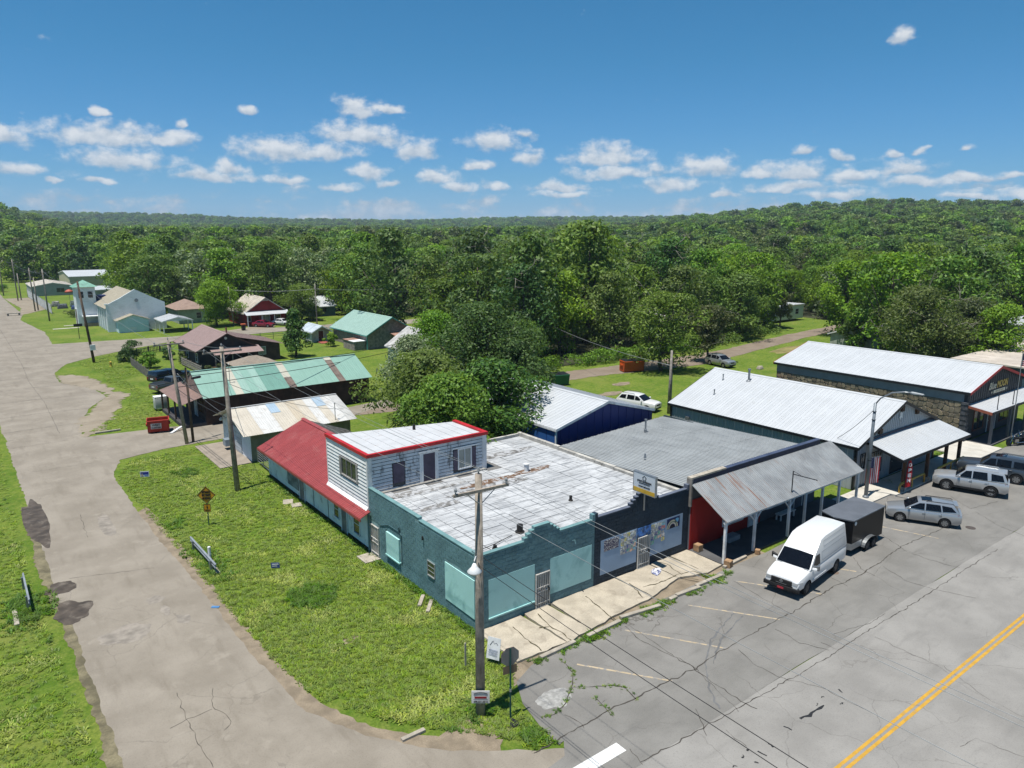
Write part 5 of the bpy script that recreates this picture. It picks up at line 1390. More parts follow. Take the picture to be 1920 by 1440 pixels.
for x, h in ((55.6, 1.7), (59.2, 2.0), (62.6, 1.6)):
    MB().tube((x, -2.0, 3.22), (x, -2.0, 3.22 + h), .04).build('standpipe', DFRONT, tav)
# low red-capped yard wall behind
yw = thing('yard_wall', 'low blue yard wall with a red cap at the rear corner of the stone building', 'wall', (0, 0, 0))
MB().box(49.6, 54.1, 18.9, 19.15, 0, 2.6).build('wall', M('slate_blue_wall', (.06, .09, .16), .7), yw); MB().box(49.5, 54.15, 18.84, 19.21, 2.6, 2.8).build('cap', RED_TRIM, yw)

# ================================================================== BROWN HOUSE
bh_ = thing('brown_house', 'dark wooden house with dusty pink metal roof and front porch beyond the barn', 'house', (0, 0, 0))
PINKR = M('dusty_pink_roof', (.34, .24, .22), .55, var=.06, dirt=(.27, .19, .17), damt=.4)
DKW = M('near_black_boards', (.03, .03, .037), .8, var=.3, dirt=(.08, .04, .03), damt=.5)
solid_gable(7.9, 15.6, 80.2, 92, 2.9, 4.9, 'y').build('wall', DKW, bh_)
gable_roof(bh_, 7.9, 15.6, 80.2, 92, 2.9, 4.9, 'y', PINKR, 1.0, 2, .5, .6, M('brown_fascia', (.1, .05, .04), .8))
MB().add([(15.6, 82.5, 0), (20.2, 82.5, 0), (20.2, 91, 0), (15.6, 91, 0), (15.6, 82.5, 3.4), (20.2, 82.5, 2.4), (20.2, 91, 2.4), (15.6, 91, 3.4)], [(0,3,2,1),(4,5,6,7),(0,1,5,4),(1,2,6,5),(2,3,7,6),(3,0,4,7)]).build('wing_wall', M('brown_wing', (.09, .05, .04), .8, var=.3), bh_)
roof_slope(bh_, (20.8, 2.35), (13.8, 3.95), 82.0, 91.4, 'y', PINKR, 1.0, 2)
roof_slope(bh_, (77.6, 2.25), (80.1, 2.85), 9.3, 16.2, 'x', PINKR, 1.0, 2, name='porch_roof_panel')
for x in (9.5, 11.8, 14.0, 16.0): MB().box(x - .06, x + .06, 77.75, 77.87, .3, 2.3).build('porch_post', WOOD_GREY, bh_)
MB().box(9.3, 16.2, 77.7, 80.2, 0, .35).build('porch_floor', WOOD_DARK, bh_)
for k in range(22): 
    x = 9.55 + k * .3; MB().box(x, x + .05, 77.75, 77.82, .38, 1.2).build('baluster', WOOD_DARK, bh_)
MB().box(9.4, 16.1, 77.74, 77.84, 1.2, 1.28).build('handrail', WOOD_DARK, bh_)
window(bh_, ('x', 7.9, -1), 81.0, 82.0, 1.0, 2.2, WHITE_TRIM, PANE, 1, 2); window(bh_, ('x', 7.9, -1), 86.0, 87.0, 1.0, 2.2, WHITE_TRIM, PANE, 1, 2)
window(bh_, ('y', 82.5, -1), 17.0, 18.0, 1.0, 2.1, WHITE_TRIM, glassy('pale_pane', (.22, .24, .22), .15), 2, 2)
MB().lathe([(.2, 0), (.2, .06)], (11.7, 80.15, 4.2), 10, 'y').build('gable_vent', WHITE_TRIM, bh_)
MB().tube((13.5, 86, 4.2), (13.5, 86, 5.0), .12).build('chimney', M('brick_red', (.22, .08, .06), .8), bh_)
# low ramp rail beside it
rr = thing('ramp_railing', 'grey slatted ramp railing along the side of the dark wooden house', 'railing', (7.2, 76.5, 0), R(92))
for k in range(4): MB().box(0, 9.5, 0, .05, .15 + k * .28, .33 + k * .28).build('slat', WOOD_GREY, rr)
for k in range(5): MB().box(k * 2.35, k * 2.35 + .1, -.06, 0, 0, 1.35).build('post', WOOD_GREY, rr)
gz = thing('hip_roofed_shed', 'small shed with a tan hip roof between the barn and the dark house', 'shed', (12.0, 69.5, 0))
MB().box(-2.2, 2.2, -1.8, 1.8, 0, 2.2).build('wall', WOOD_GREY, gz)
TANR = M('tan_shingle', (.30, .25, .20), .9, var=.15, scale=3, fine=.3)
mb = MB(); mb.add([(-2.9, -2.4, 2.1), (2.9, -2.4, 2.1), (2.9, 2.4, 2.1), (-2.9, 2.4, 2.1), (-.5, 0, 3.1), (.5, 0, 3.1)], [(0,1,5,4), (1,2,5), (2,3,4,5), (3,0,4), (0,3,2,1)]); mb.build('roof', TANR, gz)
# picket fences
def fence(name, label, a, b, h, mat, step=.22, cat='fence', rails=(.3, .8), pw=.1):
    a, b = Vector(a), Vector(b); d = b - a; L_ = d.length; t = thing(name, label, cat, (a.x, a.y, 0), math.atan2(d.y, d.x))
    me = MB().add([(0, 0, 0), (pw, 0, 0), (pw, .025, 0), (0, .025, 0), (0, 0, h - .06), (pw, 0, h - .06), (pw, .025, h - .06), (0, .025, h - .06), (pw/2, .012, h)], [(0,1,5,4), (1,2,6,5), (2,3,7,6), (3,0,4,7), (4,5,8), (5,6,8), (6,7,8), (7,4,8)]).mesh('picket', mat)
    for i in range(int(L_ / step)): inst('picket', me, t, (i * step, 0, 0), (0, rnd.uniform(-.03, .03), 0))
    for z in rails: MB().box(0, L_, .03, .07, z * h, z * h + .08).build('rail', mat, t)
    for i in range(int(L_ / 2.4) + 1): MB().box(i * 2.4 - .05, i * 2.4 + .05, .07, .17, 0, h + .05).build('post', mat, t)
    return t
DARKF = M('dark_weathered_fence', (.075, .07, .065), .9, var=.3)
fence('picket_fence', 'dark weathered picket fence between the side road and the shrubs', (3.28, 98.35), (9.18, 102.50), 1.2, DARKF, .3)
fence('picket_fence', 'grey picket fence behind the parked black truck', (0.92, 90.21), (0.85, 77.00), 1.2, WOOD_GREY, .25)
pf = thing('pipe_fence', 'thin pipe rail fence along the side road before the red house', 'fence', (22, 104, 0), R(3))
for z in (.5, .85, 1.2): MB().tube((0, 0, z), (24, 0, z), .035, n=6).build('rail', M('pipe_green', (.1, .12, .09), .6), pf)
for k in range(11): MB().tube((k * 2.4, 0, 0), (k * 2.4, 0, 1.3), .05, n=6).build('post', M('pipe_green', (.1, .12, .09), .6), pf)

# ================================================================== CHURCH
ch = thing('white_church', 'white church with square tower, green tower cap and tan roof', 'church', (0, 0, 0))
CHW = M('church_white', (.86, .92, .95), .75, var=.06, scale=.8, dirt=(.62, .66, .68), damt=.6, dscale=.9, streak=(1, 1, 3), fine=.15, fscale=6)
TANRF = M('tan_church_roof', (.38, .34, .26), .8, var=.08, dirt=(.3, .27, .2), damt=.4)
solid_gable(4.8, 14.7, 132.6, 152, 4.7, 7.5, 'y').build('wall', CHW, ch)
gable_roof(ch, 4.8, 14.7, 132.7, 152, 4.7, 7.5, 'y', TANRF, 1.6, 1, .45, .0, None)
mb = MB(); mb.add([(4.5, 132.3, 0), (15.0, 132.3, 0), (15.0, 132.3, 5.3), (12.4, 132.3, 6.6), (9.75, 132.3, 8.05), (7.1, 132.3, 6.5), (4.5, 132.3, 5.2)] + [(x, 132.62, z) for x, z in ((4.5, 0), (15, 0), (15, 5.3), (12.4, 6.6), (9.75, 8.05), (7.1, 6.5), (4.5, 5.2))], [tuple(range(7)), tuple(range(13, 6, -1))] + [(i, 7 + i, 7 + (i+1) % 7, (i+1) % 7) for i in range(7)]); mb.build('front_gable', CHW, ch)
MB().box(4.3, 4.8, 132.2, 132.7, 5.2, 5.45).build('gable_pier', CHW, ch)
MB().lathe([(.35, 0), (.35, .05)], (9.9, 132.24, 5.9), 14, 'y').build('round_vent', M('vent_grey', (.3, .33, .36), .7), ch)
tw = MB().box(1.3, 4.9, 146.6, 150.4, 0, 8.0).build('tower', CHW, ch)
mb = MB(); mb.add([(.8, 146.1, 7.95), (5.4, 146.1, 7.95), (5.4, 150.9, 7.95), (.8, 150.9, 7.95), (3.1, 148.5, 9.3)], [(0,1,4), (1,2,4), (2,3,4), (3,0,4), (0,3,2,1)]); mb.build('tower_roof', M('copper_green_roof', (.17, .36, .28), .6, var=.2), tw)
for u in (1.8, 3.5): window(tw, ('y', 146.6, -1), u, u + .9, 5.7, 7.0, CHW, PANE, 1, 2)
MB().box(5.2, 8, 147.5, 150, 4.0, 6.0).build('dormer_wall', M('dormer_blue', (.03, .04, .13), .7), ch)
for y in (134.2, 136.8, 139.4, 142, 144.4):
    window(ch, ('x', 4.8, -1), y, y + 1.0, 2.2, 4.0, CHW, PANE, 1, 2)
    mb = MB(); fb(mb, ('x', 4.8, -1), y - .8, y - .55, 0, 4.4, .0, .25); mb.build('buttress', CHW, ch)
door(ch, ('x', 1.3, -1), 147.6, 149.2, .1, 3.4, M('brown_church_door', (.14, .05, .03), .7), CHW)
pj = MB().box(2.0, 5.0, 144.6, 146.6, 1.9, 2.1).build('porch_roof', WHITE_TRIM, ch)
for x in (2.1, 4.8): MB().box(x, x + .25, 144.7, 144.95, 0, 1.9).build('porch_post', M('stone_tan', (.3, .25, .2), .9), ch)
MB().box(2.0, 4.9, 144.7, 144.8, 0, .7).build('porch_wall', M('stone_tan', (.3, .25, .2), .9), ch)
an = solid_gable(5.9, 11.2, 129.6, 132.3, 2.4, 3.35, 'y').build('annex', M('annex_blue', (.66, .85, .90), .7, var=.05), ch)
roof_slope(an, (5.5, 2.3), (8.55, 3.38), 129.3, 132.28, 'y', TANRF, 1.5, 1); roof_slope(an, (11.6, 2.3), (8.55, 3.38), 129.3, 132.28, 'y', TANRF, 1.5, 1)
window(an, ('y', 129.6, -1), 7.9, 9.0, .4, 1.0, M('annex_blue', (.66, .85, .90), .7), CHW, 1, 1)
MB().box(-1.2, 1.2, 148.2, 149.0, 0, .05).build('path', CONC2, ch); MB().box(-3.6, 1.0, 143.4, 144.3, 0, .04).build('path', CONC2, ch)
cp = thing('white_carport', 'open white metal carport beside the church', 'carport', (0, 0, 0))
gable_roof(cp, 12.7, 17.9, 124, 131, 2.3, 2.95, 'y', WHITE_ROOF, 1.2, 2, .2, .1, WHITE_TRIM)
for x in (12.7, 17.9):
    for y in (124.1, 127.5, 130.8): MB().box(x - .08, x + .08, y - .08, y + .08, 0, 2.3).build('post', WHITE_TRIM, cp)
MB().add([(12.7, 124.0, 2.25), (17.9, 124.0, 2.25), (15.3, 124.0, 2.9), (12.7, 124.05, 2.25), (17.9, 124.05, 2.25), (15.3, 124.05, 2.9)], [(0,1,2), (5,4,3)]).build('gable_panel', CHW, cp)
hh = thing('hip_roofed_house', 'small pale green house with brown hip roof behind the carport', 'house', (0, 0, 0))
MB().box(18.6, 24.5, 138, 147, 0, 3.1).build('wall', M('pale_green_wall', (.42, .5, .46), .8), hh)
mb = MB(); mb.add([(18, 137.3, 3), (25.1, 137.3, 3), (25.1, 147.6, 3), (18, 147.6, 3), (21.5, 140.8, 4.7), (21.5, 144.2, 4.7)], [(0,1,4), (1,2,5,4), (2,3,5), (3,0,4,5), (0,3,2,1)]); mb.build('roof', M('brown_hip', (.3, .21, .17), .8, var=.12), hh)
window(hh, ('y', 138, -1), 22.2, 23.2, 1.0, 2.2, WHITE_TRIM, PANE, 1, 2)
MB().tube((23.6, 142, 4), (23.6, 142, 5.2), .14).build('flue', WHITE_TRIM, hh)

# ================================================================== INDUSTRIAL SHEDS on the left
TANC = M('tan_cladding', (.6, .55, .40), .6, var=.06); GRC = M('grey_cladding', (.4, .43, .43), .6, var=.1)
t = thing('tan_warehouse', 'large tan metal warehouse with white roof at the edge of the woods', 'warehouse', (0, 0, 0))
solid_gable(13, 34, 262, 292, 4.2, 5.6, 'x').build('wall', TANC, t); gable_roof(t, 13, 34, 262, 292, 4.2, 5.6, 'x', WHITE_ROOF, 2.0, 1, .2, .2, WHITE_TRIM)
for i in range(19): mb = MB(); fb(mb, ('y', 262, -1), 14 + i * 1.05, 14.35 + i * 1.05, .1, 4.1, .0, .12); mb.build('cladding_rib', TANC, t)
t = thing('grey_warehouse', 'low grey metal shed with a cream roof behind the chain link fence', 'warehouse', (0, 0, 0))
solid_gable(.2, 11, 236, 256, 2.9, 3.9, 'y').build('wall', GRC, t); gable_roof(t, .2, 11, 236, 256, 2.9, 3.9, 'y', M('cream_roof', (.55, .5, .43), .6), 2.0, 1, .2, .2, WHITE_TRIM)
window(t, ('y', 236, -1), 6.5, 8.5, 1.0, 2.2, GRC, PANE, 2, 1)
t = thing('flat_roofed_store', 'flat roofed grey block beside the tan warehouse', 'building', (0, 0, 0))
MB().box(12, 24, 205, 222, 0, 3.0).build('wall', GRC, t); MB().box(11.7, 24.3, 204.7, 222.3, 3.0, 3.3).build('roof', WHITE_ROOF, t); MB().box(17, 19, 210, 212, 3.3, 4.2).build('roof_unit', STEEL, t)
for i, (x, y) in enumerate(((6.4, 205.0), (8.2, 206.0))):
    u = thing('red_umbrella', ('left', 'right')[i] + ' of two round red umbrellas outside the warehouse yard', 'umbrella', (x, y, 0))
    MB().tube((0, 0, 0), (0, 0, 3.6), .05).build('pole', STEEL, u); MB().lathe([(1.1, 2.9), (.95, 3.3), (.5, 3.6), (.05, 3.75)], (0, 0, 0), 12).build('canopy', M('umbrella_red', (.45, .1, .06), .6), u, smooth=True)
cl = thing('chain_link_fence', 'grey chain link fence along the yard left of the church', 'fence', (-.6, 176, 0), R(90.5))
MESH_ = M('chain_mesh', (.3, .32, .33), .6, .5)
for k in range(24): MB().tube((k * 2.6, 0, 0), (k * 2.6, 0, 2.3), .05, n=6).build('post', STEEL, cl)
for z in (.1, 2.25): MB().tube((0, 0, z), (59.8, 0, z), .035, n=6).build('rail', STEEL, cl)
mb = MB()
for k in range(190):
    x = k * .31
    for s in (1, -1):
        xa, xb = (x, x + 1.9) if s > 0 else (x + 1.9, x)
        if max(xa, xb) < 59.8: mb.tube((xa, .02 * s, .12), (xb, .02 * s, 2.2), .012, n=3, cap=False)
mb.build('mesh', MESH_, cl, kind='stuff', fix=False)
for i, (x, y, w_, d_, h_, c) in enumerate(((3.0, 190, 2.4, 1.6, 1.2, (.12, .13, .15)), (5.2, 186, 1.6, 2.0, 1.0, (.05, .08, .2)), (2.2, 197, 2.0, 1.4, 1.4, (.3, .3, .28)), (6.5, 194, 3.0, 1.5, 1.6, (.2, .24, .22)))):
    o = MB().hexa([(-w_/2, -d_/2, 0), (w_/2, -d_/2, 0), (w_/2, d_/2, 0), (-w_/2, d_/2, 0), (-w_/2 * .8, -d_/2 * .7, h_), (w_/2 * .7, -d_/2 * .9, h_ * .8), (w_/2 * .9, d_/2 * .8, h_), (-w_/2 * .6, d_/2, h_ * .9)]).build('scrap_heap', M('scrap_%d' % i, c, .7, .3, var=.6, scale=3), label=('dark grey', 'dark blue', 'pale grey', 'greenish')[i] + ' heap of scrap in the fenced yard left of the church', cat='scrap'); o.location = (x, y, 0); bevel_obj(o, .15)

# ================================================================== RED HOUSE, BLUE HOUSE, SHEDS
rh_ = thing('red_house', 'small dark red house with white porch roof beside the woods', 'house', (0, 0, 0))
REDH = M('barn_red_siding', (.30, .02, .018), .75, var=.15)
solid_gable(28.6, 36.9, 125.3, 137, 2.9, 5.7, 'y').build('wall', REDH, rh_)
gable_roof(rh_, 28.6, 36.9, 125.3, 137, 2.9, 5.7, 'y', M('rusty_white_roof', (.52, .47, .4), .7, var=.2, dirt=(.3, .2, .14), damt=.7), 1.2, 1, .5, .4, M('weathered_white', (.5, .47, .42), .8))
roof_slope(rh_, (123.4, 2.35), (125.2, 2.95), 28.2, 37.3, 'x', WHITE_ROOF, 1.3, 1, name='porch_roof_panel')
for x in (28.5, 31.5, 34, 37): MB().box(x - .07, x + .07, 123.6, 123.74, 0, 2.35).build('porch_post', WHITE_TRIM, rh_)
window(rh_, ('y', 125.3, -1), 31.9, 33.5, .5, 2.2, WHITE_TRIM, glassy('pale_pane', (.22, .24, .22), .15), 2, 1, .12); window(rh_, ('y', 125.3, -1), 28.9, 29.6, 1.0, 2.1, WHITE_TRIM, PANE); window(rh_, ('y', 125.3, -1), 34.9, 35.8, 1.2, 2.0, WHITE_TRIM, PANE)
mb = MB(); mb.add([(32.0, 125.26, 5.0), (33.5, 125.26, 5.0), (32.75, 125.26, 5.55)], [(0, 1, 2)]); mb.build('gable_panel', M('weathered_white', (.5, .47, .42), .8), rh_)
bl = thing('blue_house', 'low blue house with pale metal roof in tree shade', 'house', (0, 0, 0))
solid_gable(45.6, 51.6, 133.2, 141, 2.5, 4.3, 'x').build('wall', M('teal_blue_siding', (.06, .13, .18), .8, var=.1), bl)
gable_roof(bl, 45.6, 51.6, 133.2, 141, 2.5, 4.3, 'x', WHITE_ROOF, 1.2, 1, .5, .4, WHITE_TRIM)
window(bl, ('y', 133.2, -1), 48.4, 49.4, 1.0, 2.0, M('teal_blue_siding', (.06, .13, .18), .8), PANE)
gb = thing('green_roofed_outbuilding', 'grey wooden outbuilding with pale green gable roof and lean-to', 'outbuilding', (0, 0, 0))
solid_gable(34.8, 43.6, 82.5, 96, 2.6, 5.1, 'y').build('wall', WOOD_GREY, gb)
gable_roof(gb, 34.8, 43.6, 82.5, 96, 2.6, 5.1, 'y', M('mint_roof', (.32, .47, .41), .5, var=.05), 1.2, 2, .4, .6, M('turquoise_trim', (.1, .4, .36), .6))
roof_slope(gb, (80.0, 2.1), (82.4, 2.5), 38.8, 44.5, 'x', M('rust_roof', (.36, .2, .15), .8, var=.3, dirt=(.5, .42, .36), damt=.6), 1.0, 2, name='lean_to_panel')
for x in (38.9, 44.3): MB().box(x - .08, x + .08, 80.1, 80.26, 0, 2.1).build('lean_to_post', M('turquoise_trim', (.1, .4, .36), .6), gb)
MB().box(34.7, 34.82, 82.4, 82.6, 0, 2.6).build('corner_post', M('turquoise_trim', (.1, .4, .36), .6), gb)
ro = thing('rusty_hutch', 'low hutch with a rusty and white lid beside the green roofed outbuilding', 'hutch', (33.6, 86, 0))
MB().box(-1.0, 1.0, -3.2, 1.0, 0, 1.4).build('box', WOOD_GREY, ro); MB().box(-1.1, 1.1, -1.2, 1.1, 1.4, 1.5).build('rusty_lid', M('rust_roof', (.36, .2, .15), .8), ro); MB().box(-1.1, 1.1, -3.3, -1.21, 1.4, 1.5).build('white_lid', WHITE_TRIM, ro)
sd = thing('white_garden_shed', 'small white garden shed with brown door and pale gable roof', 'shed', (0, 0, 0))
solid_gable(30.6, 33.8, 95.6, 100, 2.0, 2.9, 'y').build('wall', M('shed_white', (.55, .55, .53), .8, dirt=(.35, .32, .28), damt=.5), sd)
gable_roof(sd, 30.6, 33.8, 95.6, 100, 2.0, 2.9, 'y', M('pale_blue_roof', (.48, .54, .6), .6), 1.1, 1, .3, .9, WHITE_TRIM)
door(sd, ('y', 95.6, -1), 31.8, 32.7, .05, 1.95, M('maroon_door', (.12, .03, .03), .7))
MB().hexa([(31.4, 93.3, 0), (32.8, 93.3, 0), (32.8, 95.4, .0), (31.4, 95.4, 0), (31.4, 93.3, .06), (32.8, 93.3, .06), (32.8, 95.4, .22), (31.4, 95.4, .22)]).build('ramp', M('red_ramp', (.3, .08, .06), .8), sd)
s2 = thing('dark_lean_shed', 'dark plank shed with pale roof next to the garden shed', 'shed', (0, 0, 0))
MB().box(38.6, 41.2, 99, 103, 0, 2.3).build('wall', M('dark_planks', (.07, .06, .055), .9, var=.3), s2); roof_slope(s2, (38.3, 2.3), (41.4, 2.7), 98.7, 103.2, 'y', WHITE_ROOF, 1.5, 1)
wg = thing('white_gabled_cottage', 'white cottage with worn grey roof half hidden behind the silver maple', 'cottage', (0, 0, 0))
solid_gable(31.5, 38.5, 59, 69, 2.9, 5.2, 'y').build('wall', M('cottage_white', (.5, .56, .6), .8), wg); gable_roof(wg, 31.5, 38.5, 59, 69, 2.9, 5.2, 'y', M('worn_pale_roof', (.46, .45, .44), .8, var=.2, dirt=(.25, .23, .22), damt=.7), 1.2, 1, .4, .3, WHITE_TRIM)
window(wg, ('x', 31.5, -1), 61, 62, 1, 2.2, WHITE_TRIM, PANE, 1, 2)
# houses among the trees to the right
wh = thing('white_bungalow', 'white bungalow with porch seen between the trees behind the rear lane', 'house', (0, 0, 0))
solid_gable(84, 93, 70.5, 79, 2.9, 4.6, 'x').build('wall', M('bungalow_white', (.62, .62, .6), .8), wh); gable_roof(wh, 84, 93, 70.5, 79, 2.9, 4.6, 'x', M('pale_grey_shingle', (.5, .48, .46), .8, var=.12), 1.2, 1, .5, .4, WHITE_TRIM)
window(wh, ('y', 70.5, -1), 88.2, 89.6, 1, 2.4, WHITE_TRIM, PANE, 2, 2, .12); door(wh, ('y', 70.5, -1), 90.4, 91.3, .1, 2.2, WHITE_TRIM)
w2 = thing('pale_roofed_house', 'pale roofed house with veranda posts far back between the trees', 'house', (0, 0, 0))
solid_gable(138, 150, 122, 134, 4.2, 7.4, 'y').build('wall', M('bungalow_white', (.62, .62, .6), .8), w2); gable_roof(w2, 138, 150, 122, 134, 4.2, 7.4, 'y', M('sandy_roof', (.5, .45, .38), .8, var=.1), 1.6, 1, .5, .4, WHITE_TRIM)
for x in (138.5, 142, 146, 149.5): MB().box(x - .15, x + .15, 119.6, 119.9, 0, 4.2).build('veranda_post', WHITE_TRIM, w2)
tr = thing('white_mobile_home', 'long white mobile home glimpsed under the trees beyond the rear lane', 'mobile home', (0, 0, 0))
o = MB().box(116, 130, 62.5, 66.5, .5, 3.4).build('body', M('trailer_white', (.7, .73, .76), .6, var=.05), tr); MB().box(115.8, 130.2, 62.3, 66.7, 3.4, 3.6).build('roof', WHITE_ROOF, tr)
for k in range(4): window(tr, ('y', 62.5, -1), 117 + k * 3.3, 118.2 + k * 3.3, 1.5, 2.6, WHITE_TRIM, PANE, 1, 2)
gg = thing('pale_garage', 'pale garage with dark shingle roof in the shade of the trees behind the stone building', 'garage', (0, 0, 0))
solid_gable(99, 108, 30.5, 38.5, 2.3, 3.7, 'x').build('wall', M('garage_pale_green', (.42, .46, .4), .8), gg); gable_roof(gg, 99, 108, 30.5, 38.5, 2.3, 3.7, 'x', M('dark_shingle', (.1, .1, .11), .9, var=.2), 1.2, 1, .4, .3, WHITE_TRIM)
r1 = thing('worn_flat_building', 'low building with a worn pinkish white roof behind the stone building', 'building', (0, 0, 0))
MB().box(82, 108, -6, 12.4, 0, 3.1).build('wall', M('dusky_blue_wall', (.05, .09, .13), .8, var=.3), r1)
n = 13
for i in range(n): MB().box(81.7 + i * 2.05, 83.72 + i * 2.05, -6.3, 12.7, 3.1, 3.28 + .01 * (i % 2)).build('roof_sheet', M('pinkish_worn_roof', (.54, .48, .42), .85, var=.14, scale=.5, dirt=(.4, .33, .27), damt=.6, dscale=.6), r1)
r2 = thing('silver_metal_shed', 'long silver grey metal shed behind the ivy covered hedge', 'shed', (0, 0, 0))
solid_gable(118, 160, 8, 24, 3.6, 4.5, 'x').build('wall', M('silver_cladding', (.4, .42, .46), .5, var=.05), r2); gable_roof(r2, 118, 160, 8, 24, 3.6, 4.5, 'x', WHITE_ROOF, 2, 1, .2, .2, WHITE_TRIM)
r3 = thing('white_roofed_house', 'distant house with white cross gable roof standing above the trees on the right', 'house', (0, 0, 0))
solid_gable(232, 256, 74, 88, 6.4, 10.2, 'x').build('wall', M('pale_blue_siding', (.45, .52, .58), .8), r3); gable_roof(r3, 232, 256, 74, 88, 6.4, 10.2, 'x', M('pale_shingle', (.55, .53, .5), .8), 2.4, 1, .5, .5, WHITE_TRIM)
sg_ = solid_gable(233, 241, 68, 80, 6.4, 9.2, 'y').build('cross_wing', M('pale_blue_siding', (.45, .52, .58), .8), r3)
roof_slope(r3, (232.6, 6.3), (237, 9.25), 67.6, 80, 'y', M('pale_shingle', (.55, .53, .5), .8), 2.4, 1); roof_slope(r3, (241.4, 6.3), (237, 9.25), 67.6, 80, 'y', M('pale_shingle', (.55, .53, .5), .8), 2.4, 1)

# ================================================================== VEHICLES
TYRE = M('tyre_rubber', (.014, .014, .015), .85, var=.2, obj=True); RIM = M('alloy_rim', (.45, .46, .47), .35, .8, obj=True); DRIM = M('steel_rim', (.12, .12, .13), .5, .6, obj=True)
AUTOGLASS = glassy('tinted_auto_glass', (.004, .005, .008), .04); LAMPG = M('headlamp_lens', (.5, .52, .54), .12, .3, obj=True); REDL = M('tail_lamp', (.28, .01, .01), .2, obj=True)
MATS['tinted_auto_glass'].node_tree.nodes['Principled BSDF'].inputs['Specular IOR Level'].default_value = .22
BLKP = M('black_plastic', (.013, .013, .014), .6, obj=True)
def paint(name, c, metal=.0, rough=.28): return M(name, c, rough, metal, var=.02, scale=.5, coat=.6, spec=.5, obj=True)

def wheel(parent, x, y, r, w, side, rim=None, spokes=6):
    t = MB().lathe([(r * .62, -w/2), (r * .93, -w/2), (r, -w/2 + .03), (r, w/2 - .03), (r * .93, w/2), (r * .62, w/2)], (0, 0, 0), 24, 'y', cap=False).build('wheel', TYRE, parent, smooth=False)
    auto_smooth(t, 40); t.location = (x, y, r)
    m = MB(); m.lathe([(r * .63, side * w * .30), (r * .63, side * w * .44), (r * .56, side * w * .44), (r * .55, side * w * .34)], (0, 0, 0), 24, 'y', cap=False)
    for k in range(spokes):
        a = 2 * math.pi * k / spokes; c, s = math.cos(a), math.sin(a); p = []
        for rr, hw in ((r * .08, .06 * r / .35), (r * .58, .045 * r / .35)):
            for yy in (side * w * .36, side * w * .46):
                for sgn in (-1, 1): p.append((c * rr - s * hw * sgn, yy, s * rr + c * hw * sgn))
        m.add(p, [(0,1,3,2), (4,6,7,5), (0,2,6,4), (1,5,7,3), (0,4,5,1), (2,3,7,6)])
    m.lathe([(r * .12, side * w * .3), (r * .12, side * w * .48), (.0, side * w * .49)], (0, 0, 0), 10, 'y')
    m.build('rim', rim or RIM, t)
    d = MB().lathe([(0, side * w * .28), (r * .6, side * w * .28)], (0, 0, 0), 18, 'y').build('brake', BLKP, t)
    return t

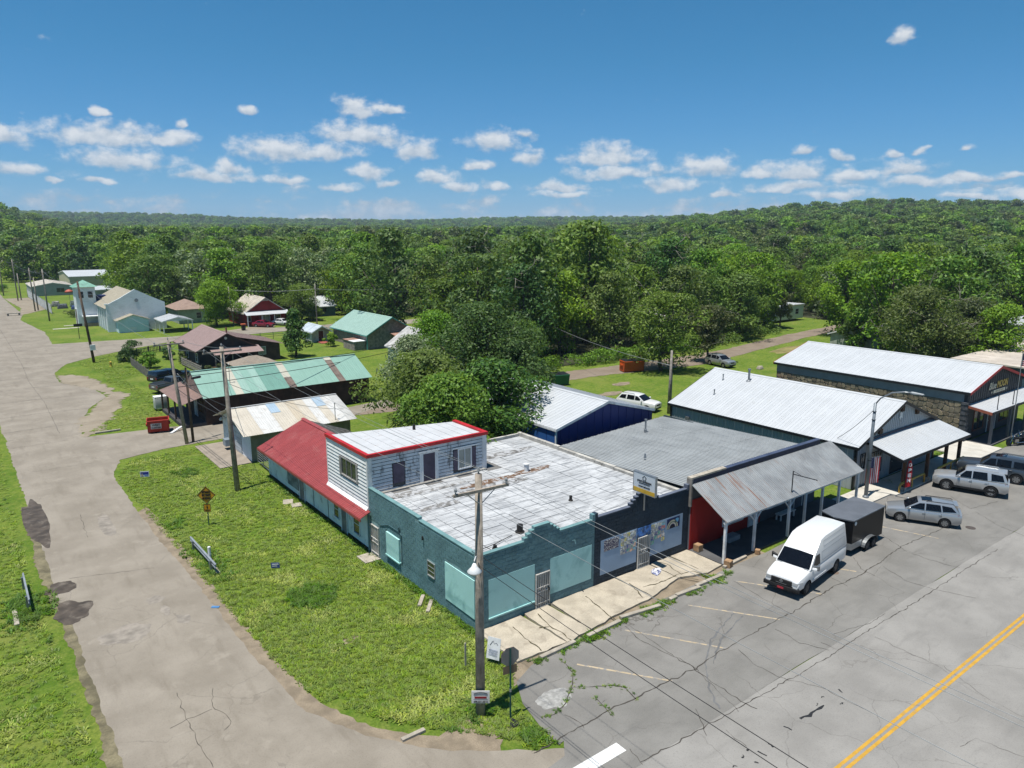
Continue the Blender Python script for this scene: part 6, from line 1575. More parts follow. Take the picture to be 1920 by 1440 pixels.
def make_car(name, label, col, L, W, H, wb, r, top, roof, belt, wf=.93, wt=.76, windows=(), glass_rear=True, zb=.24, bend=.5, group=None, rim=None, cladding=None, tw=.22, cat='car', fo=None, windshield=True, nose_w=.8):
    """top: (x, z) line of the lower body from nose to tail; roof: (x, z) cabin profile from cowl over the roof to the tail"""
    root = thing(name, label, cat, group=group)
    w = W / 2; xs = [p[0] for p in top]
    def ztop(x):
        for (xa, za), (xb, zb_) in zip(top[:-1], top[1:]):
            if xb <= x <= xa or xa <= x <= xb:
                return za + (zb_ - za) * (x - xa) / (xb - xa) if xb != xa else max(za, zb_)
        return top[-1][1]
    st = sorted(set([L/2, L/2 - .06, L/2 - .22, L/2 - .5, L/2 - .95, -L/2, -L/2 + .05, -L/2 + .18, -L/2 + .6] + xs + [L/2 - 1.3 - k * .35 for k in range(int((L - 2.4) / .35))]), reverse=True)
    rings = []
    for x in st:
        zt = ztop(min(max(x, min(xs)), max(xs)))
        fr = (L/2 - x); re = (x + L/2)
        k = 1.0
        if fr < .95: k = nose_w + (1 - nose_w) * math.sin(min(1, (fr + .05) / .95) * math.pi / 2)
        if re < .5: k = min(k, .93 + .07 * math.sin(min(1, (re + .05) / .5) * math.pi / 2))
        hw = w * k
        z0 = zb + (.12 if fr < .1 or re < .06 else 0)
        zt2 = zt - (.10 if fr < .03 else 0)
        mid = z0 + (zt2 - z0) * .55
        half = [(0, z0), (hw * .88, z0), (hw * .985, z0 + .12), (hw, mid), (hw * .985, zt2 - .16), (hw * .94, zt2 - .05), (hw * .80, zt2), (hw * .45, zt2 + .018), (0, zt2 + .025)]
        rings.append([(x, y, z) for y, z in half] + [(x, -y, z) for y, z in half[-2:0:-1]])
    n = len(rings[0]); mb = MB()
    for rg in rings: mb.v += rg
    for i in range(len(rings) - 1):
        for j in range(n): mb.f.append((i*n+j, i*n+(j+1)%n, (i+1)*n+(j+1)%n, (i+1)*n+j)); mb.m.append(0)
    mb.f.append(tuple(range(n))); mb.m.append(0); mb.f.append(tuple(range((len(rings)-1)*n, len(rings)*n))[::-1]); mb.m.append(0)
    body = mb.build('body', [col, BLKP], root)
    fx = (L/2 - fo) if fo else wb / 2 + .05; rx = fx - wb
    cut = MB()
    for cx in (fx, rx):
        cut.lathe([(r * 1.2, -w - .3), (r * 1.2, -w + tw + .12)], (cx, 0, r * 1.02), 28, 'y', 1); cut.lathe([(r * 1.2, w - tw - .12), (r * 1.2, w + .3)], (cx, 0, r * 1.02), 28, 'y', 1)
    co = cut.build('cutter', [col, BLKP])
    md = body.modifiers.new('b', 'BOOLEAN'); md.operation = 'DIFFERENCE'; md.object = co; md.solver = 'EXACT'
    bpy.context.view_layer.update()
    me = bpy.data.meshes.new_from_object(body.evaluated_get(bpy.context.evaluated_depsgraph_get()))
    body.modifiers.clear(); body.data = me; bpy.data.objects.remove(co); auto_smooth(body, 38)
    # wheel-arch lips
    for cx in (fx, rx):
        for s in (-1, 1):
            wheel(root, cx, s * (w - tw / 2 - .015), r, tw, s, rim)
            if cladding:
                pts = [(cx + r * 1.24 * math.cos(a), s * (w - .0), r * 1.02 + r * 1.24 * math.sin(a)) for a in [math.pi * k / 14 - .12 + .017 * k for k in range(15)]]
                MB().path(pts, .045, 6).build('arch_trim', cladding, root)
    if cladding:
        for s in (-1, 1): MB().box(rx + r * 1.2, fx - r * 1.2, s * w - .03, s * w + .03, zb + .02, zb + .16).build('sill_trim', cladding, root)
    # cabin
    zmin = roof[0][1]; zmax = max(z for _, z in roof)
    def yw(z): t = (z - belt) / (zmax - belt); return w * (wf + (wt - wf) * min(1, max(-.2, t)))
    mb = MB(); m_ = len(roof)
    lf = [(x, yw(z), z) for x, z in roof]; rt = [(x, -yw(z), z) for x, z in roof]; c = [(x, 0, z + (.03 if z > belt + .3 else 0)) for x, z in roof]
    mb.v = lf + c + rt
    for i in range(m_ - 1):
        mb.f += [(i, i+1, m_+i+1, m_+i), (m_+i, m_+i+1, 2*m_+i+1, 2*m_+i)]; mb.m += [0, 0]
    mb.f += [tuple(range(m_))[::-1], tuple(range(2*m_, 3*m_)), (0, m_, 2*m_, 3*m_-1, 2*m_-1, m_-1)]; mb.m += [0, 0, 0]
    cab = mb.build('cabin', col, root); bevel_obj(cab, .055, 2, 25)
    def side_pane(poly, s, name='window', mat=None, d=.014):
        pts = [(x, s * (yw(z) + d), z) for x, z in poly]
        if s > 0: pts = pts[::-1]
        mbp = MB(); mbp.poly(pts); return mbp.build(name, mat or AUTOGLASS, root)
    for poly in windows:
        for s in (-1, 1): side_pane(poly, s)
    if windshield:
        (xa, za), (xb, zb2) = roof[0], roof[1]
        def fp(t, s, m): 
            x, z = xa + (xb - xa) * t, za + (zb2 - za) * t; d = Vector((zb2 - za, 0, xa - xb)).normalized() * .016
            return (x + d.x, s * (yw(z) - m), z + d.z)
        mbp = MB(); A_, B_ = .07, .93
        mbp.add([fp(A_, -1, .07), (fp(A_, 0, 0)[0] + .03, 0, fp(A_, 0, 0)[2]), fp(A_, 1, .07), fp(B_, 1, .07), (fp(B_, 0, 0)[0] + .02, 0, fp(B_, 0, 0)[2] + .03), fp(B_, -1, .07)], [(0, 1, 4, 5), (1, 2, 3, 4)]); mbp.build('windscreen', AUTOGLASS, root)
        (xa, za), (xb, zb2) = roof[-1], roof[-2]
        if glass_rear:
            d = Vector((-(zb2 - za), 0, -(xa - xb))).normalized() * .016
            q = []
            for t, s in ((.12, -1), (.12, 1), (.88, 1), (.88, -1)):
                x, z = xa + (xb - xa) * t, za + (zb2 - za) * t; q.append((x - .016, s * (yw(z) - .1), z + .004))
            MB().poly(q).build('rear_window', AUTOGLASS, root)
    # lights, bumpers, mirrors, handles, plate
    zh = ztop(L/2 - .12)
    for s in (-1, 1):
        o = MB().hexa([(L/2 - .36, s * w * (nose_w + .115), zh - .27), (L/2 + .012, s * w * (nose_w - .02), zh - .27), (L/2 + .012, s * w * .46, zh - .26), (L/2 - .34, s * w * .46, zh - .26), (L/2 - .4, s * w * (nose_w + .11), zh - .10), (L/2 - .0, s * w * (nose_w - .03), zh - .11), (L/2 - .0, s * w * .46, zh - .11), (L/2 - .38, s * w * .46, zh - .10)]).build('headlight', LAMPG, root)
        zt_ = ztop(-L/2 + .1)
        MB().hexa([(-L/2 + .26, s * w * .955, zt_ - .34), (-L/2 - .012, s * w * .90, zt_ - .34), (-L/2 - .012, s * w * .74, zt_ - .34), (-L/2 + .2, s * w * .7, zt_ - .34), (-L/2 + .26, s * w * .955, zt_ - .06), (-L/2 - .004, s * w * .88, zt_ - .06), (-L/2 - .004, s * w * .74, zt_ - .06), (-L/2 + .2, s * w * .7, zt_ - .06)]).build('taillight', REDL, root)
        xm = roof[0][0] - .28
        mr = MB().hexa([(xm - .06, s * w * .98, belt + .02), (xm + .1, s * w * .98, belt + .02), (xm + .07, s * (w + .22), belt + .04), (xm - .06, s * (w + .22), belt + .04), (xm - .06, s * w * .98, belt + .17), (xm + .06, s * w * .98, belt + .16), (xm + .03, s * (w + .22), belt + .18), (xm - .06, s * (w + .22), belt + .19)]).build('mirror', col, root); bevel_obj(mr, .02, 1)
    MB().box(L/2 - .03, L/2 + .012, -w * .40, w * .40, zh - .30, zh - .12).build('grille', BLKP, root)
    MB().box(L/2 - .06, L/2 + .016, -w * .62, w * .62, zb + .12, zb + .26).build('lower_grille', BLKP, root)
    MB().box(-L/2 - .014, -L/2 + .03, -.26, .26, ztop(-L/2 + .05) - .35, ztop(-L/2 + .05) - .2).build('number_plate', WHITE_TRIM, root)
    return root, yw, ztop

def handles(root, W, xs, z):
    for x in xs:
        for s in (-1, 1): MB().box(x - .1, x + .1, s * W/2 - .0 if s < 0 else W/2 - .02, s * W/2 + .03 if s > 0 else -W/2 + .02, z, z + .035).build('door_handle', STEEL, root)
def rails(root, x0, x1, y, z, mat):
    for s in (-1, 1): MB().path([(x0, s * y, z), (x0 - .08, s * y, z + .07), (x1 + .08, s * y, z + .07), (x1, s * y, z)], .022, 6).build('roof_rail', mat, root)
def seams(root, W, xs, z0, z1):
    for x in xs:
        for s in (-1, 1): MB().box(x - .006, x + .006, s * (W/2 - .02), s * (W/2 + .002), z0, z1).build('door_seam', BLKP, root)
def place(o, x, y, deg): o.location = (x, y, .012 if y < 0 else .004); o.rotation_euler = (0, 0, R(deg)); return o

SILVER = paint('silver_paint', (.50, .52, .54), .6, .28); SILVER2 = paint('light_silver_paint', (.60, .61, .62), .55, .28); SLATEP = paint('slate_blue_paint', (.085, .105, .13), .5, .28)
WHITEP = paint('white_car_paint', (.78, .79, .80), 0, .3); BLACKP = paint('black_paint', (.008, .01, .016), .1, .2); GREYP = paint('graphite_paint', (.13, .13, .135), .5, .32); REDP = paint('crimson_paint', (.28, .01, .03), .2, .25)
# compact silver wagon
c, yw, zt = make_car('silver_wagon', 'silver compact wagon with sunroof parked nearest the white van trailer', SILVER, 4.37, 1.78, 1.56, 2.6, .32,
    [(2.185, .78), (1.9, .86), (1.25, .98), (1.0, 1.0), (-1.9, 1.04), (-2.185, 1.0)], [(1.15, .98), (.30, 1.50), (-.6, 1.57), (-1.7, 1.50), (-2.08, 1.0)], 1.0, .93, .74,
    [[(.93, 1.06), (.28, 1.43), (-.02, 1.45), (-.02, 1.04)], [(-.1, 1.04), (-.1, 1.46), (-.92, 1.46), (-1.0, 1.05)], [(-1.08, 1.06), (-1.0, 1.45), (-1.55, 1.41), (-1.85, 1.13)]])
rails(c, -.1, -1.7, .58, 1.53, BLKP); handles(c, 1.78, (-.0, -.95), .82); seams(c, 1.78, (.85, -.06, -1.0), .35, .95)
MB().hexa([(-.45, -.36, 1.56), (.15, -.36, 1.52), (.15, .36, 1.52), (-.45, .36, 1.56), (-.45, -.36, 1.603), (.15, -.36, 1.565), (.15, .36, 1.565), (-.45, .36, 1.603)]).build('sunroof', AUTOGLASS, c); MB().box(-1.95, -1.72, -.52, .52, 1.475, 1.51).build('spoiler', SILVER, c)
place(c, 31.75, -6.4, 118)
# tall silver SUV
c, yw, zt = make_car('silver_suv', 'large light silver SUV with dark windows parked second from the porch', SILVER2, 4.82, 1.92, 1.88, 2.8, .41,
    [(2.41, .98), (2.15, 1.08), (1.15, 1.17), (.9, 1.18), (-2.2, 1.2), (-2.41, 1.16)], [(.98, 1.16), (.34, 1.76), (-.4, 1.86), (-2.02, 1.84), (-2.34, 1.18)], 1.17, .94, .76,
    [[(.75, 1.22), (.32, 1.69), (-.05, 1.73), (-.05, 1.22)], [(-.13, 1.22), (-.13, 1.74), (-1.0, 1.76), (-1.08, 1.22)], [(-1.3, 1.24), (-1.25, 1.74), (-1.95, 1.7), (-2.1, 1.28)]], zb=.36, cladding=None, nose_w=.86)
rails(c, -.2, -1.7, .66, 1.84, SILVER2); handles(c, 1.92, (-.02, -1.0), 1.0); seams(c, 1.92, (.8, -.09, -1.15), .5, 1.1)
MB().box(-2.2, -1.95, -.62, .62, 1.8, 1.84).build('spoiler', SILVER2, c); MB().box(-1.7, 1.3, -.96, -.9, .36, .5).build('side_step', BLKP, c); MB().box(-1.7, 1.3, .9, .96, .36, .5).build('side_step', BLKP, c)
place(c, 40.7, -5.85, 108.5)
# slate full-size SUV
c, yw, zt = make_car('slate_suv', 'slate blue full size SUV with sunroof at the right edge beside the yellow rail', SLATEP, 5.15, 2.0, 1.9, 2.95, .40,
    [(2.57, 1.02), (2.3, 1.1), (1.2, 1.2), (.95, 1.2), (-2.3, 1.22), (-2.57, 1.18)], [(1.08, 1.18), (.42, 1.76), (-.4, 1.87), (-2.2, 1.85), (-2.5, 1.2)], 1.18, .94, .78,
    [[(.82, 1.24), (.38, 1.7), (0, 1.74), (0, 1.24)], [(-.08, 1.24), (-.08, 1.75), (-1.0, 1.76), (-1.0, 1.24)], [(-1.15, 1.25), (-1.15, 1.74), (-2.15, 1.72), (-2.28, 1.26)]], zb=.36)
rails(c, -.2, -2.0, .7, 1.84, SLATEP); handles(c, 2.0, (-.05, -1.0), 1.02); seams(c, 2.0, (.85, -.04, -1.08), .5, 1.12)
MB().hexa([(-.6, -.4, 1.86), (.1, -.4, 1.8), (.1, .4, 1.8), (-.6, .4, 1.86), (-.6, -.4, 1.905), (.1, -.4, 1.855), (.1, .4, 1.855), (-.6, .4, 1.905)]).build('sunroof', AUTOGLASS, c)
place(c, 45.5, -5.85, 104)
# white SUV behind the blue building, silver SUV in the rear lane
c, _, _ = make_car('white_suv', 'white SUV with roof rails parked on the grass behind the blue metal building', WHITEP, 4.7, 1.9, 1.75, 2.75, .36,
    [(2.35, .95), (2.0, 1.05), (1.15, 1.12), (.9, 1.12), (-2.2, 1.15), (-2.35, 1.1)], [(1.05, 1.1), (.25, 1.62), (-.4, 1.72), (-1.8, 1.7), (-2.25, 1.12)], 1.12, .93, .75,
    [[(.8, 1.17), (.25, 1.56), (-.05, 1.6), (-.05, 1.17)], [(-.13, 1.17), (-.13, 1.61), (-1.0, 1.62), (-1.05, 1.17)], [(-1.2, 1.18), (-1.15, 1.6), (-1.75, 1.56), (-2.0, 1.2)]])
rails(c, -.2, -1.7, .62, 1.69, BLKP); place(c, 40.0, 27.0, -76)
c, _, _ = make_car('silver_crossover', 'silver crossover parked under the elm by the rear lane', SILVER, 4.6, 1.84, 1.7, 2.66, .35,
    [(2.3, .92), (2.0, 1.02), (1.15, 1.08), (.9, 1.08), (-2.1, 1.12), (-2.3, 1.08)], [(1.05, 1.06), (.25, 1.58), (-.4, 1.68), (-1.7, 1.64), (-2.2, 1.1)], 1.08, .93, .75,
    [[(.8, 1.13), (.25, 1.52), (-.05, 1.56), (-.05, 1.13)], [(-.13, 1.13), (-.13, 1.57), (-1.0, 1.57), (-1.05, 1.13)], [(-1.2, 1.14), (-1.15, 1.55), (-1.7, 1.5), (-1.9, 1.16)]])
rails(c, -.2, -1.7, .62, 1.65, BLKP); place(c, 68.9, 38.1, 262)
# pickups
def pickup(name, label, col, topper):
    c, _, _ = make_car(name, label, col, 5.6, 1.96, 1.8, 3.4, .38,
        [(2.8, 1.0), (2.5, 1.1), (1.3, 1.16), (1.05, 1.16), (-2.5, 1.15), (-2.8, 1.13)], [(1.15, 1.14), (.45, 1.68), (0, 1.76), (-.75, 1.74), (-.95, 1.14)], 1.14, .93, .76,
        [[(.9, 1.19), (.45, 1.62), (.05, 1.66), (.05, 1.19)], [(-.05, 1.19), (-.05, 1.66), (-.66, 1.66), (-.78, 1.19)]], zb=.42, cat='pickup')
    MB().box(-2.66, -1.05, -.74, .74, 1.178, 1.19).build('bed_opening', BLKP, c)
    if topper:
        o = MB().hexa([(-2.75, -.92, 1.16), (-1.0, -.92, 1.16), (-1.0, .92, 1.16), (-2.75, .92, 1.16), (-2.6, -.78, 1.8), (-1.0, -.78, 1.78), (-1.0, .78, 1.78), (-2.6, .78, 1.8)]).build('bed_topper', col, c); bevel_obj(o, .05)
        for s in (-1, 1): MB().poly([(-2.4, s * .905, 1.3), (-1.15, s * .905, 1.3), (-1.15, s * .80, 1.68), (-2.35, s * .80, 1.68)]).build('topper_window', AUTOGLASS, c)
    else:
        for s in (-1, 1): MB().box(-2.72, -1.0, s * .82 - .07, s * .82 + .07, 1.17, 1.23).build('bed_rail', col, c)
    return c
place(pickup('grey_pickup', 'graphite grey pickup with open bed parked by the barn porch', GREYP, False), 1.9, 68.2, 20)
place(pickup('black_pickup', 'black pickup with a bed topper parked against the picket fence', BLACKP, True), 2.7, 73.9, 27)
def sedan(name, label, col, x, y, deg):
    c, _, _ = make_car(name, label, col, 4.5, 1.76, 1.4, 2.65, .32, [(2.25, .72), (1.9, .82), (1.0, .93), (.8, .94), (-1.4, .97), (-2.0, .96), (-2.25, .9)], [(.95, .93), (.15, 1.34), (-.4, 1.4), (-1.0, 1.36), (-1.75, .97)], .94, .92, .7,
        [[(.7, 1.0), (.15, 1.28), (-.2, 1.31), (-.2, .99)], [(-.28, .99), (-.28, 1.31), (-.9, 1.29), (-1.3, 1.02)]])
    return place(c, x, y, deg)
sedan('red_sedan', 'crimson red sedan parked on the gravel before the red house', REDP, 31.2, 122.3, -50)
sedan('white_sedan', 'white sedan beside the red sedan, partly behind the magnolia', WHITEP, 35.3, 122.8, -60)
# ---- white high-roof van
v, yw, zt = make_car('white_van', 'white high roof cargo van with black grille and a red plate', WHITEP, 6.1, 2.03, 2.66, 3.7, .39,
    [(3.05, .98), (2.8, 1.10), (1.95, 1.28), (1.7, 1.30), (-2.9, 1.32), (-3.05, 1.3)], [(1.85, 1.27), (1.12, 2.0), (.35, 2.58), (-.2, 2.66), (-2.85, 2.64), (-3.03, 1.3)], 1.28, .965, .80,
    [[(1.55, 1.34), (1.1, 1.9), (.62, 1.9), (.62, 1.34)]], glass_rear=False, zb=.42, cat='van', rim=DRIM, fo=1.0, nose_w=.88)
for s in (-1, 1):
    for (x0, x1, z0, z1) in ((-2.7, .35, 1.42, 1.92), (-2.7, .1, 2.12, 2.45)):
        mb = MB()
        for (a, b, c_, d_) in ((x0, x1, z0, z0 + .03), (x0, x1, z1 - .03, z1), (x0, x0 + .03, z0, z1), (x1 - .03, x1, z0, z1)):
            mb.poly([(a, s * (yw(c_) + .012), c_), (b, s * (yw(c_) + .012), c_), (b, s * (yw(d_) + .012), d_), (a, s * (yw(d_) + .012), d_)])
        mb.build('side_panel_crease', M('van_crease', (.45, .48, .52), .4, obj=True), v)
    MB().box(-.2, 1.5, s * 1.0 - .02, s * 1.0 + .03, .66, .7).build('rub_strip', WHITEP, v)
    o = MB().hexa([(1.5, s * .99, 1.28), (1.62, s * .99, 1.28), (1.58, s * 1.34, 1.3), (1.46, s * 1.34, 1.3), (1.5, s * .99, 1.52), (1.62, s * .99, 1.5), (1.58, s * 1.34, 1.62), (1.46, s * 1.34, 1.62)]).build('tow_mirror', STEEL if s > 0 else BLKP, v); bevel_obj(o, .03, 1)
o = MB().box(2.93, 3.13, -.98, .98, .40, .62).build('bumper', BLKP, v); bevel_obj(o, .05)
o = MB().box(3.02, 3.09, -.58, .58, .66, .96).build('front_grille', BLKP, v); bevel_obj(o, .03, 1)
em = MB().lathe([(.085, 3.09), (.085, 3.105), (.06, 3.108), (.06, 3.09)], (0, 0, .84), 16, 'x').build('emblem_ring', STEEL, v); MB().box(3.09, 3.112, -.095, .095, .825, .855).build('emblem_bar', STEEL, em)
MB().box(3.09, 3.1, -.3, .3, .70, .72).build('grille_strip', STEEL, v)
MB().box(3.13, 3.145, -.17, .17, .42, .53).build('front_plate', M('red_plate', (.5, .04, .06), .5), v)
MB().box(1.7, 1.86, -.85, .85, 1.28, 1.30).build('cowl', BLKP, v)
place(v, 18.05, -6.25, 187)
# ---- black enclosed trailer
tl = thing('black_trailer', 'black enclosed cargo trailer with tandem wheels behind the white van', 'trailer', (0, 0, .012))
BLKT = M('black_trailer_skin', (.005, .005, .006), .45, var=.2, spec=.2)
pl = [(22.5, -6.45), (26.4, -6.35), (26.4, -4.35), (22.5, -4.45), (22.15, -5.45)]
MB().prism(pl, .42, 2.22).build('body', BLKT, tl)
MB().prism([(x + (.03 if x > 24 else -.03), y + (.03 if y > -5.4 else -.03)) for x, y in pl], 2.22, 2.29).build('roof', M('trailer_roof', (.17, .18, .2), .45, .3, var=.12), tl)
for a, b in zip(pl, pl[1:] + pl[:1]): MB().tube((a[0], a[1], 2.26), (b[0], b[1], 2.26), .035, n=6).build('roof_edge', STEEL, tl)
MB().prism([(22.47, -6.47), (23.7, -6.44), (23.7, -6.42), (22.47, -6.4)], .42, .8).build('stone_guard', STEEL, tl); MB().prism([(22.47, -6.48), (22.13, -5.45), (22.15, -5.44), (22.5, -6.44)], .42, .8).build('stone_guard', STEEL, tl)
for s, y in ((-1, -6.5), (1, -4.3)):
    for x in (24.2, 24.95): w_ = wheel(tl, x, y - s * .0, .31, .2, s, DRIM)
    pts = [(24.58 + .85 * math.cos(a), .31 + .52 * math.sin(a)) for a in [math.pi * k / 12 for k in range(13)]]
    mb = MB(); mb.v = [(x, y - .14, z) for x, z in pts] + [(x, y + .14, z) for x, z in pts]; mb.f = [(i, i + 1, 14 + i, 13 + i) for i in range(12)]; mb.m = [0] * 12; mb.build('fender', STEEL, tl, fix=False)
MB().lathe([(.12, -.01), (.12, .01)], (22.75, -6.46, 2.05), 12, 'y').build('vent_disc', WHITE_TRIM, tl)
MB().tube((22.2, -5.45, .45), (21.0, -5.75, .42), .05).build('drawbar', BLKP, tl)
# ---- motorcycles outside the dark-fronted building
CHROME = M('chrome', (.6, .6, .62), .15, 1.0, obj=True); BIKEB = paint('bike_black', (.006, .006, .008))
def motorcycle(label, x, y, deg):
    b = thing('motorcycle', label, 'motorcycle', (x, y, .012), R(deg), 'motorcycles parked outside the dark front')
    for wx in (-.78, .82):
        wv = MB().lathe([(.22, -.05), (.30, -.06), (.33, -.02), (.33, .02), (.30, .06), (.22, .05)], (wx, 0, .33), 20, 'y').build('wheel', TYRE, b)
        sp = MB()
        for k in range(6):
            a = math.pi * k / 6; sp.tube((wx + .24 * math.cos(a), 0, .33 + .24 * math.sin(a)), (wx - .24 * math.cos(a), 0, .33 - .24 * math.sin(a)), .01, n=4)
        sp.build('spokes', CHROME, wv)
        MB().path([(wx + .37 * math.cos(a), 0, .33 + .37 * math.sin(a)) for a in (.3, .8, 1.3, 1.8, 2.4)], .06, 6).build('fender', BIKEB, b)
    for s in (-1, 1):
        MB().tube((.82, s * .1, .33), (.45, s * .1, 1.0), .028, n=6).build('fork', CHROME, b); MB().tube((.1, s * .16, .3), (-.95, s * .18, .3), .05, .06).build('exhaust', CHROME, b)
        MB().path([(.42, s * .08, 1.0), (.35, s * .2, 1.2), (.22, s * .38, 1.16)], .02, 6).build('handlebar', CHROME, b)
    MB().lathe([(.05, -.3), (.16, -.2), (.18, .05), (.1, .3)], (.12, 0, .8), 12, 'x').build('tank', BIKEB, b, smooth=True)
    o = MB().box(-.62, -.12, -.16, .16, .62, .74).build('seat', BLKP, b); bevel_obj(o, .05)
    MB().box(-.15, .28, -.14, .14, .3, .62).build('engine', CHROME, b); MB().lathe([(.1, .0), (.1, .1)], (.5, 0, .92), 12, 'x').build('headlight', CHROME, b)
    MB().tube((.45, 0, .9), (-.75, 0, .4), .03).build('frame', BIKEB, b); MB().box(-1.0, -.6, -.3, .3, .5, .75).build('pannier', BIKEB, b)
motorcycle('nearest motorcycle with chrome engine outside the dark shop front', 56.9, -3.4, 160)
motorcycle('second motorcycle from the canopy post outside the dark shop front', 58.2, -3.5, 158)
motorcycle('motorcycle furthest along the kerb, cut by the photo edge', 59.5, -3.6, 156)

# ================================================================== POLES, WIRES, SIGNS
POLEW = M('pole_wood', (.36, .31, .26), .9, var=.25, scale=3, dirt=(.11, .085, .065), damt=.8, streak=(10, 10, .7), dscale=1.0, bmp=.6, bscale=22)
POLED = M('creosote_pole', (.10, .065, .045), .9, var=.35, scale=2, dirt=(.24, .19, .15), damt=.7, streak=(9, 9, .6), dscale=1.0)
INSUL = M('insulator_grey', (.3, .31, .32), .3)
def pole(label, x, y, h, lean=(0, 0), mat=None, r=.16, arm=None, armz=None, adir=0.0, group='utility poles', alen=2.4, name='utility_pole'):
    t = thing(name, label, 'pole', (x, y, 0), 0, group)
    mat = mat or POLEW; top = (lean[0], lean[1], h)
    MB().path([(0, 0, -.3), (lean[0] * .5, lean[1] * .5, h * .5), top], [r, r * .86, r * .68], 12).build('shaft', mat, t, smooth=True)
    if arm:
        for z in (armz if isinstance(armz, (list, tuple)) else [armz]):
            k = z / h; c, s = math.cos(adir), math.sin(adir); px, py = lean[0] * k - s * .17, lean[1] * k + c * .0 - .17
            q = MB(); d = Vector((c, s, 0)) * alen / 2; nn = Vector((-s, c, 0)) * .05; o = Vector((px, py, z))
            q.hexa([tuple(o - d - nn), tuple(o + d - nn), tuple(o + d + nn), tuple(o - d + nn)] + [tuple(v + Vector((0, 0, .11))) for v in (o - d - nn, o + d - nn, o + d + nn, o - d + nn)]); cb = q.build('crossarm', mat, t)
            for f in (-.92, .92): MB().lathe([(.03, 0), (.03, .08), (.07, .1), (.05, .15), (.07, .18), (.03, .24)], tuple(o + d * f + Vector((0, 0, .11))), 8).build('insulator', INSUL, cb)
            for f in (-1, 1): MB().tube(tuple(o + d * f * .5), (lean[0] * k, lean[1] * k - .1, z - .55), .018, n=5).build('brace', STEEL, cb)
        MB().lathe([(.03, 0), (.03, .1), (.07, .12), (.05, .18), (.03, .25)], top, 8).build('insulator', INSUL, t)
    return t
pB = pole('weathered utility pole with street lamp and small sign at the street corner', -3.33, -4.98, 10.1, (.05, .05), POLEW, .2, True, 9.45, R(-4))
pA = pole('tall grey utility pole standing on the lawn beside the garage', -3.07, 27.3, 10.9, (-.25, .3), POLEW, .2, True, 10.5, R(4), alen=2.8)
p2 = pole('leaning grey utility pole by the gravel drive, the taller of two', -2.9, 42.7, 9.6, (-.75, .3), POLEW, .17, True, 9.2, R(2), alen=2.6)
p3 = pole('short dark pole beside the gravel drive, the shorter of two', -2.3, 43.0, 7.0, (-.1, 0), POLED, .13)
pC = pole('dark creosote pole with a grey box at the road junction', -3.0, 96.0, 12.0, (-.9, .4), POLED, .2)
MB().box(-.35, .35, -.35, -.15, 1.9, 2.7).build('equipment_box', WHITE_TRIM, pC)
D = ((-2.6, 160.5, 11.2, 'utility pole with crossarm nearest the church lawn'), (-3.2, 186, 10.4, 'one of the paired poles beyond the church lawn, with crossarm'), (-2.4, 188, 8.0, 'slimmer of the paired poles beyond the church lawn'), (-4.4, 222, 11.5, 'crossarmed pole beside the fenced yard'), (-3.5, 224, 7.5, 'short pole beside the fenced yard'), (-6.6, 245, 12, 'pole near the verge bushes far down the street'), (-8.2, 300, 12, 'second last pole down the side street'), (-11.5, 305, 12.5, 'pole at the left photo edge far down the street'))
for x, y, h, lb in D: pole(lb, x, y, h, (-.2, 0), WOOD_GREY, .17, h > 10, h - .9, R(3), alen=2.6)
pole('thin pole in front of the woods left of the red house', 26.8, 127.5, 8.2, (-.6, 0), WOOD_GREY, .12)
pole('pale pole with wires between the red and the blue house', 40.6, 117.5, 8.6, (0, 0), WOOD_GREY, .13, True, 7.6, R(80), alen=1.0)
pW = pole('pale pole with a white crossarm rising from the dark trees', 58.0, 69.0, 7.2, (0, 0), M('bleached_pole', (.5, .49, .46), .9), .2, True, 6.3, R(-20), alen=2.0)
pR = pole('pale grey pole on the lawn behind the blue metal building', 41.05, 23.7, 6.8, (.1, 0), WOOD_GREY, .17)
MB().tube((.22, -.1, 0), (.22, -.1, 4.4), .05).build('conduit', STEEL, pR)
pole('distant pole with crossarm in front of the white roofed house', 240, 69, 15, (0, 0), WOOD_GREY, .22, True, [14.2, 11.5], R(-40), alen=5)
pX = pole('utility pole across the highway carrying the corner wires', -2.4, -47, 10.0, (0, 0), POLEW, .2, True, 9.4, 0)
# street lamp on the corner pole
MB().path([(-.16, -.1, 6.9), (-.35, -.3, 7.0), (-.5, -.42, 6.9)], .03, 6).build('lamp_arm', STEEL, pB)
MB().lathe([(.05, .32), (.10, .22), (.13, .16), (.28, 0), (.27, -.02)], (-.5, -.42, 6.5), 14).build('lamp_hood', WHITE_TRIM, pB, smooth=True)
MB().lathe([(.2, -.02), (.18, -.1), (.1, -.15)], (-.5, -.42, 6.5), 14).build('lamp_globe', M('lamp_glass', (.6, .62, .62), .2), pB, smooth=True)
# small sign nailed low on that pole
sg = thing('pole_sign', 'small white sign with red stripe nailed low on the corner pole', 'sign', (-3.48, -5.22, .95), R(-37))
MB().box(-.36, .36, -.02, .01, -.27, .27).build('panel', M('sign_white', (.72, .7, .68), .5), sg)
MB().box(-.24, .24, -.026, -.021, -.06, .03).build('red_stripe', M('dark_red_print', (.3, .02, .03), .5), sg)
UXs, UYs = (1, 0, 0), (0, 0, 1)
MB().path([(-.27, -.024, .15), (-.14, -.024, .19), (0, -.024, .205), (.14, -.024, .19), (.27, -.024, .15)], .018, 4).build('text_line', INK, sg); lettering('479-651-6313', sg, INK, .1, (0, -.028, -.2), UXs, UYs, width=.55)
for z in (.1, -.1): MB().box(-.28, .28, -.024, -.021, z - .012, z + .012).build('text_line', M('grey_print', (.3, .3, .32), .6), sg)
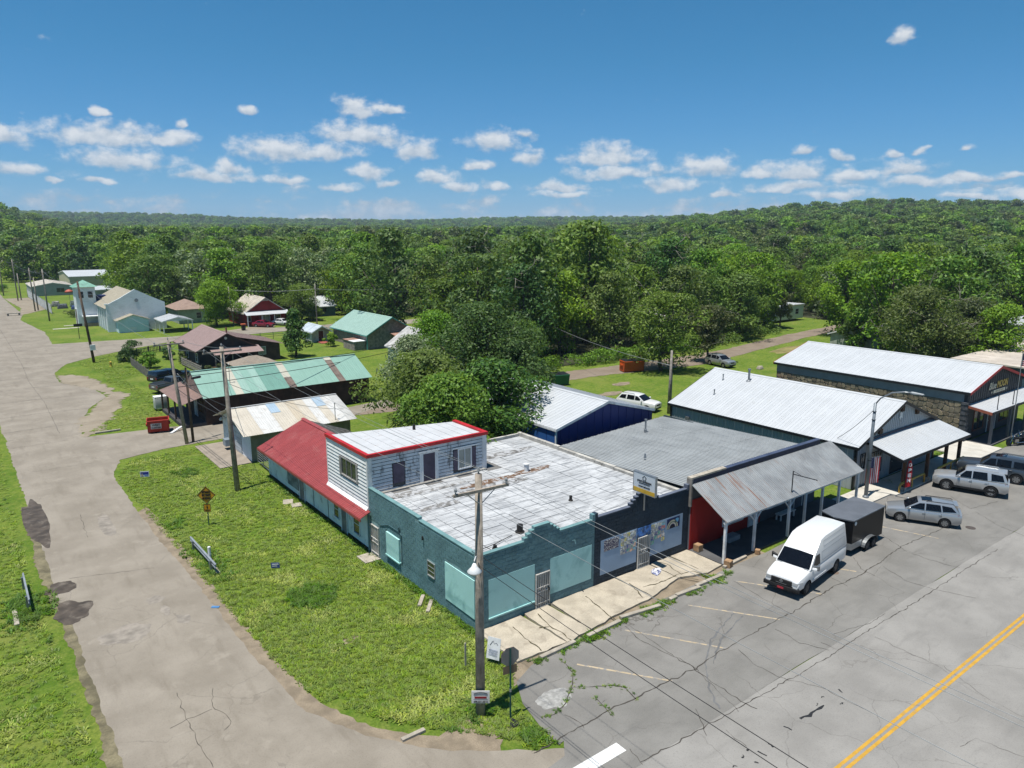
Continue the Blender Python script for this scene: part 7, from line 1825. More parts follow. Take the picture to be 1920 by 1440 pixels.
# wires, sagging
WIRE = M('cable_black', (.02, .02, .022), .6); WIREL = M('cable_aluminium', (.34, .35, .36), .45, .4)
def wire(a, b, sag, r, mat, label, group='overhead wires', n=18):
    a, b = Vector(a), Vector(b); pts = []
    for i in range(n + 1):
        t = i / n; p = a.lerp(b, t); p.z -= sag * 4 * t * (1 - t); pts.append(p)
    return MB().path(pts, r, 5).build('overhead_wire', mat, None, label=label, cat='wire', group=group, smooth=True, fix=False)
cr = 'thin wire crossing the highway from the corner pole'
for x, z in ((-1.1, 0), (1.1, 0)):
    wire((-3.28 + x, -5.15, 9.75), (-2.4 + x, -47.1, 9.7), .5, .008, WIREL, cr + ' crossarm'); 
    wire((-3.28 + x, -5.15, 9.75), (-3.3 + x * 1.1, 27.5, 10.8), .5, .008, WIREL, 'thin wire from the corner pole crossarm over the teal shop to the lawn pole')
wire((-3.28, -4.95, 10.3), (-2.4, -47, 10.2), .5, .008, WIREL, cr + ' top'); wire((-3.28, -4.95, 10.3), (-3.32, 27.6, 11.1), .5, .008, WIREL, 'thin wire from the corner pole top over the teal shop to the lawn pole')
for k, (z, s) in enumerate(((6.75, .6), (6.3, .7))): wire((-3.2, -5.1, z), (-2.4, -46.9, z - .1), s, .012, WIRE, 'thick black cable crossing the highway low from the corner pole')
for x in (-1.25, 1.25):
    wire((-3.3 + x, 27.4, 10.75), (-3.6 + x * .9, 42.9, 9.45), .25, .013, WIREL, 'wire between the lawn pole crossarm and the leaning pole'); wire((-3.6 + x * .9, 42.9, 9.45), (-3.8 + x * .3, 96.3, 11.7), .8, .014, WIREL, 'wire from the leaning pole down the side street')
wire((-3.9, 96.4, 11.9), (-2.8, 160.3, 10.9), 1.0, .016, WIREL, 'wire from the dark junction pole towards the church poles'); wire((-2.8, 160.3, 10.9), (-3.4, 186, 9.9), .5, .018, WIREL, 'wire between poles beside the church lawn'); wire((-3.4, 186, 9.9), (-4.6, 222, 10.8), .6, .02, WIREL, 'wire beyond the church towards the fenced yard')
for z, s in ((6.1, .5), (5.2, .6)): wire((-3.3, 42.9, z), (-3.15, 27.4, z + .3), .2, .025, WIRE, 'thick black cable between the leaning pole and the lawn pole')
tk = 'thick black cable over the green barn roof into the trees'
wire((-3.3, 42.9, 6.2), (57.9, 69, 6.6), 1.3, .03, WIRE, tk); wire((-3.2, 42.9, 5.3), (57.9, 69, 5.9), 1.3, .03, WIRE, tk)
sp = MB().lathe([(.06, -.5), (.12, -.42), (.12, .42), (.06, .5)], (0, 0, 0), 10, 'x').build('splice_case', WIRE, label='black splice case hanging on the cable beside the leaning pole', cat='splice case', smooth=True); sp.location = (-1.4, 43.7, 5.85); sp.rotation_euler = (0, 0, .4)
for z in (7.2, 6.6, 6.3): wire((58, 69, z), (150, 74, z + 1), 1.6, .03, WIREL, 'wire running right from the white crossarm pole through the trees')
wire((57.9, 68.8, 5.6), (41.1, 23.9, 5.2), .8, .03, WIREL, 'service wire from the white crossarm pole to the rear lawn pole')
wire((-3.1, 27.3, 8.2), (8.6, 33.9, 3.3), .5, .018, WIREL, 'service wire from the lawn pole to the garage roof mast'); wire((-3.1, 27.3, 7.9), (3.2, 52.0, 5.6), .5, .018, WIREL, 'service wire from the lawn pole to the barn roof mast')
wire((-3.2, 42.7, 6.6), (.2, 41.0, 2.6), .3, .018, WIREL, 'service wire from the leaning pole to the garage gable'); wire((26.8, 127.5, 7.4), (40.6, 117.5, 7.6), .4, .03, WIREL, 'wire between the thin poles near the red house'); wire((40.6, 117.5, 7.6), (58, 113, 7.4), .4, .03, WIREL, 'wire leaving the pale pole towards the trees')
wire((32.8, -1.95, 6.6), (34.1, 1.2, 3.6), .15, .018, WIRE, 'service wire from the highway lamp post to the porch shop roof')
mast = thing('roof_mast', 'thin wire mast on the patchwork garage roof edge', 'mast', (7.6, 33.5, 2.4)); MB().tube((0, 0, 0), (0, 0, 1.7), .035).build('tube', STEEL, mast); MB().lathe([(.06, 0), (.08, .06), (.03, .12)], (0, 0, 1.6), 8).build('weatherhead', STEEL, mast)
mast = thing('roof_mast', 'thin wire mast standing on the green barn roof', 'mast', (3.3, 49.8, 3.6)); MB().tube((0, 0, 0), (0, 0, 2.1), .03).build('tube', STEEL, mast); MB().lathe([(.06, 0), (.08, .06), (.03, .12)], (0, 0, 2.05), 8).build('weatherhead', STEEL, mast)
# highway lamp post
lp = thing('highway_lamp', 'tall grey lamp post with curved arm beside the porch shop', 'street lamp', (32.77, -2.05, 0))
LAMPG2 = M('lamp_post_grey', (.22, .25, .28), .5, .4)
MB().path([(0, 0, 0), (0, 0, 4), (0, 0, 7.15)], [.14, .12, .095], 12).build('column', LAMPG2, lp, smooth=True); MB().lathe([(.22, .1), (.22, .2), (.14, .3)], (0, 0, 0), 12).build('base', LAMPG2, lp)
MB().path([(0, 0, 7.05), (.06, -.3, 7.55), (.2, -1.0, 8.05), (.32, -1.7, 8.2), (.4, -2.2, 8.22)], .05, 8).build('arm', STEEL, lp, smooth=True)
o = MB().hexa([(.36, -2.1, 8.12), (.58, -2.15, 8.12), (.62, -2.95, 8.16), (.42, -2.9, 8.16), (.34, -2.1, 8.28), (.58, -2.15, 8.28), (.6, -2.9, 8.24), (.44, -2.9, 8.24)]).build('lamp_head', M('lamp_head_grey', (.55, .57, .58), .4), lp); bevel_obj(o, .03)
for z in (2.9, 5.9, 6.5): MB().lathe([(.13, z), (.13, z + .06)], (0, 0, 0), 10).build('band', BLACK_TRIM, lp)
# road signs
YS_ = M('sign_amber', (.56, .27, .01), .45, var=.05); GPOST = M('green_post', (.02, .09, .08), .6, .2)
ws = thing('warning_sign', 'amber diamond warning sign with a small amber plate below on the lawn', 'sign', (-6.64, 21.72, 0), R(-33))
MB().box(-.03, .03, -.02, .02, 0, 2.72).build('post', GPOST, ws)
h = .6
o = MB().slab([(0, -.03, 2.72 + .0), (-h, -.03, 2.72 - h), (0, -.03, 2.72 - 2 * h), (h, -.03, 2.72 - h)], .006).build('diamond', YS_, ws)
for k in range(4):
    pts = [(0, 2.72), (-h, 2.72 - h), (0, 2.72 - 2 * h), (h, 2.72 - h)]; a, b = pts[k], pts[(k+1) % 4]; MB().tube((a[0] * .95, -.036, (a[1] - 2.12) * .95 + 2.12), (b[0] * .95, -.036, (b[1] - 2.12) * .95 + 2.12), .014, n=4).build('border', INK, ws)
for t_, z in (('SPEED', 2.33), ('BUMP', 2.11), ('AHEAD', 1.89)): lettering(t_, ws, INK, .19, (0, -.05, z), (1, 0, 0), (0, 0, 1), width=.56, bold=.02)
MB().box(-.22, .22, -.036, -.03, .96, 1.5).build('plate', YS_, ws)
for a, b, c_, d_ in ((-.22, .22, .96, .985), (-.22, .22, 1.475, 1.5), (-.22, -.195, .985, 1.475), (.195, .22, .985, 1.475)): MB().box(a, b, -.042, -.037, c_, d_).build('plate_border', INK, ws)
mb = MB(); mb.poly([(-.03, -.044, 1.36), (.03, -.044, 1.36), (.05, -.044, 1.26), (.0, -.044, 1.14), (-.05, -.044, 1.28)]); mb.poly([(-.025, -.044, 1.39), (.02, -.044, 1.39), (.02, -.044, 1.44), (-.025, -.044, 1.44)]); mb.build('figure', INK, ws)
for z in (1.04, 1.09): MB().box(-.15, .15, -.042, -.037, z, z + .025).build('text_line', INK, ws)
st = thing('stop_sign', 'grey back of an octagonal stop sign with a small plate beneath it at the corner', 'sign', (-2.55, -5.95, 0), R(168))
MB().box(-.03, .03, -.02, .02, .0, 3.1).build('post', GPOST, st)
ALU = M('aluminium_back', (.22, .225, .22), .5, .35, var=.15, scale=3)
MB().slab([(.38 * math.cos(math.pi * (k + .5) / 4) / .924, -.035, 2.72 + .38 * math.sin(math.pi * (k + .5) / 4) / .924) for k in range(8)][::-1], -.008).build('octagon_back', ALU, st)
MB().slab([(.38 * math.cos(math.pi * (k + .5) / 4) / .924, -.046, 2.72 + .38 * math.sin(math.pi * (k + .5) / 4) / .924) for k in range(8)], .002).build('octagon_face', M('stop_red', (.45, .01, .015), .4), st)
lettering('STOP', st, WHITE_TRIM, .28, (0, -.05, 2.72), (1, 0, 0), (0, 0, 1), width=.56, bold=.02)
MB().box(-.3, .3, -.04, -.03, 1.98, 2.33).build('plate', M('brown_plate', (.18, .13, .08), .6), st)
MB().lathe([(.05, 0), (.05, .12)], (0, 0, 1.2), 8).build('clamp', STEEL, st)
MB().add([(-.05, .02, .05), (.05, .02, .05), (.22, .45, .05), (.12, .62, .05), (-.12, .62, .05), (-.22, .45, .05)], [(0, 1, 2, 3, 4, 5)]).build('shadow_sheet', M('shadow_black', (.008, .009, .012), .9), st)  # flat black sheet laid as the teardrop shadow at the post foot
ys = thing('yard_sign', 'white printed panel sign leaning in the grass by the corner pole', 'sign', (-.95, -2.5, 0), R(-62))
MB().slab([(-.32, 0, .25), (.32, .0, .25), (.32, .22, 1.2), (-.32, .22, 1.2)], .02).build('panel', M('yard_white', (.72, .73, .75), .5), ys)
for k, z in enumerate((.45, .55, .65)): MB().box(-.22, .22, .22 * (z - .25) / .95 - .032, .22 * (z - .25) / .95 - .024, z, z + .02).build('text_line', M('blue_print', (.08, .12, .3), .5), ys)
MB().path([(-.18, .13, .85), (-.05, .18, 1.05), (.02, .16, .92), (.12, .17, .98), (.2, .15, .9)], .012, 5).build('script_mark', INK, ys)
for x in (-.28, .28): MB().tube((x, .05, 0), (x, .25, 1.15), .012, n=5).build('wire_leg', STEEL, ys)
cs = thing('campaign_sign', 'small blue and white portrait lawn sign near the side street bend', 'sign', (-8.02, 34.55, 0), R(-25))
MB().box(-.33, .33, -.01, .01, .12, .58).build('panel', M('campaign_white', (.7, .72, .76), .5), cs); MB().box(-.29, .29, -.016, -.011, .32, .52).build('blue_field', M('campaign_blue', (.02, .03, .25), .5), cs)
MB().box(-.02, .26, -.016, -.011, .17, .3).build('pale_field', M('campaign_pale', (.2, .3, .6), .5), cs)
MB().poly([(-.28, -.018, .17), (-.08, -.018, .17), (-.13, -.018, .32), (-.15, -.018, .42), (-.21, -.018, .42), (-.23, -.018, .32)]).build('portrait_shape', M('portrait_tan', (.45, .36, .32), .6), cs)
for x in (-.22, .22): MB().tube((x, .012, 0), (x, .012, .3), .01, n=5).build('wire_leg', STEEL, cs)
bs_ = thing('small_yard_sign', 'tiny blue lawn sign beyond the fallen guard rail', 'sign', ((-5.40, 12.67)[0], (-5.40, 12.67)[1], 0), R(-30))
MB().box(-.24, .24, -.01, .01, .1, .42).build('panel', M('small_sign_blue', (.05, .09, .3), .5), bs_); MB().box(-.18, .18, -.016, -.011, .3, .36).build('white_line', WHITE_TRIM, bs_); MB().box(-.18, .1, -.016, -.011, .2, .24).build('white_line', WHITE_TRIM, bs_)
for x in (-.15, .15): MB().tube((x, .012, 0), (x, .012, .2), .01, n=5).build('wire_leg', STEEL, bs_)
# guard rails lying or standing in the grass
def guard(label, a, b, z, tilt=.0):
    a, b = Vector(a), Vector(b); d = b - a; t = thing('guard_rail', label, 'guard rail', (*((a + b) / 2), 0), math.atan2(d.y, d.x)); l = d.length / 2
    prof = [(0, -.16), (.05, -.12), (.05, -.06), (0, -.02), (0, .02), (.05, .06), (.05, .12), (0, .16)]
    mb = MB(); n = len(prof); mb.v = [(x, y - .0, zz + z) for x in (-l, l) for y, zz in prof] + [(x, y + .03, zz + z) for x in (-l, l) for y, zz in prof]
    for i in range(n - 1):
        mb.f += [(i, i+1, n+i+1, n+i), (2*n+i, 3*n+i, 3*n+i+1, 2*n+i+1)]
    mb.f += [(0, n, 3*n, 2*n), (n-1, 3*n-1, 4*n-1, 2*n-1)]; mb.m = [0] * len(mb.f); mb.build('rail', M('galvanised_rail', (.42, .45, .48), .45, .4, dirt=(.3, .28, .25), damt=.5), t)
    for x in (-l * .7, l * .7): MB().box(x - .06, x + .06, .05, .17, 0, z + .12).build('post', STEEL, t)
    return t
guard('galvanised guard rail section across the grass near the warning sign', (-8.26, 14.00), (-8.40, 18.95), .5)
guard('short galvanised guard rail on the left verge', (-17.01, 15.31), (-17.02, 19.05), .62)
o = MB().hexa([(-.14, -1.2, 0), (.14, -1.2, 0), (.14, 1.2, 0), (-.14, 1.2, 0), (-.1, -1.2, .12), (.1, -1.2, .12), (.1, 1.2, .12), (-.1, 1.2, .12)]).build('stone_headwall', KERB, label='low concrete headwall in the grass behind the guard rail', cat='headwall'); o.location = (*(-8.14, 15.26), 0); o.rotation_euler = (0, 0, R(-2))
o = MB().hexa([(-.12, -.9, 0), (.12, -.9, 0), (.12, .9, 0), (-.12, .9, 0), (-.1, -.9, .1), (.1, -.9, .1), (.1, .9, .1), (-.1, .9, .1)]).build('stone_headwall', KERB, label='pale headwall stone in the weeds of the left verge', cat='headwall'); o.location = (*(-17.70, 15.18), 0)
MB().lathe([(.09, 0), (.09, 1.15), (.06, 1.17)], (*(-8.23, 15.50), 0), 10).build('marker_post', WHITE_TRIM, label='white marker post beside the fallen guard rail', cat='post')
mp = thing('wooden_stake', 'thin wooden survey stake in the grass left of the corner pole', 'stake', (-2.0, -1.9, 0)); MB().box(-.04, .04, -.02, .02, 0, 1.15).build('stake', M('stake_wood', (.42, .38, .32), .9), mp)
for i, (p, l, rz) in enumerate((((-0.61, 4.38), 1.1, .6), ((-0.55, 3.63), 1.2, .6))):
    o = MB().box(-l/2, l/2, -.1, .1, 0, .12).build('broken_kerb', KERB, label=('upper', 'lower')[i] + ' of two broken kerb pieces lying by the teal wall', cat='kerb piece', group='broken kerb pieces'); o.location = (*p, .0); o.rotation_euler = (0, 0, R(15) + rz); bevel_obj(o, .02, 1)
MB().box(-.5, .5, -.09, .09, 0, .1).build('broken_kerb', KERB, label='kerb piece at the lawn edge near the street mouth', cat='kerb piece', loc=(*(-6.15, -4.51), 0))
blc = MB().box(-.09, .09, -.2, .2, 0, .03).build('blue_scrap', M('scrap_blue', (.1, .25, .5), .5), label='small scrap of blue plastic at the lawn edge', cat='litter'); blc.location = (*(-9.40, 10.28), .01); blc.rotation_euler = (0, 0, .9)
hy = thing('fire_hydrant', 'yellow fire hydrant on the grass corner by the side road', 'hydrant', (-1.58, 91.0, 0))
MB().lathe([(.2, 0), (.2, .06), (.13, .08), (.13, .55), (.17, .57), (.17, .62), (.12, .7), (.04, .78)], (0, 0, 0), 12).build('barrel', M('hydrant_yellow', (.6, .42, .05), .5), hy, smooth=False)
for s in (-1, 1): MB().tube((0, 0, .45), (s * .22, 0, .45), .06).build('nozzle', M('hydrant_yellow', (.6, .42, .05), .5), hy)
rs = thing('church_sign', 'small black lawn sign in front of the church', 'sign', (-1.2, 126, 0)); MB().tube((0, 0, 0), (0, 0, 2.6), .05).build('post', BLACK_TRIM, rs); MB().box(-.7, .7, -.05, .05, 2.2, 2.7).build('panel', BLACK_TRIM, rs)
bt = thing('concrete_bench', 'low grey concrete bench at the paved pull-off', 'bench', (-8.07, 177.66) + (0,), R(6)); MB().box(-1.4, 1.4, -.35, .35, .5, .65).build('seat', KERB, bt)
for x in (-1.1, 1.1): MB().box(x - .15, x + .15, -.3, .3, 0, .5).build('leg', KERB, bt)
bn = thing('black_bin', 'black bin with an orange lid beside the side road', 'bin', (26.2, 119.4, 0)); MB().hexa([(-.3, -.3, 0), (.3, -.3, 0), (.3, .3, 0), (-.3, .3, 0), (-.38, -.38, 1.1), (.38, -.38, 1.1), (.38, .38, 1.1), (-.38, .38, 1.1)]).build('body', BLACK_TRIM, bn); MB().box(-.42, .42, -.42, .42, 1.1, 1.3).build('lid', M('orange_lid', (.6, .14, .06), .5), bn)
# dumpsters
def dumpster(name, label, x, y, deg, W, Dp, h, mat, lid, sl=.25):
    t = thing(name, label, 'dumpster', (x, y, .02), R(deg)); w, d = W / 2, Dp / 2
    def wall(p): MB().slab(p, .05).build('panel', mat, t)
    f = d + sl
    wall([(-w, -d, .15), (w, -d, .15), (w, -f, h), (-w, -f, h)]); wall([(w, d, .15), (-w, d, .15), (-w, d, h), (w, d, h)])
    wall([(w, -d, .15), (w, d, .15), (w, d, h), (w, -f, h)]); wall([(-w, d, .15), (-w, -d, .15), (-w, -f, h), (-w, d, h)])
    MB().box(-w, w, -d, d, .1, .16).build('floor', mat, t)
    for a, b in (((-w, -f), (w, -f)), ((w, -f), (w, d)), ((w, d), (-w, d)), ((-w, d), (-w, -f))): MB().tube((*a, h), (*b, h), .05, n=6).build('rim', mat, t)
    for x_ in (-w - .06, w + .06): MB().box(x_ - .06, x_ + .06, -d * .6, d * .6, h * .55, h * .7).build('lift_pocket', mat, t)
    for x_ in (-w * .8, w * .8): MB().box(x_ - .08, x_ + .08, -d * .8, d * .8, 0, .1).build('skid', BLACK_TRIM, t)
    if lid:
        for s in (-1, 1): MB().slab([(s * w * .5 - w * .46, -f * .98, h + .06), (s * w * .5 + w * .46, -f * .98, h + .06), (s * w * .5 + w * .46, d, h + .16), (s * w * .5 - w * .46, d, h + .16)], .04).build('lid', BLACK_TRIM, t)
    return t
DRED = M('dumpster_red', (.42, .03, .015), .6, var=.15, dirt=(.2, .05, .03), damt=.5)
dm = dumpster('red_dumpster', 'open red dumpster with a white company panel on the grass', -4.0, 48.9, -12, 1.9, 1.25, 1.25, DRED, False)
fy = lambda z: -(.625 + .25 * (z - .15) / 1.1)
MB().slab([(-.65, fy(.42) - .01, .42), (.28, fy(.42) - .01, .42), (.28, fy(.98) - .01, .98), (-.65, fy(.98) - .01, .98)], .006).build('panel_sign', M('panel_white', (.66, .66, .66), .5), dm)
lettering('WEST', dm, INK, .3, (-.18, fy(.8) - .03, .8), (1, 0, 0), (0, -.22, 1), width=.7, bold=.02); lettering('DUMPSTERS', dm, INK, .18, (-.18, fy(.53) - .03, .53), (1, 0, 0), (0, -.22, 1), width=.8, bold=.01)
dumpster('orange_dumpster', 'bright orange dumpster with black lid beside the rear lane', 55.6, 43.0, -20, 3.0, 1.5, 1.5, M('dumpster_orange', (.62, .10, .012), .55, var=.08), True)
dumpster('green_dumpster', 'green dumpster with black lid behind the blue metal building', 41.4, 42.2, -15, 2.4, 1.4, 1.35, M('dumpster_green', (.02, .15, .07), .55, var=.1), True)
# yellow pipe rails before the porch shop
YP = M('yellow_pipe', (.7, .45, .08), .5, dirt=(.2, .12, .05), damt=.6, dscale=3)
for a, b, lb in ((35.7, 39.6, 'yellow pipe rail before the porch, nearer the lamp post'), (41.9, 46.7, 'yellow pipe rail before the porch, nearer the slate SUV')):
    t = thing('pipe_rail', lb, 'rail', ((a + b) / 2, -3.05, .1)); l = (b - a) / 2
    MB().path([(-l, 0, 0), (-l, 0, .5), (-l + .12, 0, .66), (0, 0, .7), (l - .12, 0, .7), (l, 0, .6), (l, 0, 0)], .085, 8).build('pipe', YP, t, smooth=True); MB().tube((0, 0, 0), (0, 0, .68), .055).build('middle_post', YP, t)
    if a < 40: MB().path([(-l, 0, .22), (-l, 0, .5), (-l + .1, 0, .64)], .065, 8).build('black_band', BLACK_TRIM, t)
for (p, lb) in (((37.30, -2.47), 'concrete wheel stop before the silver wagon nose'), ((51.77, -3.85), 'concrete wheel stop near the dark shop front')):
    o = MB().hexa([(-.55, -.1, 0), (.55, -.1, 0), (.55, .1, 0), (-.55, .1, 0), (-.5, -.06, .13), (.5, -.06, .13), (.5, .06, .13), (-.5, .06, .13)]).build('wheel_stop', KERB, label=lb, cat='wheel stop'); o.location = (*p, .012); o.rotation_euler = (0, 0, R(35))
# flags
RS, WS, BS = M('flag_red', (.45, .015, .03), .8), M('flag_white', (.68, .66, .66), .8), M('flag_blue', (.012, .018, .09), .8)
def flag(label, loc, rz, W, Hh, vertical, wave):
    t = thing('flag', label, 'flag', loc, rz)
    def P(u, v):   # u along the stripes 0..1, v across them 0..1
        x, z = (v * W, -u * Hh) if vertical else (u * W, -v * Hh)
        if not vertical: z -= wave * 2.2 * u * u; 
        return (x, wave * math.sin(5 * (u if not vertical else v) * 1.7 + v) , z)
    n = 10
    for k in range(13):
        mb = MB(); v0, v1 = k / 13, (k + 1) / 13; u0 = .4 if k < 7 else 0
        pts = [P(u0 + (1 - u0) * i / n, v) for v in (v0, v1) for i in range(n + 1)]
        mb.add(pts, [(i, i + 1, n + 2 + i, n + 1 + i) for i in range(n)]); mb.build('stripe', RS if k % 2 == 0 else WS, t, fix=False)
    mb = MB(); m = 5; mb.add([P(.4 * i / m, 7 / 13 * j / m) for j in range(m + 1) for i in range(m + 1)], [(j * (m+1) + i, j * (m+1) + i + 1, (j+1) * (m+1) + i + 1, (j+1) * (m+1) + i) for j in range(m) for i in range(m)]); mb.build('canton', BS, t, fix=False)
    mb = MB()
    for j in range(9):
        for i in range(6 if j % 2 == 0 else 5):
            p = Vector(P(.4 * (i * 2 + 1 + (j % 2)) / 12.5, 7 / 13 * (j + .8) / 9.6)); s = .02 * max(W, Hh) * .6
            for off in (-.006, .006): mb.add([(p.x + s * (1 if k % 2 == 0 else .42) * math.sin(k * math.pi / 5), p.y + off, p.z + s * (1 if k % 2 == 0 else .42) * math.cos(k * math.pi / 5)) for k in range(10)], [tuple(range(10))])
    mb.build('stars', WS, t, fix=False)
    return t
f1 = flag('striped flag hanging vertically at the porch corner beside the lamp post', (33.35, -1.6, 2.85), R(-18), 1.25, 2.0, True, .03)
MB().tube((-.05, .03, .0), (1.35, .03, .0), .02).build('rod', STEEL, f1)
fp_ = thing('flagpole', 'tall flagpole on the pavement canopy of the dark fronted building', 'flagpole', (59.0, -2.3, 0)); MB().tube((0, 0, .1), (0, 0, 8.3), .05, .035).build('pole', STEEL, fp_); MB().lathe([(0, 0), (.07, .05), (.07, .1), (0, .15)], (0, 0, 8.28), 8).build('finial', GOLD, fp_)
flag('flag flying from the flagpole at the right photo edge', (59.05, -2.3, 8.1), R(-25), 2.1, 1.2, False, .12)
of = thing('feather_flag', 'tall red feather flag with white letters beside the yellow rail', 'flag', (36.1, -3.2, .1))
MB().path([(0, 0, 0), (.02, 0, 1.6), (.12, 0, 2.5)], .02, 6).build('pole', BLACK_TRIM, of)
mb = MB(); pl_ = [(.02, .35), (.42, .45), (.46, 1.4), (.42, 2.0), (.3, 2.45), (.13, 2.6), (.05, 1.6)]; mb.slab([(x, -.02, z) for x, z in pl_], .02); mb.build('cloth', M('feather_red', (.5, .012, .02), .7), of)
for ch_, z in zip('OPEN', (2.1, 1.7, 1.3, .9)): lettering(ch_, of, WHITE_TRIM, .36, (.25, -.035, z), (1, 0, 0), (0, 0, 1), width=.25, bold=.03)
of.rotation_euler = (0, 0, R(-35))
# rear-yard bits
for i, (p, s) in enumerate((((71.26, 33.12), .5), ((82.13, 36.04), .4))):
    o = MB().hexa([(-s, -s * .7, 0), (s, -s * .7, 0), (s, s * .7, 0), (-s, s * .7, 0), (-s * .6, -s * .5, s * .9), (s * .6, -s * .4, s), (s * .5, s * .5, s * .8), (-s * .7, s * .4, s)]).build('rubble_heap', KERB, label=('wide', 'small')[i] + ' grey rubble heap on the lawn behind the stone building', cat='rubble'); o.location = (*p, 0); bevel_obj(o, .1)

# ================================================================== VEGETATION
import numpy as np
BARK = M('bark', (.12, .095, .075), .95, var=.35, scale=3, bmp=.5, bscale=14, obj=True); PALEBARK = M('pale_bark', (.3, .27, .23), .95, var=.3, scale=3, obj=True)
LEAF = leafmat('leaf_green', (.05, .122, .014), (.22, .35, .042))
LEAF_L = leafmat('leaf_light', (.08, .17, .016), (.25, .39, .045), .4)
LEAF_D = leafmat('leaf_dark', (.02, .06, .014), (.095, .18, .034), .25)
LEAF_O = leafmat('leaf_olive', (.05, .075, .02), (.15, .175, .055), .3)
LEAF_S = leafmat('leaf_silver', (.09, .15, .05), (.33, .41, .21), .3)
LEAF_Y = leafmat('leaf_lime', (.06, .12, .01), (.19, .27, .025), .45)

def leaf_arrays(rs, cen, rad, n, leaf, flat=.75, up=.35, drop=0.0):
    """n small leaf faces over the outside of each clump (cen, rad)"""
    P, Nn = [], []
    for c, r_ in zip(cen, rad):
        d = rs.normal(size=(n, 3)); d[:, 2] = d[:, 2] * .9 + .25; d /= np.linalg.norm(d, axis=1)[:, None]
        rr = r_ * (.55 + .5 * np.sqrt(rs.random(n)))
        p = c + d * rr[:, None] * np.array([1, 1, flat])
        if drop: p[:, 2] -= drop * rs.random(n) ** 2 * r_
        nn = d + rs.normal(size=(n, 3)) * .55 + np.array([0, 0, up]); nn /= np.linalg.norm(nn, axis=1)[:, None]
        P.append(p); Nn.append(nn)
    P = np.concatenate(P); Nn = np.concatenate(Nn); m = len(P)
    a = rs.normal(size=(m, 3)); t = np.cross(Nn, a); t /= np.linalg.norm(t, axis=1)[:, None]; b = np.cross(Nn, t)
    L_ = leaf * (.65 + .7 * rs.random(m))[:, None]; W_ = L_ * .52
    V = np.empty((m, 4, 3)); V[:, 0] = P - t * L_ * .55; V[:, 1] = P + b * W_ * .5 - Nn * .08 * L_; V[:, 2] = P + t * L_ * .55; V[:, 3] = P - b * W_ * .5 - Nn * .08 * L_
    return V.reshape(-1, 3)

def quads_mesh(name, V, mat):
    m = len(V) // 4; me = bpy.data.meshes.new(name)
    me.vertices.add(len(V)); me.vertices.foreach_set('co', V.astype(np.float32).ravel())
    me.loops.add(m * 4); me.loops.foreach_set('vertex_index', np.arange(m * 4, dtype=np.int32))
    me.polygons.add(m); me.polygons.foreach_set('loop_start', np.arange(0, m * 4, 4, dtype=np.int32)); me.polygons.foreach_set('loop_total', np.full(m, 4, np.int32))
    me.update(calc_edges=True); me.materials.append(mat); return me

def clumps(rs, R_, H, z0, n, shape, rmin=.2, rmax=.34):
    """clump centres through a crown of radius R_, from z0 up to H"""
    C, Rd = [], []
    while len(C) < n:
        t = rs.random() ** .8; z = z0 + (H - z0) * t
        prof = {'round': math.sin(math.pi * min(1, .12 + .86 * t)) ** .6, 'oval': math.sin(math.pi * min(1, .1 + .86 * t)) ** .8, 'cone': max(.08, 1 - t * .95), 'spread': (1 - max(0, (t - .55) / .45) ** 2 * .75) * (.65 + .35 * t), 'vase': .45 + .55 * math.sin(math.pi * min(1, .25 + .6 * t))}[shape]
        a = rs.random() * 2 * math.pi; q = rs.random() ** .42
        lump = 1 + .22 * math.sin(3 * a + R_ * 7) + .14 * math.sin(5 * a + z)
        r_ = R_ * (rmin + (rmax - rmin) * rs.random())
        rr = max(0, R_ * prof * lump * q - r_ * .5)
        C.append((rr * math.cos(a), rr * math.sin(a), min(z, H - r_ * .6))); Rd.append(r_)
    return np.array(C), np.array(Rd)

def tree_proto(seed, R_, H, z0, n, per, leaf, shape, mat, bark=None, flat=.75, trunk_r=None, dead=0, drop=0.0, rmin=.2, rmax=.34, bare=None):
    rs = np.random.RandomState(seed); C, Rd = clumps(rs, R_, H, z0, n, shape, rmin, rmax)
    crown = quads_mesh('crown', leaf_arrays(rs, C, Rd, per, leaf, flat, drop=drop), mat)
    tr = trunk_r or H * .022; mb = MB()
    k = z0 + (H - z0) * .55; jx, jy = rs.normal(size=2) * .3
    mb.path([(0, 0, -.4), (jx * .4, jy * .4, z0 * .7), (jx, jy, k), (jx * 1.4, jy * 1.2, H * .88)], [tr * 1.25, tr, tr * .6, tr * .15], 8)
    idx = rs.permutation(len(C))[:min(len(C), 14)]
    for i in idx:
        c = C[i]; s = min(.85, max(.3, (c[2] - .25 * (H - z0)) / H)); b = Vector((jx * s, jy * s, z0 * .6 + (k - z0 * .5) * s)); e = Vector(c)
        mid = b.lerp(e, .5) + Vector((0, 0, -.06 * (e - b).length)) + Vector(rs.normal(size=3)) * .15
        mb.path([b, mid, e], [tr * .42, tr * .28, tr * .09], 6)
    me = mb.mesh('trunk', bark or BARK, smooth=True, fix=False)
    extra = None
    if dead:
        db = MB()
        for _ in range(dead):
            c = Vector(C[rs.randint(len(C))]); o = Vector(rs.normal(size=3)); o.z = abs(o.z) * .6 - .2; o.normalize()
            p1 = c + o * R_ * .35; p2 = p1 + (o + Vector(rs.normal(size=3)) * .35) * R_ * .3
            db.path([c, p1, p2], [tr * .22, tr * .13, tr * .04], 5)
            for _ in range(3): q = p1.lerp(p2, rs.random()); db.path([q, q + (o + Vector(rs.normal(size=3)) * .7) * R_ * .16], [tr * .08, tr * .03], 4)
        extra = db.mesh('bare_branches', PALEBARK, fix=False)
    return crown, me, extra

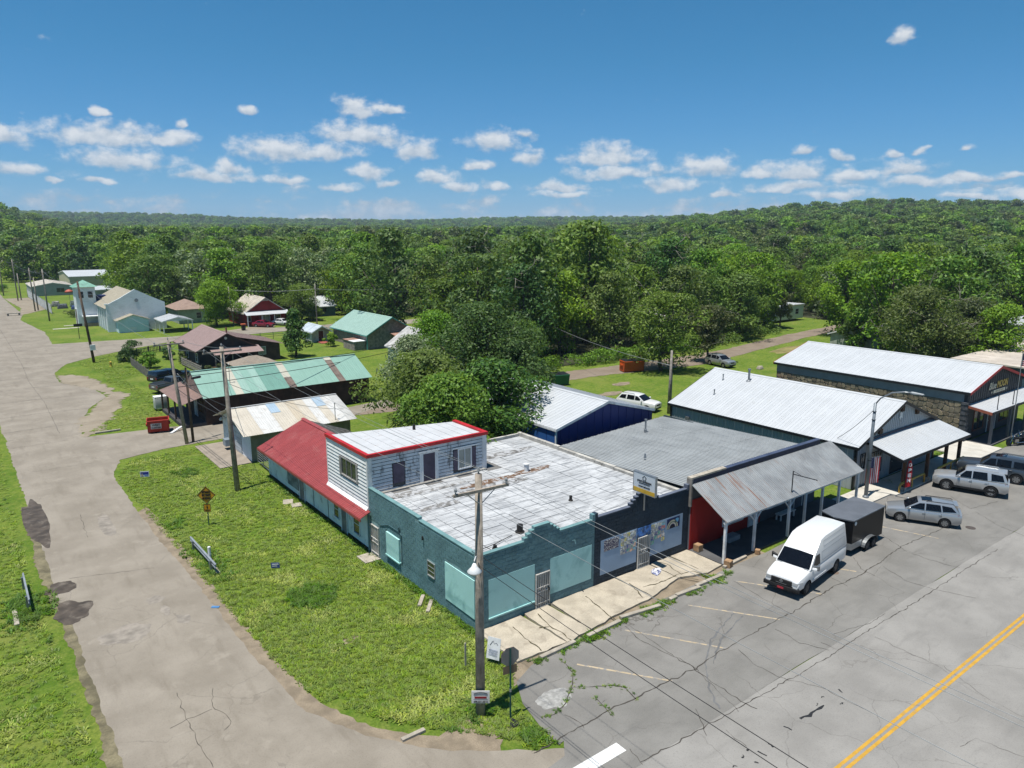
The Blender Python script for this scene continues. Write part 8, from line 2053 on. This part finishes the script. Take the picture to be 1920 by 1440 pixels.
def add_tree(name, label, proto, x, y, s=(1, 1, 1), rz=0.0, group=None, cat='tree', z=0.0):
    t = thing(name, label, cat, (x, y, z), rz, group); t.scale = s
    inst('crown', proto[0], t); inst('trunk', proto[1], t)
    if proto[2]: inst('bare_branches', proto[2], t)
    return t

# prototypes: near ones carry many small leaves
P_MAPLE = tree_proto(3, 4.6, 8.8, 1.5, 85, 150, .30, 'round', LEAF_L, drop=.5, flat=.8)
P_SILVER = tree_proto(5, 3.6, 8.4, 1.6, 70, 130, .27, 'oval', LEAF_S, flat=.9, drop=.4)
P_DARK = tree_proto(8, 6.2, 12.6, 1.4, 130, 170, .30, 'spread', LEAF_D)
P_DARK2 = tree_proto(12, 3.9, 7.8, 1.0, 85, 150, .28, 'round', LEAF_D)
P_ELM = tree_proto(21, 5.4, 9.8, 1.4, 90, 105, .32, 'spread', LEAF, dead=16, rmin=.16, rmax=.28)
P_ELM2 = tree_proto(22, 3.9, 7.6, 2.0, 60, 95, .32, 'spread', LEAF_O, dead=14, rmin=.16, rmax=.28)
P_OLIVE = tree_proto(31, 6.2, 11.5, 1.5, 90, 130, .36, 'round', LEAF_O, dead=14)
P_LIME = tree_proto(33, 2.6, 5.6, .6, 40, 110, .32, 'oval', LEAF_Y)
P_MAG = tree_proto(41, 3.3, 7.4, 1.2, 60, 90, .38, 'cone', LEAF_D, rmin=.18, rmax=.3)
P_MID = [tree_proto(50 + i, 6.2, H_, .9, 84, 60, .58, sh, mt, dead=dd) for i, (H_, sh, mt, dd) in enumerate(((15, 'round', LEAF, 0), (17, 'oval', LEAF, 5), (14, 'round', LEAF_L, 0), (16, 'spread', LEAF_D, 4), (15, 'vase', LEAF, 0), (14, 'oval', LEAF_O, 6), (13, 'round', LEAF_Y, 0), (14, 'vase', LEAF_S, 3)))]

NEAR = [
 ('maple_tree', 'light green maple crowding over the red edged upper storey roof', P_MAPLE, 11.6, 21.0, (.95, .95, .92), .3),
 ('maple_tree', 'light green maple between the patchwork garage and the dark tree', P_MAPLE, 13.6, 28.0, (1.05, 1.05, 1.0), 2.1),
 ('silver_maple', 'pale silvery maple at the end of the green barn', P_SILVER, 18.6, 39.6, (1.0, 1.0, 1.0), .8),
 ('oak_tree', 'tall very dark tree behind the light green maples', P_DARK, 26.0, 37.0, (1.06, 1.06, .92), 1.1),
 ('oak_tree', 'dark tree hanging over the white roof of the blue metal building', P_DARK2, 17.0, 22.4, (1.3, 1.3, 1.08), .4),
 ('oak_tree', 'dark round tree right behind the blue metal building roof', P_DARK2, 27.0, 32.6, (1.1, 1.1, 1.05), 1.9),
 ('leafy_tree', 'green tree between the white cottage and the very dark tree', P_MAPLE, 29.5, 52.0, (.95, .95, 1.05), 3.2),
 ('leafy_tree', 'bright bushy tree beside the rear lane right of the very dark tree', P_MAPLE, 43.5, 52.5, (.9, .9, .8), 4.2),
 ('leafy_tree', 'leafy tree above the green dumpster', P_DARK2, 38.6, 49.5, (1.0, 1.0, .95), 5.0),
 ('elm_tree', 'ragged elm with bare branches beside the orange dumpster', P_ELM, 59.0, 40.6, (1.2, 1.2, 1.1), .5),
 ('elm_tree', 'smaller elm with pale dead limbs over the silver crossover', P_ELM2, 70.2, 41.2, (1.05, 1.05, 1.1), 2.5),
 ('olive_tree', 'wide grey olive tree with bare twigs behind the stone building', P_OLIVE, 88.5, 19.5, (1.05, 1.05, 1.0), .2),
 ('olive_tree', 'second grey olive tree right of the wide one behind the stone building', P_OLIVE, 96.5, 16.5, (.85, .85, .85), 2.2),
 ('lime_sapling', 'small lime green tree at the corner of the pale garage', P_LIME, 97.6, 33.5, (1.15, 1.15, 1.1), .2),
 ('leafy_tree', 'thin tree in front of the white mobile home', P_ELM2, 113.5, 57.5, (.85, .85, .95), 1.0),
 ('lime_sapling', 'small lime green tree on the right flank of the olive trees', P_LIME, 101.5, 15.5, (1.25, 1.25, 1.25), 1.2),
 ('magnolia_tree', 'dark cone shaped magnolia on the lawn before the garden shed', P_MAG, 22.8, 83.0, (1.0, 1.0, 1.0), .2),
 ('leafy_tree', 'full green tree standing left of the red house', P_MAPLE, 24.0, 129.5, (1.15, 1.15, 1.05), 1.4),
 ('leafy_tree', 'green tree close behind the red house porch pole', P_MAPLE, 41.5, 128.0, (.95, .95, .9), 2.4),
 ('leafy_tree', 'small round bush tree left of the blue house', P_LIME, 43.6, 127.0, (1.0, 1.0, .62), .4),
]
for nm, lb, pr, x, y, s, rz in NEAR: add_tree(nm, lb, pr, x, y, s, rz)
# tall individual trees one can pick out above the wood
TALL = [
 (69.0, 66.5, 1.38, 0, 'tallest tree of the wood, rising above the horizon right of centre'), (46.5, 95, 1.15, 1, 'tall tree behind the green roofed outbuilding'), (60, 88, 1.18, 3, 'tall dark tree behind the white crossarm pole'),
 (57, 60, .92, 2, 'pale green tree left of the tallest tree'), (64, 56, .85, 0, 'rounded tree just beyond the rear lane below the tallest tree'), (72, 57, .8, 1, 'dense tree at the lane edge right of the tallest tree'),
 (96, 63, 1.05, 0, 'tall tree right of the white bungalow gap'), (99, 74, 1.1, 3, 'dark tree behind the white bungalow, on the right'), (104, 58, .8, 4, 'loose tree left of the mobile home'), (80, 84, 1.15, 1, 'tall tree behind the white bungalow, on the left'),
 (47.5, 57, .9, 3, 'full dark tree just beyond the lane above the green dumpster'), (53, 62, 1.1, 1, 'tall tree left of the white crossarm pole'), (78, 53.5, .9, 0, 'full tree at the lane edge behind the smaller elm'), (85.5, 56, .85, 4, 'tree at the lane edge left of the bungalow gap'), (62, 76, 1.2, 0, 'tall tree behind the tallest tree, on its left'), (76, 73, 1.25, 4, 'tall tree behind the tallest tree, on its right'),
 (113, 44, .98, 2, 'large silvery green tree behind the pale garage'), (121, 38, 1.05, 2, 'large pale tree above the olive trees'), (110, 28, .8, 4, 'tree above the ivy hedge right of the olive trees'), (132, 46, 1.05, 2, 'broad pale tree right of the mobile home'), (128, 30, .95, 0, 'leafy tree behind the silver shed end'), (145, 34, .98, 0, 'green tree right of the broad pale tree'),
]
for x, y, s, k, lb in TALL: add_tree('wood_tree', lb, P_MID[k], x, y, (s * rnd.uniform(.92, 1.08), s * rnd.uniform(.92, 1.08), s), rnd.random() * 6.28)

# the wood round the town: nearest trees as things, the rest as one mass
def az_d(x, y): return math.degrees(math.atan2(y + 26.5, x + 18.07)), math.hypot(x + 18.07, y + 26.5)
KEEP_OUT = [(10, 36, 258, 296), (-3, 13, 170, 262), (-20, 16, -60, 160), (3, 16, 130, 156), (16, 26, 118, 149), (-20, 40, -60, 122), (26, 38, 118, 139), (40, 53, 106, 143), (30, 46, 78, 122), (-20, 95, -60, 50.5), (82, 96, 62, 81),
            (112, 133, 58, 69), (97, 110, 28, 42), (-20, 170, -60, 11), (116, 163, 5, 27), (229, 260, 64, 92), (135, 153, 116, 137), (50, 92, 104, 121), (95, 112, 40, 54), (110, 132, 48, 56), (-30, -1, 160, 440), (96, 116, 12, 20)]
def sight_clear(x, y):
    a, d = az_d(x, y)
    if a > 80.6 and d < 330: return False                      # open ground round the church and warehouses
    if 41.9 < a < 43.6 and d < 146: return False               # gap to the bungalow
    if 32.5 < a < 33.6 and d < 168: return False               # gap to the mobile home
    if 20.3 < a < 23.6 and d < 262 and d > 150: return False   # white roofed house
    return True
cand = []; r2 = random.Random(11)
gx = -60
while gx < 420:
    gy = 10
    while gy < 420:
        x, y = gx + r2.uniform(-3.4, 3.4), gy + r2.uniform(-3.4, 3.4); gy += 9.0
        a, d = az_d(x, y)
        if not (10 < a < 98 and 60 < d < 420): continue
        if any(x0 < x < x1 and y0 < y < y1 for x0, x1, y0, y1 in KEEP_OUT): continue
        if not sight_clear(x, y): continue
        if any((x - t[0]) ** 2 + (y - t[1]) ** 2 < 36 for t in TALL) or any((x - t[3]) ** 2 + (y - t[4]) ** 2 < 20 for t in NEAR): continue
        cand.append((d, a, x, y))
    gx += 9.0
cand.sort()
ZONES = ((81, 'broadleaf tree in the wood behind the white church'), (72, 'broadleaf tree in the wood behind the red house'), (63, 'broadleaf tree in the wood behind the green roofed outbuilding'), (54, 'broadleaf tree in the middle of the wood beyond the shops'), (44, 'broadleaf tree in the wood left of the white bungalow gap'), (34, 'broadleaf tree in the wood behind the rear lane bend'), (24, 'broadleaf tree in the wood above the stone building'), (0, 'broadleaf tree in the wood at the right edge'))
FARPTS = []
for i, (d, a, x, y) in enumerate(cand):
    s = r2.uniform(.72, 1.15) * (1.0 if d > 120 else .9)
    if i < 262:
        zn = next(z for lim, z in ZONES if a >= lim)
        zz = hill_h(x, y) if d > 340 else 0
        add_tree('wood_tree', zn, P_MID[r2.choice((0, 0, 1, 2, 2, 2, 3, 4, 4, 5, 6, 7))], x, y, (s * r2.uniform(.9, 1.15), s * r2.uniform(.9, 1.15), s), r2.random() * 6.28, 'trees: ' + zn, z=zz)
    else:
        FARPTS.append((x, y, hill_h(x, y) if d > 300 else 0.0, s))

# dark leaf litter under the wood
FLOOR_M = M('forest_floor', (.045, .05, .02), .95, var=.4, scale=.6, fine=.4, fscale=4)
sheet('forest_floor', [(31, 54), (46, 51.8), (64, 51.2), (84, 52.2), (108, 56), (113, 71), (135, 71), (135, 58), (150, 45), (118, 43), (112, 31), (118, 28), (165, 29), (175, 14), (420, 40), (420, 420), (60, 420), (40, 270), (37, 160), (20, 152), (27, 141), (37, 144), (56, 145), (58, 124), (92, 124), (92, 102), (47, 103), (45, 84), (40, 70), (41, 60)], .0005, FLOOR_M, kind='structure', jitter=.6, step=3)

# far wood and wooded hills: one mass of instanced crowns
def far_wood():
    r3 = random.Random(5); pts = list(FARPTS)
    for (d0, d1, sp, sc) in ((418, 900, 11.5, 1.15), (900, 1500, 15.0, 1.4), (1500, 2700, 21.0, 1.75)):
        d = d0
        while d < d1:
            a = 9.0
            step = math.degrees(sp / d)
            while a < 99:
                aa = math.radians(a + r3.uniform(-.5, .5) * step); dd = d + r3.uniform(-.5, .5) * sp; a += step
                x, y = -18.07 + dd * math.cos(aa), -26.5 + dd * math.sin(aa)
                pts.append((x, y, hill_h(x, y), sc * r3.uniform(.7, 1.3)))
            d += sp
    me = bpy.data.meshes.new('wooded_hills'); me.from_pydata([p[:3] for p in pts], [], [])
    at = me.attributes.new('size', 'FLOAT', 'POINT'); at.data.foreach_set('value', [p[3] for p in pts])
    at = me.attributes.new('turn', 'FLOAT', 'POINT'); at.data.foreach_set('value', [r3.random() * 6.28 for _ in pts])
    at = me.attributes.new('kind', 'INT', 'POINT'); at.data.foreach_set('value', [r3.choice((0, 0, 1, 1, 2, 3, 4)) for _ in pts])
    o = bpy.data.objects.new('wooded_hills', me); COL.objects.link(o)
    tag(o, 'far woodland and wooded hills closing the horizon', 'woodland', kind='stuff')
    protos = bpy.data.collections.new('far_crowns')
    for i, (mt, sh) in enumerate(((LEAF, 'round'), (LEAF, 'oval'), (LEAF_L, 'round'), (LEAF_D, 'spread'), (LEAF_O, 'round'))):
        rs = np.random.RandomState(90 + i); C, Rd = clumps(rs, 6.0, 15, 1.0, 30, sh, .26, .42)
        po = bpy.data.objects.new('far_crown_%d' % i, quads_mesh('far_crown', leaf_arrays(rs, C, Rd, 34, 1.15, .75), mt)); protos.objects.link(po)
    ng = bpy.data.node_groups.new('far_wood', 'GeometryNodeTree')
    ng.interface.new_socket('Geometry', in_out='INPUT', socket_type='NodeSocketGeometry'); ng.interface.new_socket('Geometry', in_out='OUTPUT', socket_type='NodeSocketGeometry')
    N, L = ng.nodes, ng.links
    gi, go = N.new('NodeGroupInput'), N.new('NodeGroupOutput')
    ci = N.new('GeometryNodeCollectionInfo'); ci.inputs['Collection'].default_value = protos; ci.inputs['Separate Children'].default_value = True; ci.inputs['Reset Children'].default_value = True
    ip = N.new('GeometryNodeInstanceOnPoints'); ip.inputs['Pick Instance'].default_value = True
    def attr(nm, ty):
        n = N.new('GeometryNodeInputNamedAttribute'); n.data_type = ty; n.inputs['Name'].default_value = nm; return n.outputs['Attribute']
    cx = N.new('ShaderNodeCombineXYZ'); L.new(attr('turn', 'FLOAT'), cx.inputs['Z'])
    L.new(gi.outputs[0], ip.inputs['Points']); L.new(ci.outputs[0], ip.inputs['Instance']); L.new(attr('kind', 'INT'), ip.inputs['Instance Index']); L.new(cx.outputs[0], ip.inputs['Rotation']); L.new(attr('size', 'FLOAT'), ip.inputs['Scale'])
    L.new(ip.outputs[0], go.inputs[0])
    o.modifiers.new('wood', 'NODES').node_group = ng
far_wood()

# shrubs and hedges
def shrub(name, label, x, y, r_, h, mat, seed, per=90, leaf=.22, n=26, cat='shrub', shape='round', group=None):
    p = tree_proto(seed, r_, h, .15, n, per, leaf, shape, mat, trunk_r=.06)
    return add_tree(name, label, p, x, y, rz=seed, cat=cat, group=group)
shrub('cedar_shrub', 'big dark spiky shrub at the corner of the picket fence', *(1.61, 92.47), 1.9, 3.3, LEAF_D, 201, shape='oval')
shrub('cedar_shrub', 'dark low shrub joined to the big spiky shrub', *(0.90, 94.15), 1.3, 2.0, LEAF_D, 207)
shrub('round_shrub', 'rounded green shrub in front of the picket fence', *(2.81, 86.11), 1.35, 2.3, LEAF, 202)
shrub('round_shrub', 'green shrub behind the leaning pole beside the dark house', *(7.25, 87.06), 1.1, 1.8, LEAF, 203)
shrub('round_shrub', 'dark shrub left of the leaning pole', *(6.57, 92.19), 1.0, 1.9, LEAF_D, 208)
for i, px in enumerate(((8.46, 76.79), (9.74, 77.29), (11.04, 77.80))): shrub('porch_bush', ('left', 'middle', 'right')[i] + ' of three low bushes before the dark house porch', *px, .9, 1.1, LEAF_O, 210 + i, 60, .2, 14, group='bushes before the porch')
shrub('garden_shrub', 'green bush before the green roofed outbuilding', 31.5, 89.5, 1.2, 2.2, LEAF_L, 204)
shrub('verge_bush', 'low bush on the verge far down the side street', -6.0, 262, 3, 2.4, LEAF, 205); shrub('verge_bush', 'rounded bush inside the fenced yard', 5.2, 172, 1.4, 1.6, LEAF, 206)
shrub('verge_bush', 'weedy thicket right of the fenced yard', 3.5, 166, 2.6, 1.6, LEAF_O, 220)
hedge = thing('ivy_hedge', 'long ivy covered hedge before the silver metal shed', 'hedge', (108, 14, 0))
rs = np.random.RandomState(77); C = np.array([(1 + i * .9 * .9, i * -.85 * .9 + rs.normal() * .3, 1.2 + rs.random() * .9) for i in range(40)]); inst('foliage', quads_mesh('foliage', leaf_arrays(rs, C, np.full(40, 1.1), 90, .4, .9), LEAF), hedge)
MB().tube((0, 0, 0), (32, -30, 0.2), .2).build('stem_mass', BARK, hedge)
# scrubby undergrowth along the rear lane and at the wood edge
for i, (a, b, n_, hh, lb) in enumerate((((29, 45.5), (49, 50.5), 26, 3.2, 'low scrub along the far side of the rear lane below the dark trees'), ((64, 49), (82, 50.5), 24, 3.0, 'low scrub along the rear lane below the tallest tree'), ((84, 50), (108, 54.5), 26, 2.6, 'low scrub along the rear lane bend'), ((52, 50), (64, 49.5), 16, 3.4, 'low scrub behind the orange dumpster'), ((38, 143), (60, 146), 12, 2.0, 'scrub at the wood edge behind the blue house'))):
    rs = np.random.RandomState(300 + i); t = np.linspace(0, 1, n_ * 2); C = np.array([(a[0] + (b[0] - a[0]) * q + rs.normal() * .5, a[1] + (b[1] - a[1]) * q + rs.normal() * .8 + .8, .3 + hh * .4 * rs.random()) for q in t])
    o = bpy.data.objects.new('undergrowth', quads_mesh('undergrowth', leaf_arrays(rs, C, .7 + .5 * rs.random(n_ * 2), 80, .3, .7), LEAF_L if i % 2 else LEAF)); COL.objects.link(o); tag(o, lb, 'undergrowth', kind='stuff')

# ---- grass: tufts scattered over the near lawns, weeds along kerbs and in cracks
def in_poly(x, y, p):
    c = False; n = len(p); j = n - 1
    for i in range(n):
        if (p[i][1] > y) != (p[j][1] > y) and x < (p[j][0] - p[i][0]) * (y - p[i][1]) / (p[j][1] - p[i][1]) + p[i][0]: c = not c
        j = i
    return c
def tuft(name, mat, n, h, spread, seed):
    r4 = random.Random(seed); mb = MB()
    for _ in range(n):
        a = r4.random() * 6.28; x, y = r4.gauss(0, spread), r4.gauss(0, spread); l = h * r4.uniform(.5, 1.2); w = .012 + .012 * r4.random(); lean = r4.uniform(.9, 2.4) * l; c, s = math.cos(a), math.sin(a)
        mb.add([(x - s * w, y + c * w, 0), (x + s * w, y - c * w, 0), (x + c * lean * .4 + s * w * .8, y + s * lean * .4 - c * w * .8, l * .6), (x + c * lean * .4 - s * w * .8, y + s * lean * .4 + c * w * .8, l * .6), (x + c * lean, y + s * lean, l)], [(0, 1, 2, 3), (3, 2, 4)])
    return mb.mesh(name, mat, fix=False)
GR1 = leafmat('grass_blade', (.15, .255, .024), (.31, .41, .06), .4); GR2 = leafmat('grass_blade_dry', (.27, .34, .055), (.48, .54, .13), .35); GR3 = leafmat('weed_blade', (.05, .13, .01), (.13, .25, .02), .4)
def scatter(name, label, pts, protos_):
    me = bpy.data.meshes.new(name); me.from_pydata([p[:3] for p in pts], [], [])
    at = me.attributes.new('size', 'FLOAT', 'POINT'); at.data.foreach_set('value', [p[3] for p in pts])
    at = me.attributes.new('turn', 'FLOAT', 'POINT'); at.data.foreach_set('value', [random.Random(i).random() * 6.28 for i in range(len(pts))])
    at = me.attributes.new('kind', 'INT', 'POINT'); at.data.foreach_set('value', [p[4] for p in pts])
    o = bpy.data.objects.new(name, me); COL.objects.link(o); tag(o, label, 'grass', kind='stuff')
    col = bpy.data.collections.new(name + '_tufts')
    for i, m_ in enumerate(protos_): col.objects.link(bpy.data.objects.new('%s_tuft_%d' % (name, i), m_))
    ng = bpy.data.node_groups['far_wood'].copy()
    for nd in ng.nodes:
        if nd.bl_idname == 'GeometryNodeCollectionInfo': nd.inputs['Collection'].default_value = col
    o.modifiers.new('tufts', 'NODES').node_group = ng
tufts = [tuft('t', GR1, 9, .075, .07, 1), tuft('t', GR2, 8, .065, .07, 2), tuft('t', GR3, 11, .12, .06, 3)]
LAWN1 = [(-9.7, 36), (-9.5, 27), (-9.1, 17), (-8.9, 10), (-8.7, 4), (-8.2, -.3), (-6.6, -2.9), (-4.8, -5.2), (-3.2, -6.9), (-2.2, -7.9), (-1.9, -5.4), (-1.0, -4.0), (-.15, -3.3), (-.15, 41), (-8, 40.6)]
MIDLAWN = [(-9.4, 52.5), (-2, 51), (-2.2, 58), (-1, 66), (-2, 80), (4, 82), (4, 104), (0, 103), (-5, 97), (-3.5, 84), (-4, 78), (-2.4, 70), (-4.6, 62)]
VERGE = [(-15.9, -4), (-16.0, 0), (-16.4, 10), (-16.8, 20), (-16.7, 60), (-34, 60), (-34, 20), (-26, 0)]
r5 = random.Random(3); pts = []
for poly, n_ in ((LAWN1, 26000), (VERGE, 17000), (MIDLAWN, 12000)):
    x0, x1 = min(p[0] for p in poly), max(p[0] for p in poly); y0, y1 = min(p[1] for p in poly), max(p[1] for p in poly)
    for _ in range(n_):
        x, y = r5.uniform(x0, x1), r5.uniform(y0, y1) if r5.random() < .55 or poly is MIDLAWN else y0 + (y1 - y0) * .5 * r5.random()
        if not in_poly(x, y, poly): continue
        if -2.65 < x < .1 and 33.3 < y < 41.4: continue
        q = mnoise.noise(Vector((x * .45, y * .45, 2))) + .5 * mnoise.noise(Vector((x * 1.7, y * 1.7, 7)))
        if q < -.55: continue
        k = 1 if q > .22 + r5.random() * .3 else (2 if mnoise.noise(Vector((x * .3, y * .3, 9))) > .52 else 0)
        pts.append((x, y, 0, r5.uniform(.6, 1.25) * (1.15 if q > 0 else .9), k))
# thick weeds along walls, poles, guard rails
for (a, b, n_, wd) in (((-.15, 0), (-.15, 29), 420, .12), ((-8.26, 18.27), (-8.10, 13.31), 160, .35), ((-17.20, 17.54), (-17.08, 14.39), 220, .5), ((-3.3, -5), (-3.3, -4.6), 30, .25)):
    for _ in range(n_):
        t = r5.random(); pts.append((a[0] + (b[0] - a[0]) * t + r5.gauss(0, wd) * (1 if wd > .2 else -abs(1)), a[1] + (b[1] - a[1]) * t + r5.gauss(0, wd), 0, r5.uniform(.8, 1.6), 2))
scatter('grass', 'short mown grass of the corner lawn and the left verge', pts, tufts)
pts = []
KL = [(0.11, -3.52), (0.85, -3.56), (2.12, -3.56), (3.38, -3.45), (4.05, -3.66), (5.61, -3.53), (6.28, -3.41), (8.07, -3.73), (9.83, -3.55), (10.79, -3.70), (12.34, -3.70), (13.64, -3.59), (15.21, -3.31)]
for a, b in zip(KL[:-1], KL[1:]):
    for _ in range(int(26 * math.hypot(b[0] - a[0], b[1] - a[1]))):
        t = r5.random()
        if mnoise.noise(Vector(((a[0] + (b[0] - a[0]) * t) * .9, 3, 1))) < -.05: continue
        pts.append((a[0] + (b[0] - a[0]) * t + r5.gauss(0, .1), a[1] + (b[1] - a[1]) * t + r5.gauss(0, .13), .012, r5.uniform(.5, 1.0), r5.choice((0, 2, 2))))
for p, rx, ry, n_ in (((8.59, -3.44), .9, .3, 90), ((4.51, -3.54), .7, .25, 90), ((13.73, -3.34), .4, .5, 80), ((37.59, -1.32), .5, .3, 60), ((33.47, 1.80), 1.2, .6, 160), ((47.88, -0.52), 1.5, .4, 90), ((-2.47, -7.30), .5, .6, 120)):
    for _ in range(n_): pts.append((p[0] + r5.gauss(0, rx * .5), p[1] + r5.gauss(0, ry * .5), .012, r5.uniform(.6, 1.3), r5.choice((0, 2))))
for p, w in CR[3:6]:
    for a, b in zip(p[:-1], p[1:]):
        for _ in range(int(22 * math.hypot(b[0] - a[0], b[1] - a[1]))):
            t = r5.random()
            if mnoise.noise(Vector((a[0] * 2 + t * 4, a[1] * 2, 4))) < .05: continue
            pts.append((a[0] + (b[0] - a[0]) * t + r5.gauss(0, .07), a[1] + (b[1] - a[1]) * t + r5.gauss(0, .07), .012, r5.uniform(.25, .6), r5.choice((0, 2))))
scatter('weeds', 'weeds along the kerb stones and in the parking cracks', pts, tufts)

# ================================================================== HAZE: thin summer air over the far hills
hz_m = bpy.data.materials.new('summer_haze'); hz_m.use_nodes = True
hn = hz_m.node_tree; hn.nodes.clear()
ho = hn.nodes.new('ShaderNodeOutputMaterial'); hv = hn.nodes.new('ShaderNodeVolumePrincipled')
hv.inputs['Color'].default_value = (.62, .80, 1.0, 1); hv.inputs['Density'].default_value = 0.00012; hv.inputs['Anisotropy'].default_value = 0.1
hn.links.new(hv.outputs[0], ho.inputs['Volume'])
MB().box(-3300, 3300, -3300, 3300, -14, 125).build('haze', hz_m, kind='stuff')
scene.cycles.volume_bounces = 0
